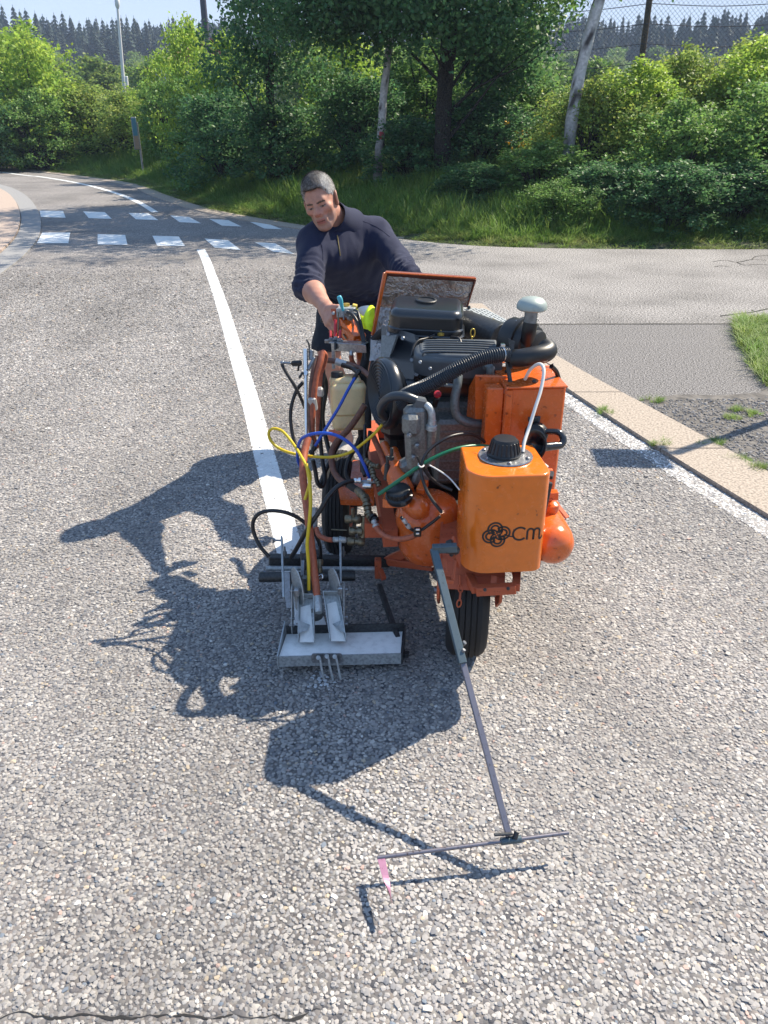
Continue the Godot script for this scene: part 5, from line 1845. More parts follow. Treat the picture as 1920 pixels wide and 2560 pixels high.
# a wrinkled piece of cloth through three rows of three points, 4 mm thick
func cloth(b: MB, r0: Array, r1: Array, r2: Array, sd: int) -> void:
	var f := noise(FastNoiseLite.TYPE_SIMPLEX_SMOOTH, 22.0, 3, sd)
	var n := 12
	var grid := []
	for j in n + 1:
		var v := 2.0 * j / n
		for i in n + 1:
			var u := 2.0 * i / n
			var row := []
			for r in [r0, r1, r2]:
				row.append(quad3(r[0], r[1], r[2], u))
			var p := quad3(row[0], row[1], row[2], v)
			grid.append(p + Vector3(0.3, 0.4, 1.0).normalized() * 0.010 * f.get_noise_3dv(p))
	for side in [0, 1]:
		var at := b.v.size()
		for j in n + 1:
			for i in n + 1:
				var dx: Vector3 = grid[j * (n + 1) + mini(i + 1, n)] - grid[j * (n + 1) + maxi(i - 1, 0)]
				var dy: Vector3 = grid[mini(j + 1, n) * (n + 1) + i] - grid[maxi(j - 1, 0) * (n + 1) + i]
				var nn := dy.cross(dx).normalized() * (-1.0 if side else 1.0)
				b.vert(grid[j * (n + 1) + i] - (dy.cross(dx).normalized() * 0.003 if side else Vector3.ZERO), nn)
		for j in n:
			for i in n:
				var q := at + j * (n + 1) + i
				if side:
					b.tri(q, q + 1, q + n + 1)
					b.tri(q + 1, q + n + 2, q + n + 1)
				else:
					b.tri(q, q + n + 1, q + 1)
					b.tri(q + 1, q + n + 1, q + n + 2)


func quad3(a: Vector3, b: Vector3, c: Vector3, t: float) -> Vector3:   # through a, b, c at t = 0, 1, 2
	return a * ((t - 1) * (t - 2) / 2) + b * (t * (2 - t)) + c * (t * (t - 1) / 2)


func build_horn(m: Node3D, cab: Transform3D) -> void:
	var b := MB.new()
	var mouth := Vector3(0.401, 0.696, -1.980)
	var neck := Vector3(0.455, 0.673, -2.020)
	var axis := (neck - mouth).normalized()
	# flared bell whose mouth looks left and towards the camera
	b.lathe(MB.along(neck, mouth), [Vector2(0.008, -0.01), Vector2(0.012, 0.0), Vector2(0.015, 0.015), Vector2(0.021, 0.028), Vector2(0.032, 0.04), Vector2(0.043, 0.047), Vector2(0.045, 0.049), Vector2(0.042, 0.0495), Vector2(0.030, 0.043), Vector2(0.016, 0.030), Vector2(0.006, 0.01), Vector2(0, 0.005)], 28)
	b.tube([neck, Vector3(0.483, 0.672, -2.030), Vector3(0.504, 0.671, -2.040), Vector3(0.512, 0.684, -2.050), Vector3(0.501, 0.700, -2.060), Vector3(0.480, 0.700, -2.070), Vector3(0.459, 0.695, -2.080)], [0.0125, 0.0125, 0.0125, 0.0125, 0.012, 0.012, 0.012, 0.012, 0.0115, 0.0115, 0.011, 0.011, 0.011, 0.0105, 0.0105, 0.0105, 0.010, 0.010, 0.010, 0.010, 0.010, 0.009, 0.009, 0.009, 0.009, 0.009, 0.009, 0.009, 0.009, 0.009, 0.009, 0.009, 0.009, 0.009, 0.009, 0.009, 0.009], 14, 6)
	var horn := obj("signal_horn", b, M.black_paint, m)
	b = MB.new()
	b.lathe(MB.along(Vector3(0.445, 0.681, -2.100), Vector3(0.426, 0.708, -2.040)), [Vector2(0, 0), Vector2(0.03, 0), Vector2(0.034, 0.01), Vector2(0.034, 0.022), Vector2(0.025, 0.034), Vector2(0, 0.036)], 24)
	obj("horn_driver", b, M.black_plastic, horn)
	b = MB.new()
	b.bar(Vector3(0.416, 0.726, -2.100), Vector3(0.446, 0.729, -2.100), 0.012, 0.012)
	b.bar(Vector3(0.445, 0.733, -2.110), Vector3(0.436, 0.700, -2.080), 0.018, 0.004)
	obj("horn_bracket", b, M.dark_steel, horn)


func build_small_hoses(m: Node3D) -> void:
	# white breather tube in a tall hoop, front right
	hose("breather_tube", [Vector3(0.409, 0.827, -2.160), Vector3(0.415, 0.863, -2.130), Vector3(0.428, 0.888, -2.100), Vector3(0.437, 0.892, -2.080), Vector3(0.440, 0.879, -2.060), Vector3(0.430, 0.837, -2.030), Vector3(0.413, 0.796, -2.000), Vector3(0.395, 0.749, -1.970), Vector3(0.380, 0.720, -1.940), Vector3(0.374, 0.699, -1.920)], 0.0048, M.white_tube, m)
	hose("breather_tube", [Vector3(0.388, 0.687, -1.900), Vector3(0.413, 0.682, -1.900), Vector3(0.440, 0.663, -1.900)], 0.005, M.white_tube, m)
	# green and black lines from the cabinet to the pump
	hose("hose_green", [Vector3(0.351, 0.624, -2.120), Vector3(0.282, 0.660, -2.060), Vector3(0.215, 0.670, -2.020), Vector3(0.152, 0.654, -2.000), Vector3(0.096, 0.624, -1.990), Vector3(0.045, 0.589, -1.980), Vector3(-0.016, 0.543, -1.980)], 0.0055, M.hose_green, m)
	hose("hose_black", [Vector3(0.317, 0.619, -2.160), Vector3(0.277, 0.664, -2.120), Vector3(0.237, 0.689, -2.080), Vector3(0.187, 0.696, -2.040), Vector3(0.141, 0.676, -2.020), Vector3(0.115, 0.654, -2.000), Vector3(0.104, 0.619, -1.980), Vector3(0.115, 0.579, -1.960), Vector3(0.132, 0.551, -1.940), Vector3(0.163, 0.515, -1.920)], 0.0048, M.hose_black, m)
	hose("hose_black", [Vector3(0.109, 0.623, -2.000), Vector3(0.128, 0.592, -2.000), Vector3(0.161, 0.564, -2.000), Vector3(0.195, 0.552, -1.990)], 0.0048, M.hose_black, m)
	hose("hose_black", [Vector3(0.490, 0.854, -2.200), Vector3(0.512, 0.830, -2.220), Vector3(0.528, 0.793, -2.240)], 0.007, M.hose_black, m)
	var b := MB.new()
	b.tube([Vector3(0.097, 0.633, -1.985), Vector3(0.104, 0.630, -1.975), Vector3(0.112, 0.631, -1.985), Vector3(0.111, 0.634, -1.995), Vector3(0.099, 0.635, -1.995), Vector3(0.097, 0.633, -1.985)], 0.0022, 6, 4)
	obj("cable_tie", b, M.white_tube, m)
	b = MB.new()
	b.tube([Vector3(0.128, 0.634, -1.980), Vector3(0.156, 0.625, -1.960), Vector3(0.179, 0.630, -1.900), Vector3(0.195, 0.644, -1.800)], 0.0022, 6, 4)
	obj("tie_tail", b, M.white_tube, m)
	b = MB.new()
	b.rod(Vector3(0.101, 0.636, -1.985), Vector3(0.093, 0.658, -1.985), 0.003)
	obj("hose_plug", b, M.black_plastic, m)
	# brown suction line and brass manifold in front of the rear wheel
	hose("hose_brown", [Vector3(-0.123, 0.420, -2.330), Vector3(-0.105, 0.425, -2.280), Vector3(-0.084, 0.432, -2.240)], 0.0125, M.rubber, m)
	var at := [Vector3(-0.086, 0.433, -2.240), Vector3(-0.070, 0.437, -2.200), Vector3(-0.056, 0.440, -2.160), Vector3(-0.052, 0.422, -2.140), Vector3(-0.047, 0.404, -2.120), Vector3(-0.033, 0.398, -2.100)]
	for k in at.size() - 1:
		fitting(m, at[k], at[k + 1], 0.0125, M.brass, "pipe_fitting")
	fitting(m, Vector3(-0.024, 0.403, -2.080), Vector3(-0.037, 0.412, -2.100), 0.013, M.black_plastic)
	hose("hose_orange", [Vector3(-0.027, 0.397, -2.070), Vector3(-0.015, 0.386, -2.050), Vector3(0.010, 0.383, -2.020), Vector3(0.048, 0.386, -2.000), Vector3(0.088, 0.408, -1.980), Vector3(0.102, 0.433, -1.970)], 0.0085, M.hose_orange, m)
	fitting(m, Vector3(-0.032, 0.408, -2.080), Vector3(-0.023, 0.391, -2.065), 0.0095, M.plate_cast)
	hose("hose_black", [Vector3(0.048, 0.482, -1.960), Vector3(0.060, 0.469, -1.950), Vector3(0.076, 0.448, -1.950), Vector3(0.099, 0.440, -1.950), Vector3(0.132, 0.463, -1.950), Vector3(0.159, 0.494, -1.940)], 0.0045, M.hose_black, m)
	fitting(m, Vector3(0.055, 0.479, -1.950), Vector3(0.074, 0.450, -1.950), 0.0065, M.vest_stripe)
	b = MB.new()
	b.box(turned(Vector3(0.096, 0.443, -1.940)), Vector3(0.022, 0.026, 0.018), 0.003)
	obj("valve_block", b, M.black_plastic, m)
	b = MB.new()
	b.box(turned(Vector3(0.096, 0.459, -1.925)), Vector3(0.012, 0.006, 0.006), 0.001)
	b.box(turned(Vector3(0.096, 0.446, -1.925)), Vector3(0.010, 0.006, 0.006), 0.001)
	obj("valve_screw", b, M.chrome, m)
	for k in 3:
		var y: int = [0, 1, 2][k]
		var p: Vector3 = [Vector3(-0.125, 0.364, -2.170), Vector3(-0.112, 0.327, -2.160), Vector3(-0.118, 0.295, -2.150)][y]
		var q: Vector3 = [Vector3(-0.071, 0.364, -2.170), Vector3(-0.066, 0.326, -2.160), Vector3(-0.061, 0.293, -2.150)][y]
		fitting(m, p, q, 0.014, M.brass, "ball_valve")
	b = MB.new()
	b.rod(Vector3(-0.062, 0.375, -2.170), Vector3(-0.071, 0.282, -2.150), 0.009)
	b.rod(Vector3(-0.099, 0.401, -2.170), Vector3(-0.097, 0.372, -2.170), 0.006)
	b.bar(Vector3(-0.169, 0.332, -2.160), Vector3(-0.118, 0.329, -2.160), 0.004, 0.004)
	obj("manifold_pipe", b, M.brass, m)
	# valve cluster where the blue line ends
	b = MB.new()
	b.box(turned(Vector3(-0.050, 0.489, -2.160)), Vector3(0.024, 0.02, 0.022), 0.003)
	b.rod(Vector3(-0.068, 0.498, -2.160), Vector3(-0.027, 0.505, -2.150), 0.007)
	obj("valve_block", b, M.steel, m)
	b = MB.new()
	b.rod(Vector3(-0.064, 0.491, -2.150), Vector3(-0.037, 0.495, -2.140), 0.008)
	b.rod(Vector3(-0.049, 0.510, -2.150), Vector3(-0.037, 0.515, -2.140), 0.006)
	obj("push_fitting", b, M.chrome, m)
	at = [Vector3(-0.015, 0.493, -2.140), Vector3(-0.020, 0.505, -2.150), Vector3(-0.032, 0.511, -2.160), Vector3(-0.035, 0.524, -2.180), Vector3(-0.040, 0.528, -2.200)]
	for k in at.size() - 1:
		fitting(m, at[k], at[k + 1], 0.009, M.brass, "pipe_fitting")
	for q in [Vector3(0.006, 0.533, -2.100), Vector3(0.019, 0.551, -2.120)]:
		b = MB.new()
		b.rod(q, q + Vector3(0.004, 0.05, -0.005), 0.008)
		b.rod(q + Vector3(0.004, 0.05, -0.005), q + Vector3(0.004, 0.075, -0.008), 0.005)
		obj("sensor", b, M.dark_steel, m)
	for q in [[Vector3(0.032, 0.548, -2.300), Vector3(0.050, 0.535, -2.200)], [Vector3(0.000, 0.552, -2.340), Vector3(0.032, 0.525, -2.240)]]:
		b = MB.new()
		b.rod(q[0], q[1], 0.014)
		obj("orange_pipe", b, M.orange, m)


func build_arm(m: Node3D) -> void:
	# guide arm that points at the pre-marked line, with its cross rod and pointer
	var p0 := Vector3(0.128, 0.513, -1.720)
	var p1 := Vector3(0.186, 0.341, -1.500)
	var p2 := Vector3(0.276, 0.082, -1.207)
	var b := MB.new()
	b.bar(p0, p1 + (p1 - p0).normalized() * 0.02, 0.0195, 0.016, Vector3(0, 1, 0.3))
	b.bar(p0 + Vector3(-0.004, 0, 0), p0 + Vector3(0.06, 0.004, 0), 0.02, 0.02)
	var arm := obj("guide_arm", b, M.rubber_blue, m)
	b = MB.new()
	b.bar(p1 - (p1 - p0).normalized() * 0.05, p2 + (p2 - p1).normalized() * 0.012, 0.0145, 0.0115, Vector3(0, 1, 0.3))
	obj("inner_tube", b, M.arm_steel, arm)
	b = MB.new()
	b.rod(p1 + Vector3(0.0, 0.006, -0.03), p1 + Vector3(0.012, 0.020, -0.028), 0.006, 8)
	b.rod(p1 + Vector3(0.0, 0.0, -0.005), p1 + Vector3(0.008, 0.016, -0.004), 0.005, 8)
	obj("clamp_bolt", b, M.steel, arm)
	b = MB.new()
	b.plate([Vector3(0.188, 0.507, -1.800), Vector3(0.179, 0.490, -1.760), Vector3(0.201, 0.444, -1.740), Vector3(0.205, 0.463, -1.780)], 0.008)
	b.bar(Vector3(0.157, 0.474, -1.740), Vector3(0.159, 0.443, -1.720), 0.012, 0.012)
	b.bar(Vector3(0.158, 0.421, -1.720), Vector3(0.183, 0.416, -1.720), 0.02, 0.012)
	b.bar(Vector3(0.181, 0.419, -1.720), Vector3(0.188, 0.462, -1.750), 0.008, 0.016)
	obj("arm_bracket", b, M.rust_orange, arm)
	b = MB.new()
	b.rod(Vector3(0.158, 0.502, -1.740), Vector3(0.193, 0.480, -1.770), 0.012)
	b.box(turned(Vector3(0.178, 0.487, -1.770), 0, 0, 20), Vector3(0.02, 0.04, 0.03), 0.004)
	obj("arm_pivot", b, M.dark_steel, arm)
	# cross rod held by a sleeve
	var r0 := Vector3(-0.015, 0.058, -1.155)
	var r1 := Vector3(0.416, 0.068, -1.213)
	b = MB.new()
	b.rod(r0, r1, 0.0045, 12)
	var cross := obj("cross_rod", b, M.arm_steel, arm)
	b = MB.new()
	b.rod(Vector3(0.260, 0.065, -1.192), Vector3(0.307, 0.066, -1.198), 0.0085, 18)
	obj("sleeve", b, M.rubber_blue, cross)
	b = MB.new()
	b.bar(Vector3(0.244, 0.085, -1.193), Vector3(0.286, 0.085, -1.196), 0.007, 0.0055)
	obj("lever", b, M.dark_steel, cross)
	b = MB.new()
	b.rod(Vector3(0.296, 0.085, -1.201), Vector3(0.290, 0.075, -1.190), 0.006, 8)
	obj("set_screw", b, M.black_plastic, cross)
	# flat pointer strip that twists as it hangs down
	b = MB.new()
	var top := Vector3(-0.006, 0.058, -1.153)
	var tip := Vector3(0.017, 0.052, -1.046)
	var n := 16
	var ra := []
	var rb := []
	for i in n + 1:
		var t := float(i) / n
		var w := lerpf(0.0085, 0.0055, t) * (1.0 if t < 0.85 else 1.0 - (t - 0.85) * 3)
		var a := 1.35 * smoothstep(0.3, 0.9, t)
		var d := Vector3(cos(a), -sin(a), 0) * w
		var c := top.lerp(tip, t)
		ra.append(c - d)
		rb.append(c + d)
	for i in n:
		var nn: Vector3 = (rb[i] - ra[i]).cross(tip - top).normalized() * 0.0008
		b.face([ra[i] + nn, ra[i + 1] + nn, rb[i + 1] + nn, rb[i] + nn])
		b.face([ra[i] - nn, rb[i] - nn, rb[i + 1] - nn, ra[i + 1] - nn])
	obj("pointer", b, M.pink_steel, cross)


func build_tray() -> void:
	# the bead box with its two chutes, hung on bars beside the front wheel; it belongs to the machine
	var m: Node3D = get_node("line_marking_machine")
	var b := MB.new()
	b.bar(Vector3(-0.381, 0.197, -2.200), Vector3(0.020, 0.165, -2.240), 0.028, 0.034, Vector3.UP, 0.003)
	obj("cross_bar", b, M.dark_steel, m)
	b = MB.new()
	b.rod(Vector3(-0.389, 0.181, -2.170), Vector3(-0.027, 0.167, -2.190), 0.008)
	obj("slide_rod", b, M.tray_steel, m)
	b = MB.new()
	b.rod(Vector3(-0.408, 0.166, -2.140), Vector3(-0.095, 0.158, -2.160), 0.017, 20)
	obj("thick_tube", b, M.dark_steel, m)
	b = MB.new()
	b.box(turned(Vector3(-0.020, 0.170, -2.190)), Vector3(0.022, 0.07, 0.03), 0.003)
	b.bar(Vector3(-0.013, 0.169, -2.180), Vector3(0.000, 0.152, -2.150), 0.016, 0.016)
	obj("bar_clamp", b, M.rust_orange, m)
	# post and middle clamp of the spray gun
	b = MB.new()
	b.rod(Vector3(-0.233, 0.279, -2.200), Vector3(-0.230, 0.371, -2.240), 0.015, 18)
	b.rod(Vector3(-0.255, 0.256, -2.200), Vector3(-0.253, 0.324, -2.240), 0.008, 12)
	obj("gun_post", b, M.tray_steel, m)
	b = MB.new()
	b.box(turned(Vector3(-0.255, 0.227, -2.160)), Vector3(0.030, 0.07, 0.045), 0.004)
	b.box(turned(Vector3(-0.223, 0.239, -2.190)), Vector3(0.024, 0.03, 0.03), 0.003)
	b.bar(Vector3(-0.260, 0.237, -2.130), Vector3(-0.261, 0.195, -2.100), 0.012, 0.012)
	obj("gun_clamp", b, M.steel, m)
	b = MB.new()
	b.box(turned(Vector3(-0.239, 0.166, -2.110)), Vector3(0.05, 0.07, 0.05), 0.008)
	b.box(turned(Vector3(-0.228, 0.130, -2.060)), Vector3(0.03, 0.06, 0.035), 0.006)
	b.lathe(MB.along(Vector3(-0.212, 0.117, -1.990), Vector3(-0.219, 0.120, -2.030)), [Vector2(0, 0), Vector2(0.018, 0), Vector2(0.024, 0.004), Vector2(0.024, 0.012), Vector2(0.014, 0.02), Vector2(0, 0.02)], 20)
	obj("spray_gun", b, M.cast, m)
	# salmon paint hose that drops to the gun, the black loop beside it
	hose("hose_orange", [Vector3(-0.243, 0.589, -2.300), Vector3(-0.254, 0.551, -2.260), Vector3(-0.254, 0.501, -2.200), Vector3(-0.246, 0.451, -2.160), Vector3(-0.236, 0.401, -2.120), Vector3(-0.227, 0.318, -2.090), Vector3(-0.219, 0.249, -2.060), Vector3(-0.212, 0.195, -2.030), Vector3(-0.208, 0.168, -2.010)], 0.0125, M.hose_orange, m)
	b = MB.new()
	b.lathe(MB.along(Vector3(-0.201, 0.143, -1.970), Vector3(-0.208, 0.171, -2.012)), [Vector2(0, 0), Vector2(0.012, 0), Vector2(0.014, 0.012), Vector2(0.0145, 0.05), Vector2(0.013, 0.054), Vector2(0, 0.054)], 16)
	obj("spray_nozzle", b, M.plate_cast, m)
	hose("hose_yellow", [Vector3(-0.238, 0.555, -2.170), Vector3(-0.227, 0.513, -2.130), Vector3(-0.223, 0.458, -2.090), Vector3(-0.228, 0.400, -2.070), Vector3(-0.236, 0.335, -2.060), Vector3(-0.234, 0.270, -2.050), Vector3(-0.235, 0.187, -2.030)], 0.0055, M.hose_yellow, m)
	hose("hose_black", [Vector3(-0.091, 0.508, -2.150), Vector3(-0.120, 0.510, -2.130), Vector3(-0.146, 0.502, -2.110), Vector3(-0.172, 0.478, -2.090), Vector3(-0.197, 0.436, -2.080), Vector3(-0.223, 0.397, -2.080), Vector3(-0.252, 0.339, -2.100), Vector3(-0.281, 0.275, -2.130), Vector3(-0.300, 0.237, -2.150)], 0.0075, M.hose_black, m)
	hose("hose_black", [Vector3(-0.373, 0.231, -2.160), Vector3(-0.400, 0.261, -2.170), Vector3(-0.420, 0.295, -2.190), Vector3(-0.424, 0.333, -2.195), Vector3(-0.411, 0.362, -2.195), Vector3(-0.385, 0.378, -2.195), Vector3(-0.346, 0.381, -2.195), Vector3(-0.302, 0.370, -2.195), Vector3(-0.261, 0.343, -2.195), Vector3(-0.228, 0.301, -2.195), Vector3(-0.211, 0.256, -2.195), Vector3(-0.210, 0.201, -2.195)], 0.0065, M.hose_black, m)
	fitting(m, Vector3(-0.094, 0.508, -2.150), Vector3(-0.069, 0.509, -2.150), 0.0085, M.chrome)
	fitting(m, Vector3(-0.205, 0.219, -2.080), Vector3(-0.203, 0.257, -2.100), 0.0095, M.brass)
	hose("hose_orange", [Vector3(-0.221, 0.316, -2.200), Vector3(-0.210, 0.300, -2.180), Vector3(-0.186, 0.297, -2.160), Vector3(-0.164, 0.299, -2.150)], 0.0085, M.hose_orange, m)
	fitting(m, Vector3(-0.164, 0.301, -2.150), Vector3(-0.120, 0.299, -2.150), 0.009, M.plate_cast)
	b = MB.new()
	b.tube([Vector3(-0.205, 0.211, -2.070), Vector3(-0.197, 0.218, -2.070), Vector3(-0.194, 0.212, -2.065), Vector3(-0.202, 0.204, -2.065)], 0.0045, 8, 4)
	obj("bright_ring", b, M.chrome, m)
	# hangers with their adjusting screws
	for q in [0, 1]:
		b = MB.new()
		if q == 0:
			b.plate([Vector3(-0.332, 0.308, -2.160), Vector3(-0.313, 0.188, -1.990), Vector3(-0.307, 0.188, -1.990), Vector3(-0.326, 0.308, -2.160)], 0.02)
		else:
			b.plate([Vector3(-0.144, 0.308, -2.160), Vector3(-0.137, 0.212, -2.030), Vector3(-0.132, 0.212, -2.030), Vector3(-0.137, 0.308, -2.160)], 0.02)
		obj("hanger_strip", b, M.tray_steel, m)
	b = MB.new()
	b.rod(Vector3(-0.355, 0.292, -2.160), Vector3(-0.332, 0.292, -2.160), 0.0035, 8)
	b.rod(Vector3(-0.355, 0.298, -2.160), Vector3(-0.355, 0.286, -2.160), 0.004, 8)
	obj("screw", b, M.steel, m)
	for p in [Vector3(-0.321, 0.233, -2.160), Vector3(-0.131, 0.233, -2.160)]:
		b = MB.new()
		b.rod(p, p + Vector3(0, 0.036, 0), 0.003, 8)
		b.lathe(Transform3D(Basis(), p + Vector3(0, 0.010, 0)), [Vector2(0, 0), Vector2(0.0065, 0), Vector2(0.0065, 0.008), Vector2(0, 0.008)], 6)
		obj("screw", b, M.steel, m)
	# two chutes: a bowed disc plate, a trough, and a side plate
	for q in [0, 1]:
		var up: Vector3
		var low: Vector3
		var wide: float
		if q == 0:
			up = Vector3(-0.243, 0.151, -2.020)
			low = Vector3(-0.235, 0.079, -1.905)
		else:
			up = Vector3(-0.163, 0.163, -2.020)
			low = Vector3(-0.139, 0.083, -1.905)
		wide = 0.050
		var along := (low - up).normalized()
		var side := Vector3(1, 0, 0)
		var nn := along.cross(side).normalized()
		if nn.y < 0:
			nn = -nn
		b = MB.new()
		var wall := 0.030
		b.plate([up - side * wide / 2 - along * 0.01, low - side * wide / 2, low + side * wide / 2, up + side * wide / 2 - along * 0.01], 0.0022)
		for s in [-1.0, 1.0]:
			var e: Vector3 = side * wide / 2 * s
			var c0: Vector3 = up + e - along * 0.012
			var c1: Vector3 = low + e
			b.plate([c0, c1, c1 + nn * wall, c0 + nn * wall] if s < 0 else [c0 + nn * wall, c1 + nn * wall, c1, c0], 0.002)
		b.plate([up - side * wide / 2 - along * 0.011, up + side * wide / 2 - along * 0.011, up + side * wide / 2 - along * 0.011 + nn * wall, up - side * wide / 2 - along * 0.011 + nn * wall], 0.002)
		var chute := obj("bead_chute", b, M.plate_cast, m)
		b = MB.new()
		var lift := nn * 0.003
		b.plate([up - side * 0.018 + along * 0.02 + lift, low - side * (wide / 2 - 0.003) + lift, low + side * (wide / 2 - 0.003) + lift, up + side * 0.012 + along * 0.012 + lift], 0.002)
		obj("bead_flow", b, M.bead_white, chute)
		# upright guide disc, a half-round plate
		var hub: Vector3
		var edge_at: float
		if q == 0:
			hub = Vector3(-0.272, 0.173, -2.040)
		else:
			hub = Vector3(-0.154, 0.170, -2.040)
		var poly := PackedVector2Array()
		for k in 15:
			var a := -0.5 * PI * 0.75 + PI * 0.80 * k / 14.0
			poly.append(Vector2(cos(a + 1.1) * 0.052, sin(a + 1.1) * 0.088))
		poly.append(Vector2(-0.02, -0.07))
		poly.append(Vector2(0.012, -0.075))
		b = MB.new()
		b.prism(Transform3D(Basis(Vector3(0.5, 0, 0.86).normalized(), Vector3(0, 1, 0), Vector3(-0.86, 0, 0.5).normalized()), hub), poly, 0.004, 0.001)
		obj("guide_plate", b, M.plate_cast, chute)
		# side plate with bolts
		var sgn := -1.0 if q == 0 else 1.0
		var sp: Vector3
		if q == 0:
			sp = Vector3(-0.282, 0.170, -2.000)
		else:
			sp = Vector3(-0.121, 0.176, -2.000)
		b = MB.new()
		b.prism(Transform3D(Basis(Vector3(0, 0, 1), Vector3(0, 1, 0), Vector3(-1, 0, 0)), sp), PackedVector2Array([Vector2(-0.012, -0.06), Vector2(0.06, -0.085), Vector2(0.066, -0.05), Vector2(0.03, 0.0), Vector2(0.008, 0.05), Vector2(-0.014, 0.05)]), 0.003, 0.0008)
		obj("side_plate", b, M.tray_steel, chute)
		b = MB.new()
		b.box(turned(sp + Vector3(-0.013 * sgn, 0.03, 0)), Vector3(0.018, 0.026, 0.02), 0.003)
		obj("spacer", b, M.zinc, chute)
		for d in [Vector3(0, 0.035, 0.003), Vector3(0, -0.045, 0.035), Vector3(0, -0.06, 0.05)]:
			b = MB.new()
			b.rod(sp + d - Vector3(0.006 * sgn, 0, 0), sp + d + Vector3(0.010 * sgn, 0, 0), 0.0042, 8)
			obj("bolt", b, M.steel, chute)
		b = MB.new()
		b.plate([low - side * 0.01 * sgn - along * 0.055 + nn * 0.004, low + side * 0.004 - along * 0.035 + nn * 0.012, low + side * wide / 2 * sgn - along * 0.02 + nn * 0.02, low + side * wide / 2 * sgn - along * 0.06 + nn * 0.03], 0.0015)
		obj("baffle", b, M.tray_steel, chute)
	# thick dark arm plate at the left of the chutes
	b = MB.new()
	b.plate([Vector3(-0.329, 0.198, -2.120), Vector3(-0.303, 0.147, -1.990), Vector3(-0.287, 0.154, -1.980), Vector3(-0.302, 0.210, -2.100)], 0.012)
	obj("hanger_block", b, M.steel, m)
	# the box: front, bottom full of white beads, rear lip, end plates
	var y0 := 0.028
	var fl := Vector3(-0.317, 0.028, -1.852)
	var fr := Vector3(0.052, 0.028, -1.867)
	var tall := Vector3(0, 0.038, 0)
	var deep := Vector3(0.012, 0, -0.115)
	b = MB.new()
	b.plate([fl, fr, fr + tall, fl + tall], 0.003)
	var tray := obj("bead_box", b, M.tray_steel, m)
	b = MB.new()
	b.plate([fl + tall * 0.93 + Vector3(0.002, 0, -0.003), fr + tall * 0.93 + Vector3(-0.002, 0, -0.003), fr + tall * 0.95 + deep + Vector3(-0.006, 0, 0), fl + tall * 0.95 + deep], 0.004)
	obj("box_floor", b, M.bead_white, tray)
	b = MB.new()
	b.plate([fl + deep, fr + deep, fr + deep + tall * 1.75, fl + deep + tall * 1.75], 0.003)
	obj("rear_lip", b, M.dark_steel, tray)
	b = MB.new()
	b.plate([fl + deep * 1.12 + Vector3(-0.008, 0.0, 0), fl + Vector3(-0.004, -0.004, 0.004), fl + tall * 1.1 + Vector3(-0.004, 0, 0.004), fl + tall * 2.0 + deep * 1.12 + Vector3(-0.008, 0, 0)], 0.004)
	obj("end_plate", b, M.tray_steel, tray)
	b = MB.new()
	b.plate([fr + Vector3(0.004, 0, 0.002), fr + deep + Vector3(0.004, 0, 0), fr + deep + tall * 1.6 + Vector3(0.004, 0, 0), fr + tall * 1.08 + Vector3(0.004, 0, 0.002)], 0.004)
	obj("end_plate", b, M.dark_steel, tray)
	b = MB.new()
	b.bar(Vector3(-0.016, 0.136, -2.140), Vector3(0.061, 0.031, -1.900), 0.016, 0.018)
	b.bar(Vector3(0.049, 0.034, -1.905), Vector3(0.076, 0.037, -1.900), 0.018, 0.016)
	obj("box_arm", b, M.dark_steel, tray)
	# plate with three prongs on the box front
	b = MB.new()
	var pr := rrect(0.092, 0.032, 0.008)
	b.prism(Transform3D(Basis.from_euler(Vector3(deg_to_rad(-8), 0, 0)), Vector3(-0.170, 0.067, -1.846)), pr, 0.004, 0.001)
	obj("prong_plate", b, M.steel, tray)
	for q in 3:
		b = MB.new()
		match q:
			0:
				b.tube([Vector3(-0.194, 0.069, -1.842), Vector3(-0.189, 0.075, -1.828), Vector3(-0.186, 0.056, -1.820), Vector3(-0.181, 0.026, -1.812), Vector3(-0.178, 0.015, -1.810)], 0.0038, 8, 4)
				b.rod(Vector3(-0.196, 0.067, -1.846), Vector3(-0.192, 0.094, -1.810), 0.007, 8)
			1:
				b.tube([Vector3(-0.169, 0.073, -1.842), Vector3(-0.164, 0.078, -1.828), Vector3(-0.161, 0.056, -1.820), Vector3(-0.154, 0.026, -1.812), Vector3(-0.152, 0.012, -1.810)], 0.0038, 8, 4)
				b.rod(Vector3(-0.171, 0.073, -1.846), Vector3(-0.167, 0.099, -1.810), 0.007, 8)
			_:
				b.tube([Vector3(-0.145, 0.072, -1.842), Vector3(-0.141, 0.077, -1.828), Vector3(-0.136, 0.052, -1.820), Vector3(-0.131, 0.026, -1.812), Vector3(-0.128, 0.015, -1.810)], 0.0038, 8, 4)
				b.rod(Vector3(-0.147, 0.072, -1.846), Vector3(-0.144, 0.098, -1.810), 0.007, 8)
		obj("prong", b, M.tray_steel, tray)
	b = MB.new()
	b.lathe(Transform3D(Basis(), Vector3(-0.176, 0.056, -1.880)), [Vector2(0, 0), Vector2(0.006, 0), Vector2(0.006, 0.005), Vector2(0, 0.006)], 6)
	obj("bolt", b, M.dark_steel, tray)


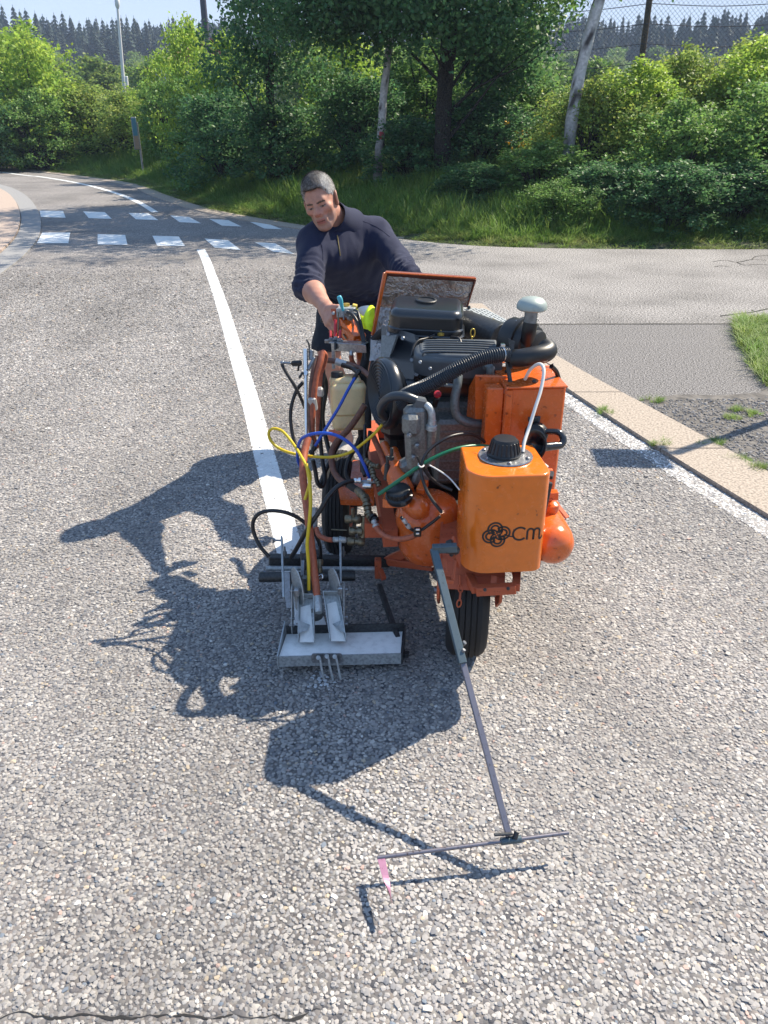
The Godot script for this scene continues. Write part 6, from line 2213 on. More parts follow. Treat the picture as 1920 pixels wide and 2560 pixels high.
# a field of tapered capsules and ellipsoids, joined softly, and its surface as a mesh
class Body:
	var a := PackedVector3Array()
	var ba := PackedVector3Array()
	var inv := PackedFloat32Array()
	var ra := PackedFloat32Array()
	var rb := PackedFloat32Array()
	var soft := PackedFloat32Array()
	var ell := []          # [inverse transform, radii, softness, +1 add / -1 carve]
	var cut := []          # planes (normal, distance): the field is kept where n.p < d
	var wrinkle: Callable
	var reach := 0.0
	var framed := false
	var into := Transform3D()
	var unit := 1.0

	func bone(p: Vector3, q: Vector3, r0: float, r1: float, k := 0.03) -> void:
		a.append(p)
		ba.append(q - p)
		inv.append(1.0 / maxf((q - p).length_squared(), 1e-8))
		ra.append(r0)
		rb.append(r1)
		soft.append(k)

	func blob(xf: Transform3D, r: Vector3, k := 0.015, sgn := 1) -> void:
		ell.append([xf.affine_inverse(), r, k, sgn])

	func at(p: Vector3) -> float:
		if framed:
			p = into * p
		var d := 10.0
		for i in a.size():
			var pa := p - a[i]
			var h := clampf(pa.dot(ba[i]) * inv[i], 0.0, 1.0)
			var e := (pa - ba[i] * h).length() - ra[i] - (rb[i] - ra[i]) * h
			var k := soft[i]
			var x := k - absf(d - e)
			d = minf(d, e)
			if x > 0.0:
				d -= x * x / (4.0 * k)
		for q in ell:
			var l: Vector3 = q[0] * p
			var r: Vector3 = q[1]
			var k0 := (l / r).length()
			var k1 := (l / (r * r)).length()
			var e := k0 * (k0 - 1.0) / maxf(k1, 1e-6)
			var k: float = q[2]
			if q[3] > 0:
				var x := k - absf(d - e)
				d = minf(d, e)
				if x > 0.0:
					d -= x * x / (4.0 * k)
			else:
				var x := k - absf(d + e)
				d = maxf(d, -e)
				if x > 0.0:
					d += x * x / (4.0 * k)
		if reach > 0.0 and absf(d) < 0.05:
			d += wrinkle.call(p)
		for q in cut:
			d = maxf(d, (q[0] as Vector3).dot(p) - q[1])
		return d * unit

	# surface nets; the field is only looked at near the surface
	func skin(b: MB, lo: Vector3, hi: Vector3, cell: float, paint = null) -> void:
		var B := 4
		var nx := int(ceil((hi.x - lo.x) / cell / B)) * B + 1
		var ny := int(ceil((hi.y - lo.y) / cell / B)) * B + 1
		var nz := int(ceil((hi.z - lo.z) / cell / B)) * B + 1
		var f := PackedFloat32Array()
		f.resize(nx * ny * nz)
		f.fill(1.0)
		var done := PackedByteArray()
		done.resize(nx * ny * nz)
		var blocks := []
		var half := B * cell * 0.5
		for bz in range(0, nz - 1, B):
			for by in range(0, ny - 1, B):
				for bx in range(0, nx - 1, B):
					var c := lo + Vector3(bx, by, bz) * cell + Vector3.ONE * half
					if absf(at(c)) > half * 2.1 + reach:
						continue
					blocks.append(Vector3i(bx, by, bz))
					for z in range(bz, bz + B + 1):
						for y in range(by, by + B + 1):
							var row := (z * ny + y) * nx
							for x in range(bx, bx + B + 1):
								if done[row + x] == 0:
									done[row + x] = 1
									f[row + x] = at(lo + Vector3(x, y, z) * cell)
		var id := {}
		var pts := PackedVector3Array()
		var o := [0, 1, nx, nx + 1, nx * ny, nx * ny + 1, nx * ny + nx, nx * ny + nx + 1]
		var pos := [Vector3(0, 0, 0), Vector3(1, 0, 0), Vector3(0, 1, 0), Vector3(1, 1, 0), Vector3(0, 0, 1), Vector3(1, 0, 1), Vector3(0, 1, 1), Vector3(1, 1, 1)]
		var pairs := [[0, 1], [2, 3], [4, 5], [6, 7], [0, 2], [1, 3], [4, 6], [5, 7], [0, 4], [1, 5], [2, 6], [3, 7]]
		for bl in blocks:
			for z in range(bl.z, bl.z + B):
				for y in range(bl.y, bl.y + B):
					for x in range(bl.x, bl.x + B):
						var base := (z * ny + y) * nx + x
						var inside := 0
						for k in 8:
							if f[base + o[k]] < 0.0:
								inside += 1
						if inside == 0 or inside == 8:
							continue
						var s := Vector3.ZERO
						var n := 0
						for e in pairs:
							var d0 := f[base + o[e[0]]]
							var d1 := f[base + o[e[1]]]
							if (d0 < 0.0) != (d1 < 0.0):
								s += (pos[e[0]] as Vector3).lerp(pos[e[1]], d0 / (d0 - d1))
								n += 1
						id[base] = pts.size()
						pts.append(lo + (Vector3(x, y, z) + s / n) * cell)
		var quads := PackedInt32Array()
		for base in id:
			for ax in 3:
				var st: int = [1, nx, nx * ny][ax]
				var u: int = [nx, nx * ny, 1][ax]
				var w: int = [nx * ny, 1, nx][ax]
				var in0 := f[base] < 0.0
				var in1 := f[base + st] < 0.0
				if in0 == in1:
					continue
				if not (id.has(base - u) and id.has(base - w) and id.has(base - u - w)):
					continue
				var q := [id[base], id[base - u], id[base - u - w], id[base - w]]
				if not in0:
					q.reverse()
				quads.append_array(PackedInt32Array(q))
		var nn := PackedVector3Array()
		nn.resize(pts.size())
		for i in range(0, quads.size(), 4):
			var p := pts[quads[i]]
			var g := (pts[quads[i + 2]] - p).cross(pts[quads[i + 3]] - pts[quads[i + 1]])
			for k in 4:
				nn[quads[i + k]] += g
		var first := b.v.size()
		var sign_ := 1.0
		if pts.size():
			var probe := pts[0]
			if at(probe + nn[0].normalized() * cell * 0.5) < at(probe - nn[0].normalized() * cell * 0.5):
				sign_ = -1.0
		for i in pts.size():
			if paint != null:
				b.tint = paint.call(pts[i])
			b.vert(pts[i], nn[i].normalized() * sign_)
		for i in range(0, quads.size(), 4):
			var q := [first + quads[i], first + quads[i + 1], first + quads[i + 2], first + quads[i + 3]]
			if sign_ < 0:
				q.reverse()
			b.tri(q[0], q[1], q[2])
			b.tri(q[0], q[2], q[3])


func build_person() -> void:
	var man := base("person", Vector3(-0.15, 0, -3.65), "person in dark blue fleece pullover and dark shorts bending over the machine, short grey hair", "person")
	var sh_r := Vector3(-0.303, 1.036, -3.440)
	var sh_l := Vector3(-0.035, 1.045, -3.600)
	var el_r := Vector3(-0.311, 0.891, -3.240)
	var wr_r := Vector3(-0.224, 0.852, -3.000)
	var el_l := Vector3(0.055, 0.958, -3.440)
	var wr_l := Vector3(0.127, 0.910, -3.140)
	var hip_r := Vector3(-0.20, 0.77, -3.86)
	var hip_l := Vector3(-0.04, 0.77, -3.92)
	var kn_r := Vector3(-0.259, 0.530, -3.560)
	var an_r := Vector3(-0.193, 0.068, -3.600)
	var kn_l := Vector3(-0.042, 0.497, -3.620)
	var an_l := Vector3(-0.004, 0.003, -3.780)
	var head := Vector3(-0.260, 1.193, -3.420)
	var neck := sh_r.lerp(sh_l, 0.47) + Vector3(0, 0.035, -0.03)
	# head axes: x to his left, y to the crown, z where he looks
	var fz := Vector3(-0.19, -0.20, 0.95).normalized()
	var fy := Vector3(-0.33, 1.0, 0.20)
	fy = (fy - fz * fy.dot(fz)).normalized()
	var big := 0.865
	var hx := Transform3D(Basis(fy.cross(fz), fy, fz).scaled(Vector3.ONE * big) * Basis.from_scale(Vector3(0.95, 1.0, 1.0)), head)

	# ---- skin: one continuous surface, finer cells at the head and the hands
	var skin := MB.new()
	skin.colored = true
	var flesh := Color(0.41, 0.205, 0.145)
	var s := Body.new()
	s.bone(hip_r, neck, 0.09, 0.05, 0.05)
	s.bone(hip_l, neck, 0.09, 0.05, 0.05)
	s.bone(sh_r, sh_l, 0.05, 0.05, 0.04)
	s.bone(neck, hx * Vector3(0, -0.05, -0.03), 0.055, 0.052, 0.03)
	s.bone(sh_r, el_r, 0.048, 0.042, 0.02)
	s.bone(el_r, el_r.lerp(wr_r, 0.35), 0.041, 0.043, 0.02)
	s.bone(el_r.lerp(wr_r, 0.35), wr_r, 0.043, 0.027, 0.02)
	s.bone(sh_l, el_l, 0.048, 0.042, 0.02)
	s.bone(el_l, el_l.lerp(wr_l, 0.35), 0.041, 0.043, 0.02)
	s.bone(el_l.lerp(wr_l, 0.35), wr_l, 0.043, 0.027, 0.02)
	for q in [[hip_r, kn_r, an_r], [hip_l, kn_l, an_l]]:
		s.bone(q[0], q[1], 0.08, 0.052, 0.03)
		var calf: Vector3 = (q[1] as Vector3).lerp(q[2], 0.33) + Vector3(0, 0, -0.022)
		s.bone(q[1] + Vector3(0, 0, 0.006), calf, 0.05, 0.053, 0.02)
		s.bone(calf, q[2], 0.053, 0.034, 0.02)
		s.bone(q[2], q[2] + Vector3(0.005, -0.03, 0.06), 0.034, 0.03, 0.02)
	var mottled := noise(FastNoiseLite.TYPE_SIMPLEX_SMOOTH, 30.0, 3, 8)
	var plain := func(p: Vector3) -> Color:
		var m := 1.0 + 0.12 * mottled.get_noise_3dv(p)
		return Color(flesh.r * m, flesh.g * m * m, flesh.b * m * m)
	s.skin(skin, Vector3(-0.52, 0.02, -4.1), Vector3(0.34, 1.22, -2.85), 0.012, plain)
	# head
	var h := Body.new()
	h.framed = true
	h.into = hx.affine_inverse()
	h.unit = big
	var at := func(x: float, y: float, z: float) -> Transform3D:
		return Transform3D(Basis(), Vector3(x, y, z))
	h.bone(Vector3(0, -0.05, -0.03), Vector3(0, -0.12, -0.055), 0.054, 0.056, 0.03)
	for q in [-1.0, 1.0]:
		h.bone(Vector3(0.055 * q, -0.052, 0.0), Vector3(0.022 * q, -0.096, 0.058), 0.017, 0.016, 0.03)
	h.bone(Vector3(-0.034, 0.024, 0.073), Vector3(0.034, 0.024, 0.073), 0.013, 0.013, 0.02)
	h.blob(at.call(0, 0.035, -0.012), Vector3(0.075, 0.088, 0.098), 0.02)
	h.blob(at.call(0, -0.025, 0.026), Vector3(0.063, 0.088, 0.062), 0.03)
	h.blob(at.call(0, -0.101, 0.062), Vector3(0.026, 0.018, 0.020), 0.02)
	for q in [-1.0, 1.0]:
		h.blob(at.call(0.046 * q, -0.016, 0.058), Vector3(0.022, 0.018, 0.022), 0.02)
		h.blob(at.call(0.032 * q, 0.001, 0.098), Vector3(0.019, 0.013, 0.016), 0.012, -1)
		h.blob(at.call(0.032 * q, 0.001, 0.073), Vector3(0.015, 0.012, 0.013), 0.004)
		h.blob(at.call(0.047 * q, -0.058, 0.066), Vector3(0.012, 0.022, 0.012), 0.012, -1)
	h.bone(Vector3(0, 0.014, 0.086), Vector3(0, -0.024, 0.104), 0.0075, 0.0115, 0.012)
	for q in [-1.0, 1.0]:
		h.bone(Vector3(0.011 * q, -0.030, 0.096), Vector3(0.010 * q, -0.029, 0.09), 0.0085, 0.008, 0.006)
	h.bone(Vector3(-0.021, -0.060, 0.080), Vector3(0, -0.058, 0.089), 0.006, 0.007, 0.004)
	h.bone(Vector3(0.021, -0.060, 0.080), Vector3(0, -0.058, 0.089), 0.006, 0.007, 0.004)
	h.bone(Vector3(-0.015, -0.071, 0.081), Vector3(0.015, -0.071, 0.081), 0.0075, 0.0075, 0.006)
	for q in [-1.0, 1.0]:
		var ear: Transform3D = at.call(0.080 * q, -0.004, -0.010) * Transform3D(Basis.from_euler(Vector3(-0.12, 0.42 * q, -0.14 * q)), Vector3.ZERO)
		h.blob(ear, Vector3(0.0085, 0.036, 0.022), 0.006)
		h.blob(ear * Transform3D(Basis(), Vector3(0.007 * q, 0.004, 0.003)), Vector3(0.006, 0.020, 0.011), 0.004, -1)
	var face := func(w: Vector3) -> Color:
		var p: Vector3 = hx.affine_inverse() * w
		var m := 1.0 + 0.22 * mottled.get_noise_3dv(w * 1.6)
		var c := Color(flesh.r * m, flesh.g * m, flesh.b * m)
		if p.z > 0.03 and p.y < -0.035 and absf(p.x) < 0.065:   # shaven beard
			c = c.lerp(Color(0.27, 0.18, 0.145), 0.5 * smoothstep(-0.035, -0.055, p.y))
		if p.z > 0.066:
			var ax := absf(p.x)
			if absf(p.y - 0.0185 - 0.05 * (ax - 0.012) + 9.0 * pow(maxf(0.0, ax - 0.034), 2.0)) < 0.0046 and ax > 0.010 and ax < 0.050:
				c = Color(0.07, 0.045, 0.034)
			elif absf(p.y + 0.0015) < 0.0042 and absf(ax - 0.032) < 0.0145:
				c = Color(0.045, 0.030, 0.026) if p.y > 0.0 or absf(ax - 0.031) < 0.0055 else Color(0.26, 0.2, 0.18)
			elif p.y > -0.078 and p.y < -0.054 and ax < 0.023:
				c = Color(0.33, 0.125, 0.105)
				if absf(p.y + 0.0648) < 0.0022:
					c = Color(0.12, 0.04, 0.035)
			elif p.y < -0.026 and p.y > -0.036 and ax < 0.018 and p.z > 0.09:
				c = c.lerp(Color(0.32, 0.10, 0.08), 0.6)
			elif p.y < -0.01 and p.y > -0.045 and ax < 0.055:
				c = c.lerp(Color(0.47, 0.20, 0.145), 0.5)
		return c
	h.skin(skin, head - Vector3(0.155, 0.16, 0.155), head + Vector3(0.155, 0.155, 0.155), 0.0033, face)
	# right hand: the palm over the grip, four fingers that go round it, thumb on top
	var g := Body.new()
	g.bone(wr_r.lerp(el_r, 0.12), wr_r, 0.028, 0.026, 0.015)
	var kn := [Vector3(-0.180, 0.851, -2.900), Vector3(-0.190, 0.838, -2.895), Vector3(-0.201, 0.824, -2.895), Vector3(-0.213, 0.810, -2.905)]
	var mid := [Vector3(-0.167, 0.835, -2.885), Vector3(-0.175, 0.817, -2.880), Vector3(-0.186, 0.802, -2.880), Vector3(-0.197, 0.791, -2.890)]
	var far := [Vector3(-0.158, 0.821, -2.900), Vector3(-0.164, 0.799, -2.900), Vector3(-0.175, 0.784, -2.900), Vector3(-0.187, 0.775, -2.910)]
	var tip := [Vector3(-0.158, 0.811, -2.925), Vector3(-0.165, 0.784, -2.930), Vector3(-0.174, 0.769, -2.930), Vector3(-0.185, 0.764, -2.930)]
	var thick := [0.0095, 0.0098, 0.0093, 0.0082]
	for k in 4:
		g.bone(wr_r + (kn[k] - kn[1]) * 0.45, kn[k], 0.019, 0.0125, 0.012)
	for k in 4:
		g.bone(kn[k], mid[k], thick[k] + 0.001, thick[k], 0.004)
		g.bone(mid[k], far[k], thick[k], thick[k] - 0.0008, 0.003)
		g.bone(far[k], tip[k], thick[k] - 0.0008, thick[k] - 0.0016, 0.003)
	g.bone(Vector3(-0.209, 0.857, -2.950), Vector3(-0.188, 0.869, -2.920), 0.015, 0.0115, 0.012)
	g.bone(Vector3(-0.188, 0.869, -2.920), Vector3(-0.172, 0.871, -2.910), 0.0112, 0.0105, 0.004)
	g.bone(Vector3(-0.172, 0.871, -2.910), Vector3(-0.160, 0.868, -2.905), 0.0105, 0.009, 0.004)
	g.skin(skin, wr_r - Vector3(0.05, 0.12, 0.05), wr_r + Vector3(0.13, 0.06, 0.16), 0.003, plain)
	# left hand, closed on the other grip behind the hood
	var l := Body.new()
	l.bone(wr_l.lerp(el_l, 0.12), wr_l, 0.028, 0.026, 0.015)
	for k in 4:
		var root := wr_l + Vector3(-0.03 + k * 0.02, -0.045 - 0.004 * absf(k - 1.2), 0.05)
		l.bone(wr_l + Vector3(-0.014 + k * 0.009, 0, 0), root, 0.018, 0.0125, 0.012)
		var m1 := root + Vector3(0.002, -0.035, 0.008)
		l.bone(root, m1, 0.0105, 0.0098, 0.004)
		var m2 := m1 + Vector3(0, -0.012, -0.024)
		l.bone(m1, m2, 0.0098, 0.009, 0.003)
		l.bone(m2, m2 + Vector3(0, 0.012, -0.016), 0.009, 0.0082, 0.003)
	l.bone(wr_l + Vector3(-0.02, -0.005, 0.015), wr_l + Vector3(-0.045, -0.03, 0.035), 0.015, 0.011, 0.01)
	l.bone(wr_l + Vector3(-0.045, -0.03, 0.035), wr_l + Vector3(-0.035, -0.055, 0.045), 0.011, 0.009, 0.004)
	l.skin(skin, wr_l - Vector3(0.09, 0.14, 0.05), wr_l + Vector3(0.09, 0.05, 0.12), 0.003, plain)
	obj("body", skin, M.skin, man)

	# ---- hair
	var hair := MB.new()
	hair.colored = true
	var r := Body.new()
	r.framed = true
	r.into = hx.affine_inverse()
	r.unit = big
	r.blob(at.call(0, 0.038, -0.014), Vector3(0.0768, 0.0905, 0.0995), 0.005)
	r.blob(at.call(0, 0.07, 0.01), Vector3(0.063, 0.062, 0.085), 0.03)
	var tuft := noise(FastNoiseLite.TYPE_SIMPLEX_SMOOTH, 95.0, 3, 21)
	var inv := hx.affine_inverse()
	r.reach = 0.012
	r.wrinkle = func(p: Vector3) -> float:
		var line := 0.077 - 0.25 * maxf(0.0, absf(p.x) - 0.03)
		if p.z < 0.066:
			line = lerpf(line, 0.020, smoothstep(0.066, 0.036, p.z))
		if p.z < 0.02:
			line = lerpf(line, -0.012, smoothstep(0.02, 0.006, p.z))
		if p.z < -0.006:
			line = -0.05
		var q := Vector3(p.x * 1.5, p.y * 0.45, p.z * 0.4)
		return 0.0028 * tuft.get_noise_3dv(q) + 0.030 * smoothstep(0.010, -0.008, p.y - line)
	var tone := func(w: Vector3) -> Color:
		var p: Vector3 = inv * w
		var m := 1.0 + 0.7 * tuft.get_noise_3dv(Vector3(p.x * 3.2, p.y * 0.9, p.z * 0.9))
		var dark := Color(0.085, 0.073, 0.066)
		var pale := Color(0.50, 0.49, 0.48)
		var c := dark.lerp(pale, clampf(smoothstep(0.034, 0.066, absf(p.x)) * 0.85 + 0.06 + 0.22 * smoothstep(0.02, -0.06, p.z) + 0.45 * tuft.get_noise_3dv(p * 0.8), 0, 1))
		return Color(c.r * m, c.g * m, c.b * m)
	r.skin(hair, head - Vector3(0.15, 0.13, 0.15), head + Vector3(0.15, 0.16, 0.15), 0.0033, tone)
	# short separate hairs that roughen the outline
	var rr := RandomNumberGenerator.new()
	rr.seed = 4
	var roots := hair.v.size()
	for i in roots:
		for k in 2:
			var n := hair.n[i]
			var p := hair.v[i] + Vector3(rr.randfn(), rr.randfn(), rr.randfn()) * 0.0012
			var lay := (hx.basis.z * 0.75 + hx.basis.y * 0.2 + hx.basis.x * rr.randfn() * 0.35).normalized()
			lay = (lay - n * lay.dot(n)).normalized()
			var tipp := p + (n * rr.randf_range(0.25, 0.7) + lay).normalized() * rr.randf_range(0.004, 0.008)
			var wide := n.cross(lay) * 0.0006
			var m := rr.randf_range(0.6, 1.5)
			hair.tint = Color(hair.col[i].r * m, hair.col[i].g * m, hair.col[i].b * m)
			var a := hair.vert(p - wide, n)
			hair.vert(p + wide, n)
			hair.vert(tipp, n)
			hair.tri(a, a + 2, a + 1)
	obj("hair", hair, M.hair, man)

	# ---- fleece pullover
	var f := Body.new()
	var belly_r := hip_r.lerp(sh_r, 0.12) + Vector3(0.02, -0.01, 0.03)
	var belly_l := hip_l.lerp(sh_l, 0.12) + Vector3(-0.005, -0.01, 0.02)
	f.bone(belly_r, sh_r + Vector3(0.05, -0.055, -0.01), 0.108, 0.098, 0.06)
	f.bone(belly_l, sh_l + Vector3(-0.055, -0.055, -0.01), 0.106, 0.094, 0.06)
	f.bone(belly_r.lerp(belly_l, 0.5), neck + Vector3(0, -0.10, 0.03), 0.12, 0.10, 0.05)
	f.bone(sh_r, sh_l, 0.059, 0.059, 0.05)
	f.bone(sh_r.lerp(neck, 0.35), neck + Vector3(0, 0.0, 0), 0.062, 0.062, 0.05)
	f.bone(sh_l.lerp(neck, 0.35), neck + Vector3(0, 0.0, 0), 0.062, 0.062, 0.05)
	f.bone(sh_r + Vector3(0.01, 0, 0), el_r, 0.064, 0.060, 0.04)
	var cuff_r := el_r.lerp(wr_r, 0.16)
	f.bone(el_r, cuff_r, 0.062, 0.055, 0.02)
	f.bone(sh_l + Vector3(-0.01, 0, 0), el_l, 0.063, 0.057, 0.04)
	var cuff_l := el_l.lerp(wr_l, 0.72)
	f.bone(el_l, cuff_l, 0.060, 0.050, 0.02)
	var folds := noise(FastNoiseLite.TYPE_SIMPLEX_SMOOTH, 9.0, 3, 33)
	var arm_r := (wr_r - el_r).normalized()
	var arm_l := (wr_l - sh_l).normalized()
	f.reach = 0.014
	f.wrinkle = func(p: Vector3) -> float:
		var d := 0.010 * folds.get_noise_3d(p.x * 1.5, p.y * 0.55, p.z * 0.7)
		var near_r := 1.0 - smoothstep(0.05, 0.17, p.distance_to(el_r))
		var near_l := 1.0 - smoothstep(0.06, 0.2, p.distance_to(cuff_l))
		d += 0.0060 * near_r * sin((p - el_r).dot(Vector3(-0.15, -0.75, 0.6)) * 210.0 + 5.0 * folds.get_noise_3dv(p))
		d += 0.0055 * near_l * sin((p - el_l).dot(arm_l) * 190.0 + 6.0 * folds.get_noise_3dv(p))
		var waist := 1.0 - smoothstep(0.76, 0.86, p.y)
		d += 0.005 * waist * sin(p.y * 120.0 + p.x * 30.0 + 6.0 * folds.get_noise_3dv(p))
		return d
	# hem: cut square to the trunk
	var trunk := (sh_r.lerp(sh_l, 0.5) - hip_r.lerp(hip_l, 0.5)).normalized()
	var hem := (hip_r.lerp(hip_l, 0.5) + Vector3(0, -0.05, 0.06))
	f.cut.append([-(trunk + Vector3(0, 0.6, 0)).normalized(), -(trunk + Vector3(0, 0.6, 0)).normalized().dot(hem)])
	var fleece := MB.new()
	f.skin(fleece, Vector3(-0.52, 0.55, -4.12), Vector3(0.30, 1.25, -3.0), 0.0095)
	var top := obj("fleece_pullover", fleece, M.fleece, man)
	# stand-up collar, open at the front, and the zip
	var col := MB.new()
	var up := (hx * Vector3(0, -0.06, -0.02) - neck).normalized()
	var fwd := (Vector3(-0.20, -0.25, 0.9) - up * up.dot(Vector3(-0.20, -0.25, 0.9))).normalized()
	var cxf := Transform3D(Basis(fwd, up, fwd.cross(up)), neck + up * 0.055 + fwd * 0.006)
	col.lathe(cxf, [Vector2(0.104, -0.070), Vector2(0.086, -0.025), Vector2(0.0775, 0.015), Vector2(0.075, 0.050), Vector2(0.073, 0.055), Vector2(0.0695, 0.053), Vector2(0.070, 0.02), Vector2(0.074, -0.02)], 40, 0.10, TAU - 0.10)
	obj("collar", col, M.fleece, top)
	var zip := MB.new()
	var z0 := cxf * Vector3(0.0745, 0.035, 0)
	var zp := [z0, cxf * Vector3(0.083, -0.012, 0)]
	for k in 5:
		# follow the front of the pullover down the chest
		var p: Vector3 = Vector3(-0.190, 1.077, -3.300).lerp(Vector3(-0.180, 0.996, -3.300), k / 4.0)
		var eye := Vector3(0, 1.5, 0)
		var dir := (p - eye).normalized()
		var t := 2.9
		for i in 40:
			var d := f.at(eye + dir * t)
			if d < 0.0006:
				break
			t += d * 0.8
		zp.append(eye + dir * (t - 0.001))
	zip.tube(zp.slice(2), 0.0024, 6, 4)
	obj("zip", zip, M.zip, top)

	# seams of the yoke and the sleeve, laid on the cloth
	for line in [[Vector3(-0.142, 1.150, -3.300), Vector3(-0.089, 1.132, -3.300), Vector3(-0.029, 1.108, -3.300), Vector3(0.024, 1.071, -3.300)], [Vector3(-0.068, 1.101, -3.300), Vector3(-0.057, 1.043, -3.300), Vector3(-0.064, 0.980, -3.300)], [Vector3(-0.269, 1.074, -3.300), Vector3(-0.253, 1.027, -3.300), Vector3(-0.252, 0.964, -3.300)]]:
		var on := []
		for q in MB.spline(line, 5):
			var eye := Vector3(0, 1.5, 0)
			var dir: Vector3 = (q - eye).normalized()
			var far_ := 2.8
			for i in 50:
				var d := f.at(eye + dir * far_)
				if d < 0.0006 or far_ > 4.2:
					break
				far_ += d * 0.8
			if far_ < 4.0:
				on.append(eye + dir * far_)
		if on.size() > 3:
			var seam := MB.new()
			seam.tube(on, 0.0010, 6, 2)
			obj("seam", seam, M.fleece, top)

	# ---- shorts, shoes
	var t := Body.new()
	t.bone(hip_r + Vector3(0, 0.02, 0), hip_l + Vector3(0, 0.02, 0), 0.105, 0.105, 0.04)
	t.bone(hip_r, kn_r, 0.105, 0.083, 0.03)
	t.bone(hip_l, kn_l, 0.105, 0.083, 0.03)
	t.reach = 0.01
	t.wrinkle = func(p: Vector3) -> float:
		return 0.010 * folds.get_noise_3d(p.x * 1.4, p.y * 0.7, p.z)
	t.cut.append([Vector3(0, -1, 0), -(kn_r.y + 0.012)])
	var shorts := MB.new()
	t.skin(shorts, Vector3(-0.42, 0.45, -4.12), Vector3(0.16, 0.95, -3.4), 0.012)
	obj("shorts", shorts, M.shorts, man)
	for an in [an_r, an_l]:
		var o := Body.new()
		o.bone(an + Vector3(0, -0.012, -0.045), an + Vector3(-0.01, -0.035, 0.06), 0.040, 0.040, 0.03)
		o.bone(an + Vector3(-0.01, -0.035, 0.06), an + Vector3(-0.02, -0.042, 0.14), 0.042, 0.034, 0.03)
		o.cut.append([Vector3(0, -1, 0), -0.012])
		o.cut.append([Vector3(0, 1, -0.3).normalized(), Vector3(0, 1, -0.3).normalized().dot(an + Vector3(0, 0.018, 0))])
		var b := MB.new()
		o.skin(b, an + Vector3(-0.09, -0.11, -0.12), an + Vector3(0.08, 0.06, 0.22), 0.007)
		var shoe := obj("shoe", b, M.shoe, man)
		b = MB.new()
		b.prism(Transform3D(Basis(Vector3(1, 0, 0), Vector3(0, 0, -1), Vector3(0, 1, 0)), Vector3(an.x - 0.01, 0.001, an.z + 0.05)), rrect(0.085, 0.255, 0.04), 0.018, 0.003)
		obj("sole", b, M.black_plastic, shoe)


func leaf_cloud(b: MB, sd: int, centres: Array, per: int, size: float, hue: Array) -> void:
	# leaves in sprays round the ends of the twigs: every leaf is a bent pair of triangles
	var r := RandomNumberGenerator.new()
	r.seed = sd
	b.colored = true
	for c in centres:
		var mid: Vector3 = c[0]
		var rad: float = c[1]
		var base_hue: Color = (hue[r.randi() % hue.size()] as Color)
		for k in per:
			var d := Vector3(r.randfn(), r.randfn() * 0.8, r.randfn()) * 0.5
			var p := mid + d.limit_length(1.15) * rad
			var n := Vector3(r.randfn(), r.randfn() + 0.9, r.randfn()).normalized()
			var a := n.cross(Vector3(r.randfn(), r.randfn(), r.randfn())).normalized()
			var s := size * r.randf_range(0.6, 1.25)
			var t := n.cross(a) * 0.36 * s
			var m := r.randf_range(0.72, 1.25)
			b.tint = Color(base_hue.r * m * r.randf_range(0.9, 1.15), base_hue.g * m, base_hue.b * m)
			var at := b.v.size()
			b.vert(p - a * 0.5 * s, n)
			b.vert(p + t - n * s * 0.08, (n + t * 0.6 / s).normalized())
			b.vert(p + a * 0.5 * s - n * s * 0.12, n)
			b.vert(p - t - n * s * 0.08, (n - t * 0.6 / s).normalized())
			b.tri(at, at + 2, at + 1)
			b.tri(at, at + 3, at + 2)


# a bush one unit high and about one unit wide: stems from the ground and sprays of leaves on their ends
func make_bush(sd: int, sprays: int, per: int, leaf: float, hue: Array, shape := 0) -> Array:
	var r := RandomNumberGenerator.new()
	r.seed = sd
	var stems := MB.new()
	var centres := []
	var lobes := []
	for k in 7:
		var a := TAU * k / 7 + r.randf() * 0.8
		var out := r.randf_range(0.08, 0.30)
		lobes.append([Vector3(cos(a) * out, r.randf_range(0.35, 0.74), sin(a) * out), r.randf_range(0.17, 0.27)])
	lobes.append([Vector3(r.randf_range(-0.1, 0.1), 0.78, r.randf_range(-0.1, 0.1)), 0.19])
	for k in sprays:
		var p: Vector3
		if k % 5 == 0:   # low skirt
			var a := r.randf() * TAU
			var d := r.randf_range(0.18, 0.46)
			p = Vector3(cos(a) * d, r.randf_range(0.06, 0.4), sin(a) * d)
		elif k % 9 == 1:   # upright shoots that break the outline
			var a := r.randf() * TAU
			var d := r.randf_range(0.0, 0.36)
			p = Vector3(cos(a) * d, r.randf_range(0.80, 1.03) - d * 0.5, sin(a) * d)
		else:
			var l: Array = lobes[r.randi() % lobes.size()]
			var d := Vector3(r.randfn(), r.randfn(), r.randfn()).normalized()
			p = l[0] + d * l[1] * r.randf_range(0.7, 1.05)
			p.y = maxf(p.y, 0.05)
		centres.append([p, r.randf_range(0.045, 0.085) * (1.35 if shape == 1 else 1.0)])
		if k % 6 == 0:
			var foot := Vector3(r.randf_range(-0.06, 0.06), 0, r.randf_range(-0.06, 0.06))
			stems.tube([foot, foot.lerp(p, 0.5) + Vector3(0, 0.08, 0), p], [0.012, 0.011, 0.010, 0.009, 0.007, 0.006, 0.005, 0.003, 0.002], 5, 4, false)
	var leaves := MB.new()
	leaf_cloud(leaves, sd + 1, centres, per, leaf, hue)
	return [leaves.mesh(), stems.mesh()]


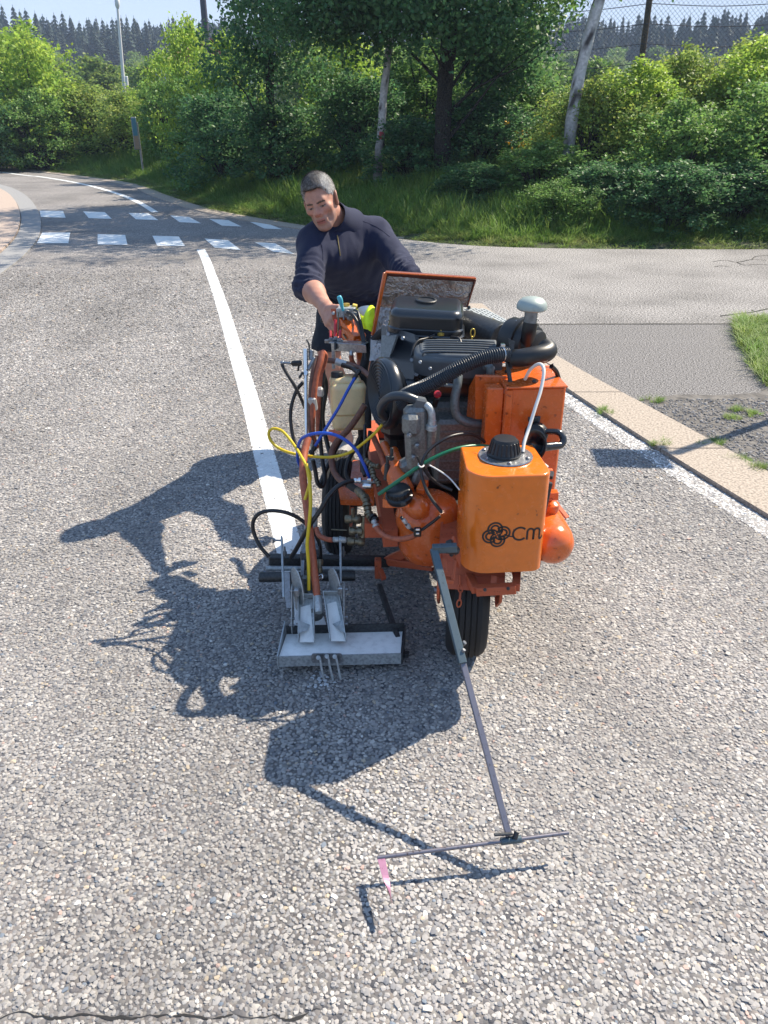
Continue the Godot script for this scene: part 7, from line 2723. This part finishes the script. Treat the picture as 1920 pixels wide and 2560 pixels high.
func grow_tree(called: String, at: Vector3, label: String, sd: int, trunk: Array, radii: Array, bark: Material, crown: Array, sprays: int, per: int, leaf: float, hue: Array) -> Node3D:
	# trunk: points from the ground up; crown: [centre, radii] ellipsoids in which twigs end
	var t := base(called, at, label, "tree", "trees on the bank")
	var r := RandomNumberGenerator.new()
	r.seed = sd
	var b := MB.new()
	b.colored = true
	var path := MB.spline(trunk, 6)
	var rr := []
	for i in path.size():
		var f := float(i) / (path.size() - 1) * (radii.size() - 1)
		rr.append(lerpf(radii[int(f)], radii[mini(int(f) + 1, radii.size() - 1)], f - int(f)) * (1.0 + 0.05 * sin(i * 1.7)))
	b.tube(path, rr, 14, 1)
	if bark == M.birch_bark:
		# dark scars and a dark foot: the bark's own marks
		var nz := noise(FastNoiseLite.TYPE_SIMPLEX_SMOOTH, 1.0, 2, sd)
		for i in b.v.size():
			var p := b.v[i]
			var m := nz.get_noise_3d(p.x * 6, p.y * 14, p.z * 6)
			b.col[i] = Color(0.10, 0.09, 0.085) if m > 0.36 else Color.WHITE.lerp(Color(0.22, 0.2, 0.18), smoothstep(1.4, 0.4, p.y) * 0.75)
	obj("trunk", b, bark, t, false)
	var centres := []
	var limbs := 0
	for k in sprays:
		var e: Array = crown[r.randi() % crown.size()]
		var d := Vector3(r.randfn(), r.randfn(), r.randfn()).normalized() * pow(r.randf(), 0.45)
		var p: Vector3 = e[0] + d * e[1]
		centres.append([p, r.randf_range(0.22, 0.42)])
		if bark == M.bark and k % 60 == 7:
			limbs += 1
			var i := int(clampf((p.y * r.randf_range(0.45, 0.9) - trunk[0].y) / (trunk[-1].y - trunk[0].y), 0.15, 0.95) * (path.size() - 1))
			var root: Vector3 = path[i]
			var l := MB.new()
			var th: float = minf(rr[i] * 0.4, 0.030)
			l.tube([root, root.lerp(p, 0.35) + Vector3(0, 0.12, 0), root.lerp(p, 0.7) + Vector3(r.randf_range(-0.2, 0.2), 0.1, 0), p], [th, th * 0.95, th * 0.9, th * 0.8, th * 0.7, th * 0.6, th * 0.5, th * 0.42, th * 0.35, th * 0.3, th * 0.25, th * 0.2, th * 0.12], 6, 4, false)
			obj("limb", l, M.bark, t, false)
	var leaves := MB.new()
	leaf_cloud(leaves, sd + 3, centres, per, leaf, hue)
	obj("crown", leaves, M.leaf, t, false)
	return t


func build_plants() -> void:
	var light := [Color(0.30, 0.44, 0.07), Color(0.35, 0.49, 0.08), Color(0.26, 0.40, 0.065)]
	var mid := [Color(0.16, 0.29, 0.075), Color(0.19, 0.33, 0.08), Color(0.135, 0.25, 0.07)]
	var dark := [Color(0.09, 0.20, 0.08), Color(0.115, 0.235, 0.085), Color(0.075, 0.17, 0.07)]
	var olive := [Color(0.26, 0.36, 0.085), Color(0.30, 0.38, 0.085), Color(0.21, 0.31, 0.075)]
	var kinds := {
		"light": [make_bush(11, 330, 46, 0.030, light), make_bush(12, 330, 46, 0.030, light, 1)],
		"mid": [make_bush(21, 330, 46, 0.030, mid), make_bush(22, 330, 46, 0.028, mid, 1)],
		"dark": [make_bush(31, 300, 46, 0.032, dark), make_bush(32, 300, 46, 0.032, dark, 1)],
		"olive": [make_bush(41, 330, 44, 0.028, olive), make_bush(42, 330, 44, 0.028, olive, 1)],
	}
	# x, z, height, width, kind, label
	var list := [
		[-14.2, -30.5, 5.0, 6.6, "light", "tall pale green bush at the road's far end, highest of the bank bushes"],
		[-11.4, -28.5, 3.9, 4.4, "light", "rounded pale green bush sloping down beside the tall one"],
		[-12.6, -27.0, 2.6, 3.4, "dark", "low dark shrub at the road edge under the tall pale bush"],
		[-9.9, -28.6, 2.6, 3.4, "olive", "yellowish green bush on the bank below the white lamp post"],
		[-11.0, -27.2, 2.3, 2.8, "mid", "small green bush at the grass edge below the yellowish one"],
		[-8.2, -27.6, 2.4, 3.2, "olive", "thin yellowish bush directly behind the narrow blue sign"],
		[-5.9, -25.0, 2.7, 2.8, "mid", "green bush to the near side of the narrow blue sign"],
		[-6.5, -26.0, 3.2, 2.6, "light", "slender pale green bush whose shoots stand before the tall mast"],
		[-4.4, -22.0, 2.6, 2.8, "mid", "middle green bush with glossy leaves left of the dark tree crowns"],
		[-5.0, -23.0, 3.7, 2.4, "light", "bright yellow-green bush with upright shoots left of the dark trees"],
		[-3.5, -20.2, 3.2, 2.6, "light", "bright green bush touching the left side of the dark tree crowns"],
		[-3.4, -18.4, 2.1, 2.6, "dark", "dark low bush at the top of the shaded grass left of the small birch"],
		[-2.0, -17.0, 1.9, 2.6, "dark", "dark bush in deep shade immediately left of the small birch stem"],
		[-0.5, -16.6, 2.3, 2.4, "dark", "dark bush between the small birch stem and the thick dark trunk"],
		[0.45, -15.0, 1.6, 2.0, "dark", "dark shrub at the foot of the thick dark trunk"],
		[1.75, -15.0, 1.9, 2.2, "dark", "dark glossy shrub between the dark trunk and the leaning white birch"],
		[0.9, -18.6, 3.0, 2.8, "mid", "sunlit green bush seen through the gap behind the thick dark trunk"],
		[-0.9, -20.2, 3.3, 3.0, "light", "bright bush showing through the branches behind the small birch"],
		[2.45, -13.0, 1.2, 1.9, "mid", "low leafy shrub with yellow blossoms at the foot of the white birch"],
		[3.35, -13.9, 2.1, 2.0, "olive", "yellow-green bush right beside the leaning white birch trunk"],
		[4.1, -14.2, 2.3, 2.2, "light", "pale green bush under the dark netting of the tall fence"],
		[5.1, -15.0, 2.6, 2.0, "olive", "upright yellow-green bush below the wire rows of the fence"],
		[4.3, -12.6, 1.75, 2.1, "mid", "rounded green bush at the road verge on the right"],
		[5.5, -12.7, 2.0, 2.3, "mid", "broad glossy green bush near the right border of the view"],
		[6.2, -14.6, 2.6, 2.3, "light", "tall pale bush in front of the wooden fence post"],
		[6.9, -13.2, 2.3, 2.4, "mid", "large glossy bush cut by the right border of the view"],
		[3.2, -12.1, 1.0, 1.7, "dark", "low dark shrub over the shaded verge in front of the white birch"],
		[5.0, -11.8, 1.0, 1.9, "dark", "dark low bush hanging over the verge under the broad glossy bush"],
		[7.2, -16.6, 2.9, 3.0, "olive", "tall yellow-green bush behind the glossy one at the right border"],
		[2.5, -17.4, 2.8, 2.8, "mid", "green bush farther up the bank behind the leaning white birch"],
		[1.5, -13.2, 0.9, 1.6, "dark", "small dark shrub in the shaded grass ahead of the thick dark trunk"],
		[2.5, -11.75, 0.75, 1.3, "mid", "smallest leafy bush on the verge, in front of the yellow blossoms"],
		[4.0, -11.45, 1.05, 1.7, "dark", "dark bush close to the side road below the rounded green bush"],
		[6.1, -11.55, 1.25, 1.9, "mid", "green bush leaning over the side road's edge near the right border"],
		[7.3, -12.0, 1.5, 2.0, "dark", "dark bush at the side road cut by the right border"],
		[8.9, -13.6, 2.4, 2.8, "mid", "big green bush beyond the right border, past the large glossy one"],
		[10.9, -14.4, 2.7, 3.2, "light", "pale bush beyond the right border, last of the bank bushes"],
		[9.4, -16.8, 3.0, 3.0, "olive", "yellow-green bush beyond the right border before the fence"],
		[-20.5, -38.5, 4.6, 6.0, "light", "pale bush beyond the left border at the road's far bend"],
		[-16.8, -33.5, 4.4, 5.0, "mid", "green bush cut by the left border at the far end of the road"],
	]
	var r := RandomNumberGenerator.new()
	r.seed = 5
	for i in list.size():
		var q: Array = list[i]
		var made: Array = kinds[q[4]][i % 2]
		var gy := height(q[0], q[1]) - 0.05
		var o := base("bush", Vector3(q[0], gy, q[1]), q[5], "bush", "bushes on the road bank")
		o.rotation.y = r.randf() * TAU
		o.scale = Vector3(q[3], maxf(q[2] - gy, 0.7), q[3])
		obj("leaves", made[0], M.leaf, o, false)
		obj("stems", made[1], M.bark, o, false)
	# yellow blossoms on the shrub by the birch
	var bl := MB.new()
	for k in 16:
		var p := Vector3(2.4 + r.randfn() * 0.35, height(2.4, -14.2) + r.randf_range(0.25, 0.9), -14.0 + r.randfn() * 0.25)
		for j in 3:
			bl.lathe(Transform3D(Basis.from_euler(Vector3(r.randf() * 3, r.randf() * 6, 0)), p + Vector3(r.randfn(), r.randfn(), r.randfn()) * 0.03), [Vector2(0, 0), Vector2(0.02, 0.008), Vector2(0.022, 0.016)], 6)
	tag(obj("blossoms", bl, mat("blossom", lin(0.7, 0.36, 0.01), 0.6)), "yellow blossoms scattered over the low shrub by the birch", "blossom", "", "stuff")

	# trees
	var y := func(x: float, z: float) -> float: return height(x, z) - 0.05
	grow_tree("birch_tree", Vector3(2.95, y.call(2.95, -13.6), -13.6), "white-barked birch leaning to the right with dark scars on its trunk", 61,
		[Vector3(0, 0, 0), Vector3(0.0, 0.7, 0), Vector3(0.04, 1.5, 0), Vector3(0.17, 2.3, 0), Vector3(0.36, 3.0, -0.05), Vector3(0.62, 3.8, -0.1), Vector3(0.85, 5.2, -0.2), Vector3(1.0, 6.6, -0.3)], [0.11, 0.098, 0.092, 0.088, 0.078, 0.06, 0.04, 0.02], M.birch_bark,
		[[Vector3(-0.55, 3.2, -0.4), Vector3(0.9, 0.8, 1.0)], [Vector3(0.8, 5.0, -0.2), Vector3(1.7, 1.4, 1.6)], [Vector3(0.0, 5.6, -0.2), Vector3(1.6, 1.2, 1.6)], [Vector3(1.4, 3.3, -0.6), Vector3(0.6, 0.5, 0.6)]], 240, 40, 0.075, mid)
	var pale := grow_tree("birch_tree", Vector3(-0.13, y.call(-0.13, -15.0), -15.0), "small pale birch stem with a red paint mark, standing in shade behind the driver", 62,
		[Vector3(0, 0, 0), Vector3(0.03, 0.6, 0), Vector3(0.09, 1.1, 0), Vector3(0.12, 1.6, 0), Vector3(0.22, 2.4, -0.1), Vector3(0.3, 4.0, -0.2), Vector3(0.2, 6.0, -0.3)], [0.088, 0.08, 0.072, 0.068, 0.06, 0.045, 0.02], M.birch_bark,
		[[Vector3(-0.7, 2.9, 0.2), Vector3(1.9, 0.9, 1.4)], [Vector3(0.2, 4.6, 0.0), Vector3(1.9, 1.6, 1.7)], [Vector3(-1.6, 3.6, -0.5), Vector3(1.2, 1.0, 1.2)], [Vector3(-0.5, 2.75, 0.9), Vector3(1.3, 0.5, 0.6)]], 470, 42, 0.085, dark)
	grow_tree("alder_tree", Vector3(1.02, y.call(1.02, -14.6), -14.6), "thick dark-trunked tree with spreading low limbs in the middle of the bank", 63,
		[Vector3(0, 0, 0), Vector3(-0.02, 0.8, 0), Vector3(0.0, 1.7, 0), Vector3(0.05, 2.6, 0), Vector3(0.1, 3.6, 0), Vector3(0.05, 5.0, 0), Vector3(0.0, 7.5, 0)], [0.16, 0.14, 0.13, 0.125, 0.11, 0.08, 0.03], M.bark,
		[[Vector3(-1.0, 2.9, 0.3), Vector3(1.7, 0.8, 1.4)], [Vector3(0.9, 2.6, 0.2), Vector3(1.1, 0.9, 1.0)], [Vector3(0.0, 4.4, 0.2), Vector3(2.2, 1.4, 1.9)], [Vector3(0.0, 6.3, 0.0), Vector3(2.1, 1.7, 2.0)], [Vector3(-0.2, 2.5, 1.0), Vector3(1.2, 0.55, 0.5)], [Vector3(0.9, 2.0, -0.6), Vector3(0.9, 0.6, 0.6)]], 640, 42, 0.085, dark)
	grow_tree("alder_tree", Vector3(2.15, y.call(2.15, -16.6), -16.6), "slimmer dark-trunked tree between the thick dark trunk and the white birch", 64,
		[Vector3(0, 0, 0), Vector3(0.02, 1.2, 0), Vector3(0.06, 2.4, 0), Vector3(0.1, 4.0, 0), Vector3(0.1, 6.5, 0)], [0.12, 0.105, 0.095, 0.07, 0.025], M.bark,
		[[Vector3(0.2, 3.0, 0.3), Vector3(1.3, 1.2, 1.1)], [Vector3(0.1, 5.2, 0.0), Vector3(1.7, 1.8, 1.6)]], 260, 42, 0.08, dark)
	grow_tree("alder_tree", Vector3(-2.3, y.call(-2.3, -17.0), -17.0), "bushy dark tree whose crown covers the left of the shaded bank", 65,
		[Vector3(0, 0, 0), Vector3(0.05, 1.0, 0), Vector3(0.1, 2.2, 0), Vector3(0.15, 4.0, 0), Vector3(0.2, 6.5, 0)], [0.11, 0.09, 0.08, 0.06, 0.02], M.bark,
		[[Vector3(0.1, 2.4, 0.3), Vector3(1.3, 1.0, 1.0)], [Vector3(0.5, 4.0, 0.0), Vector3(1.5, 1.3, 1.4)], [Vector3(0.6, 5.6, 0.0), Vector3(1.3, 1.3, 1.3)]], 330, 42, 0.085, dark)
	var mark := MB.new()
	mark.lathe(Transform3D(Basis.from_euler(Vector3(0, 0, -0.06)), Vector3(0.068, 0.93, 0)), [Vector2(0.083, 0), Vector2(0.082, 0.05), Vector2(0.080, 0.12)], 8, -1.9, -0.9)
	obj("paint_mark", mark, mat("paint_mark", lin(0.42, 0.06, 0.07), 0.7), pale, false)
	build_grass()


func build_grass() -> void:
	var r := RandomNumberGenerator.new()
	r.seed = 17
	# a few tufts of bent blades
	var tufts := []
	for v in 4:
		var b := MB.new()
		for k in 34:
			var a := r.randf() * TAU
			var foot := Vector3(cos(a), 0, sin(a)) * r.randf() * 0.16
			var tall := r.randf_range(0.45, 1.0)
			var lean := Vector3(cos(a + r.randf_range(-1, 1)), 0, sin(a + r.randf_range(-1, 1))) * r.randf_range(0.1, 0.5) * tall
			var w := Vector3(-sin(a), 0, cos(a)) * 0.008
			var m := foot + lean * 0.35 + Vector3(0, tall * 0.6, 0)
			var t := foot + lean + Vector3(0, tall * (0.95 if v else 1.0), 0)
			var nn := (w.cross(m - foot)).normalized()
			nn = (nn + Vector3(0, 0.6, 0)).normalized()
			var at := b.v.size()
			b.vert(foot - w, nn)
			b.vert(foot + w, nn)
			b.vert(m + w * 0.8, nn)
			b.vert(m - w * 0.8, nn)
			b.vert(t, nn)
			b.tri(at, at + 1, at + 2)
			b.tri(at, at + 2, at + 3)
			b.tri(at + 3, at + 2, at + 4)
			if v == 3 and k % 5 == 0:   # a seed head
				b.lathe(Transform3D(Basis(), t - Vector3(0, 0.06, 0)), [Vector2(0, 0), Vector2(0.012, 0.04), Vector2(0.008, 0.1), Vector2(0, 0.14)], 5)
		tufts.append(b.mesh())
	var where := [[], [], [], []]
	var tints := [PackedColorArray(), PackedColorArray(), PackedColorArray(), PackedColorArray()]
	var hues := [Color(0.14, 0.27, 0.05), Color(0.17, 0.30, 0.055), Color(0.12, 0.235, 0.05), Color(0.21, 0.31, 0.07)]
	var put := func(x: float, z: float, y: float, s: float, dry: float, wide := 0.5) -> void:
		var k := r.randi() % 3 if r.randf() < 0.93 else 3
		var c: Color = hues[r.randi() % 4]
		c = c.lerp(Color(0.30, 0.26, 0.11), dry * r.randf())
		var m := r.randf_range(0.75, 1.2)
		where[k].append(Transform3D(Basis.from_euler(Vector3(0, r.randf() * TAU, 0)).scaled(Vector3(wide + s * 0.5, s * r.randf_range(0.7, 1.25), wide + s * 0.5)), Vector3(x, y, z)))
		tints[k].append(Color(c.r * m, c.g * m, c.b * m))
	# the bank: short at the road, tall above
	var edge := smooth2(FAR_EDGE, 8)
	for i in edge.size() - 1:
		var a: Vector2 = edge[i]
		var b: Vector2 = edge[i + 1]
		if a.x < -26 or a.x > 13:
			continue
		var d := (b - a).normalized()
		var up := Vector2(d.y, -d.x)
		var near := maxf(10.0, a.length())
		var count := int(a.distance_to(b) * 330.0 * minf(1.0, 18.0 / near))
		for k in count:
			var off := pow(r.randf(), 1.25) * 6.2 + 0.06
			var p := a.lerp(b, r.randf()) + up * off
			var s := lerpf(0.07, 0.42, smoothstep(0.2, 1.3, off)) * (1.0 + 0.5 * hill_noise.get_noise_2d(p.x * 12, p.y * 12))
			put.call(p.x, p.y, height(p.x, p.y) - 0.02, s, 0.5 if off < 0.5 else 0.12)
	for k in 4:
		tag(scatter("bank_grass", tufts[k], M.grass, where[k], tints[k]), "long green grass covering the road bank", "grass", "", "stuff")
	# short lawns: the island at the left, the verge at the right
	for k in 4:
		where[k].clear()
		tints[k].clear()
	var lawn := PackedVector2Array([Vector2(2.948, -6.454), Vector2(2.643, -5.663), Vector2(2.504, -5.112), Vector2(2.370, -4.593), Vector2(3.2, -4.4), Vector2(7, -5.0), Vector2(7, -6.9), Vector2(3.3, -6.42)])
	for k in 5200:
		var p := Vector2(r.randf_range(2.2, 5.5), r.randf_range(-6.9, -4.2))
		if Geometry2D.is_point_in_polygon(p, lawn) and hill_noise.get_noise_2d(p.x * 25, p.y * 25) > -0.25:
			put.call(p.x, p.y, 0.012, r.randf_range(0.04, 0.10), 0.3, 0.28)
	for q in [Vector2(1.609, -4.344), Vector2(1.254, -4.157), Vector2(1.710, -3.682), Vector2(1.755, -3.445), Vector2(1.792, -3.350), Vector2(1.394, -3.660), Vector2(2.025, -4.191), Vector2(2.083, -4.124), Vector2(1.944, -4.059)]:
		for k in 9:
			put.call(q.x + r.randfn() * 0.025, q.y + r.randfn() * 0.02, 0.012, r.randf_range(0.02, 0.045), 0.3, 0.09)
	var isl := smooth2(ISLAND, 5)
	var inner := shifted(isl, -1.3)
	for k in 4000:
		var i := r.randi() % (inner.size() - 1)
		var p: Vector2 = (inner[i] as Vector2).lerp(inner[i + 1], r.randf()) + Vector2(-r.randf() * 3.0, 0)
		if p.length() < 26:
			put.call(p.x, p.y, 0.05, r.randf_range(0.05, 0.11), 0.3, 0.4)
	for k in 4:
		tag(scatter("lawn_grass", tufts[k], M.grass, where[k], tints[k]), "short grass of the lawns beside the road", "grass", "", "stuff")


func build_far() -> void:
	var r := RandomNumberGenerator.new()
	r.seed = 23
	# conifers of the far hill
	var con := MB.new()
	con.colored = true
	for tier in 13:
		var y := 0.10 + tier * 0.068
		var rad := 0.21 * (1.0 - tier / 13.5) + 0.012
		var arms := 11
		for k in arms:
			var a := TAU * k / arms + tier * 0.6 + r.randf_range(-0.15, 0.15)
			var len := rad * r.randf_range(0.7, 1.15)
			var d := Vector3(cos(a), 0, sin(a))
			var sd := Vector3(-sin(a), 0, cos(a)) * len * 0.36
			var p0 := Vector3(0, y + 0.05, 0)
			var p1 := d * len + Vector3(0, y - 0.035, 0)
			var pm := d * len * 0.55 + Vector3(0, y + 0.015, 0)
			con.tint = Color(1, 1, 1) * r.randf_range(0.7, 1.3)
			con.tint.a = 1
			con.face([p0, pm - sd, p1])
			con.face([p0, p1, pm + sd])
	con.tube([Vector3.ZERO, Vector3(0, 1.0, 0)], [0.012, 0.003], 5, 1)
	var cm := con.mesh()
	var where := []
	var tints := PackedColorArray()
	for i in 7000:
		var a := r.randf_range(-0.75, 0.70)
		var d := r.randf_range(175, 330)
		var x := sin(a) * d
		var z := -cos(a) * d
		if a > 0.08 and d > 250:
			continue
		var s := r.randf_range(5.5, 10.5)
		where.append(Transform3D(Basis.from_euler(Vector3(0, r.randf() * TAU, 0)).scaled(Vector3(s, s, s) * Vector3(r.randf_range(0.9, 1.7), 1.0, 1.0) if r.randf() < 0.8 else Vector3(s * 1.5, s * 0.62, s * 1.5)), Vector3(x, height(x, z) - 0.5, z)))
		var t := r.randf_range(0.7, 1.25)
		tints.append(Color(t, t, t))
	tag(scatter("spruce_forest", cm, M.needle, where, tints), "dark spruce forest along the top of the far hill", "forest", "", "stuff")
	# broad-leaved wood between the bank and the hill
	var crown := make_bush(71, 200, 26, 0.055, [Color(0.18, 0.28, 0.07), Color(0.21, 0.31, 0.08), Color(0.15, 0.25, 0.07)], 1)
	where = []
	tints = PackedColorArray()
	for i in 420:
		var a := r.randf_range(-0.85, 0.75)
		var d := r.randf_range(42, 170)
		var x := sin(a) * d
		var z := -cos(a) * d
		if beyond_edge(Vector2(x, z)) < 14:
			continue
		var s := r.randf_range(2.0, 3.2) + d * 0.016
		where.append(Transform3D(Basis.from_euler(Vector3(0, r.randf() * TAU, 0)).scaled(Vector3(s * 1.2, s, s * 1.2)), Vector3(x, height(x, z) - 0.3, z)))
		var t := r.randf_range(0.75, 1.2)
		tints.append(Color(t * r.randf_range(0.9, 1.1), t, t * 0.9))
	tag(scatter("broadleaf_woods", crown[0], M.leaf, where, tints), "light green broad-leaved wood below the spruce hill", "woods", "", "stuff")
	build_street_things()


func build_street_things() -> void:
	var b: MB
	# narrow information sign on its post
	var sx := -6.75
	var sz := -23.3
	var gy := height(sx, sz)
	var s := base("information_sign", Vector3(sx, gy, sz), "narrow upright blue information sign on a thin post in the bank grass", "sign")
	b = MB.new()
	b.rod(Vector3(sx + 0.07, gy - 0.1, sz), Vector3(sx + 0.07, gy + 1.35, sz), 0.03, 10)
	obj("post", b, M.galvanised, s)
	b = MB.new()
	b.box(turned(Vector3(sx, gy + 1.08, sz + 0.04), 20), Vector3(0.14, 0.80, 0.04), 0.012)
	obj("frame", b, M.galvanised, s)
	b = MB.new()
	b.box(turned(Vector3(sx, gy + 1.24, sz + 0.04) + Vector3(0.010, 0, 0.028), 20), Vector3(0.115, 0.42, 0.006), 0.002)
	obj("panel", b, M.sign_blue, s)
	b = MB.new()
	b.box(turned(Vector3(sx, gy + 0.86, sz + 0.04) + Vector3(0.010, 0, 0.028), 20), Vector3(0.115, 0.32, 0.006), 0.002)
	obj("panel", b, M.sign_tan, s)
	# white lamp post and the tall dark mast behind the bushes
	var lx := -11.35
	var lz := -38.0
	s = base("lamp_post", Vector3(lx, height(lx, lz), lz), "white lamp post standing behind the bushes below the spruce hill", "lamp post")
	s.rotation_degrees.z = -3.5
	b = MB.new()
	b.lathe(Transform3D(Basis(), Vector3(lx, height(lx, lz), lz)), [Vector2(0.075, 0), Vector2(0.068, 2.0), Vector2(0.055, 4.4), Vector2(0.045, 4.6), Vector2(0, 4.6)], 14)
	obj("post", b, M.post_white, s)
	b = MB.new()
	b.lathe(Transform3D(Basis(), Vector3(lx, height(lx, lz) + 4.55, lz)), [Vector2(0, 0), Vector2(0.06, 0), Vector2(0.10, 0.1), Vector2(0.10, 0.30), Vector2(0.05, 0.38), Vector2(0, 0.40)], 14)
	obj("lamp_head", b, M.post_white, s)
	b = MB.new()
	b.box(turned(Vector3(lx + 0.16, height(lx, lz) + 1.9, lz + 0.1)), Vector3(0.12, 0.4, 0.12), 0.02)
	obj("switch_box", b, M.post_white, s)
	var mx := -7.3
	var mz := -37.0
	s = base("mast", Vector3(mx, height(mx, mz), mz), "tall dark mast rising out of the top of the view above the pale shoots", "mast")
	b = MB.new()
	b.lathe(Transform3D(Basis(), Vector3(mx, height(mx, mz), mz)), [Vector2(0.13, 0), Vector2(0.13, 4.0), Vector2(0.10, 9.0), Vector2(0.08, 9.02), Vector2(0, 9.02)], 14)
	obj("pole", b, M.post_dark, s)
	b = MB.new()
	b.lathe(Transform3D(Basis(), Vector3(mx, height(mx, mz) + 9.0, mz)), [Vector2(0, 0), Vector2(0.3, 0.05), Vector2(0.32, 0.14), Vector2(0.1, 0.22), Vector2(0, 0.22)], 16)
	obj("lamp_head", b, M.post_dark, s)
	# house glimpsed over the bushes
	var hx := -10.6
	var hz := -52.0
	var hy := height(hx, hz)
	s = base("house", Vector3(hx, hy, hz), "white house with a red roof glimpsed between the bushes below the mast", "house")
	b = MB.new()
	b.box(turned(Vector3(hx, hy + 1.25, hz), 25), Vector3(5.0, 2.9, 4.0))
	obj("wall", b, M.house_wall, s)
	b = MB.new()
	b.prism(turned(Vector3(hx, hy + 2.72, hz), 25) * Transform3D(Basis(), Vector3(0, 0, -2.3)), PackedVector2Array([Vector2(-2.9, -0.05), Vector2(2.9, -0.05), Vector2(0, 1.3)]), 4.6)
	obj("roof", b, M.house_roof, s)
	for k in 2:
		b = MB.new()
		b.box(turned(Vector3(hx, hy + 1.5, hz), 25) * Transform3D(Basis(), Vector3(-1.2 + k * 2.4, 0, 2.01)), Vector3(0.9, 1.1, 0.06))
		obj("window", b, M.window_glass, s)
	# tall wire fence of a sports ground at the right
	var f := base("wire_fence", Vector3(6.5, height(6.5, -20), -20), "tall wire mesh fence with wooden posts rising behind the bushes on the right", "fence")
	var posts := [Vector3(3.2, 0, -21.2), Vector3(5.9, 0, -20.4), Vector3(8.75, 0, -19.6), Vector3(11.8, 0, -18.8)]
	for p in posts:
		var g := height(p.x, p.z)
		b = MB.new()
		b.rod(Vector3(p.x, g - 0.2, p.z), Vector3(p.x, g + 4.6, p.z), 0.07, 12)
		obj("post", b, M.wood_post, f)
	for k in 9:
		b = MB.new()
		var h := 1.3 + k * 0.38
		for i in posts.size() - 1:
			var a: Vector3 = posts[i] + Vector3(0, height(posts[i].x, posts[i].z) + h, 0.11)
			var c: Vector3 = posts[i + 1] + Vector3(0, height(posts[i + 1].x, posts[i + 1].z) + h, 0.11)
			b.tube([a, a.lerp(c, 0.5) + Vector3(0, -0.06, 0), c], 0.008, 5, 4, false)
		obj("wire", b, M.fence_wire, f)
	b = MB.new()
	# the mesh itself: two sets of slanting wires
	for i in posts.size() - 1:
		var a: Vector3 = posts[i] + Vector3(0, height(posts[i].x, posts[i].z), 0.10)
		var c: Vector3 = posts[i + 1] + Vector3(0, height(posts[i + 1].x, posts[i + 1].z), 0.10)
		var along := c - a
		var l := along.length()
		var u := along / l
		var high := 4.3
		for sgn in [1.0, -1.0]:
			var k := -high
			while k < l + high:
				# a slanting wire clipped to the panel
				var x0 := k
				var x1: float = k + sgn * high
				var t0 := 0.0
				var t1 := 1.0
				for lim in [0.0, l]:
					if (x0 < lim) != (x1 < lim):
						var t: float = (lim - x0) / (x1 - x0)
						if (x0 < 0.0 and lim == 0.0) or (x0 > l and lim == l):
							t0 = maxf(t0, t)
						else:
							t1 = minf(t1, t)
				if t1 > t0 and maxf(x0, x1) > 0 and minf(x0, x1) < l:
					var p0 := a + u * lerpf(x0, x1, t0) + Vector3(0, 0.15 + high * t0, 0)
					var p1 := a + u * lerpf(x0, x1, t1) + Vector3(0, 0.15 + high * t1, 0)
					b.bar(p0, p1, 0.0042, 0.0042, Vector3(0, 0, 1), 0)
				k += 0.10
	var mesh := obj("wire_mesh", b, M.fence_wire, f)
	mesh.set_meta("kind", "stuff")
	# the post outside the frame whose shadow lies across the kerb
	var foot := Vector3(2.96, 0, -4.59)
	s = base("signal_post", foot, "grey post with a level plate whose shadow falls on the edge line", "post")
	b = MB.new()
	b.rod(foot, foot + Vector3(0, 2.0, 0), 0.028, 14)
	obj("post", b, M.galvanised, s)
	b = MB.new()
	b.box(turned(foot + Vector3(-0.21, 2.0, 0.01), -4), Vector3(0.36, 0.02, 0.23), 0.003)
	obj("plate", b, M.galvanised, s)
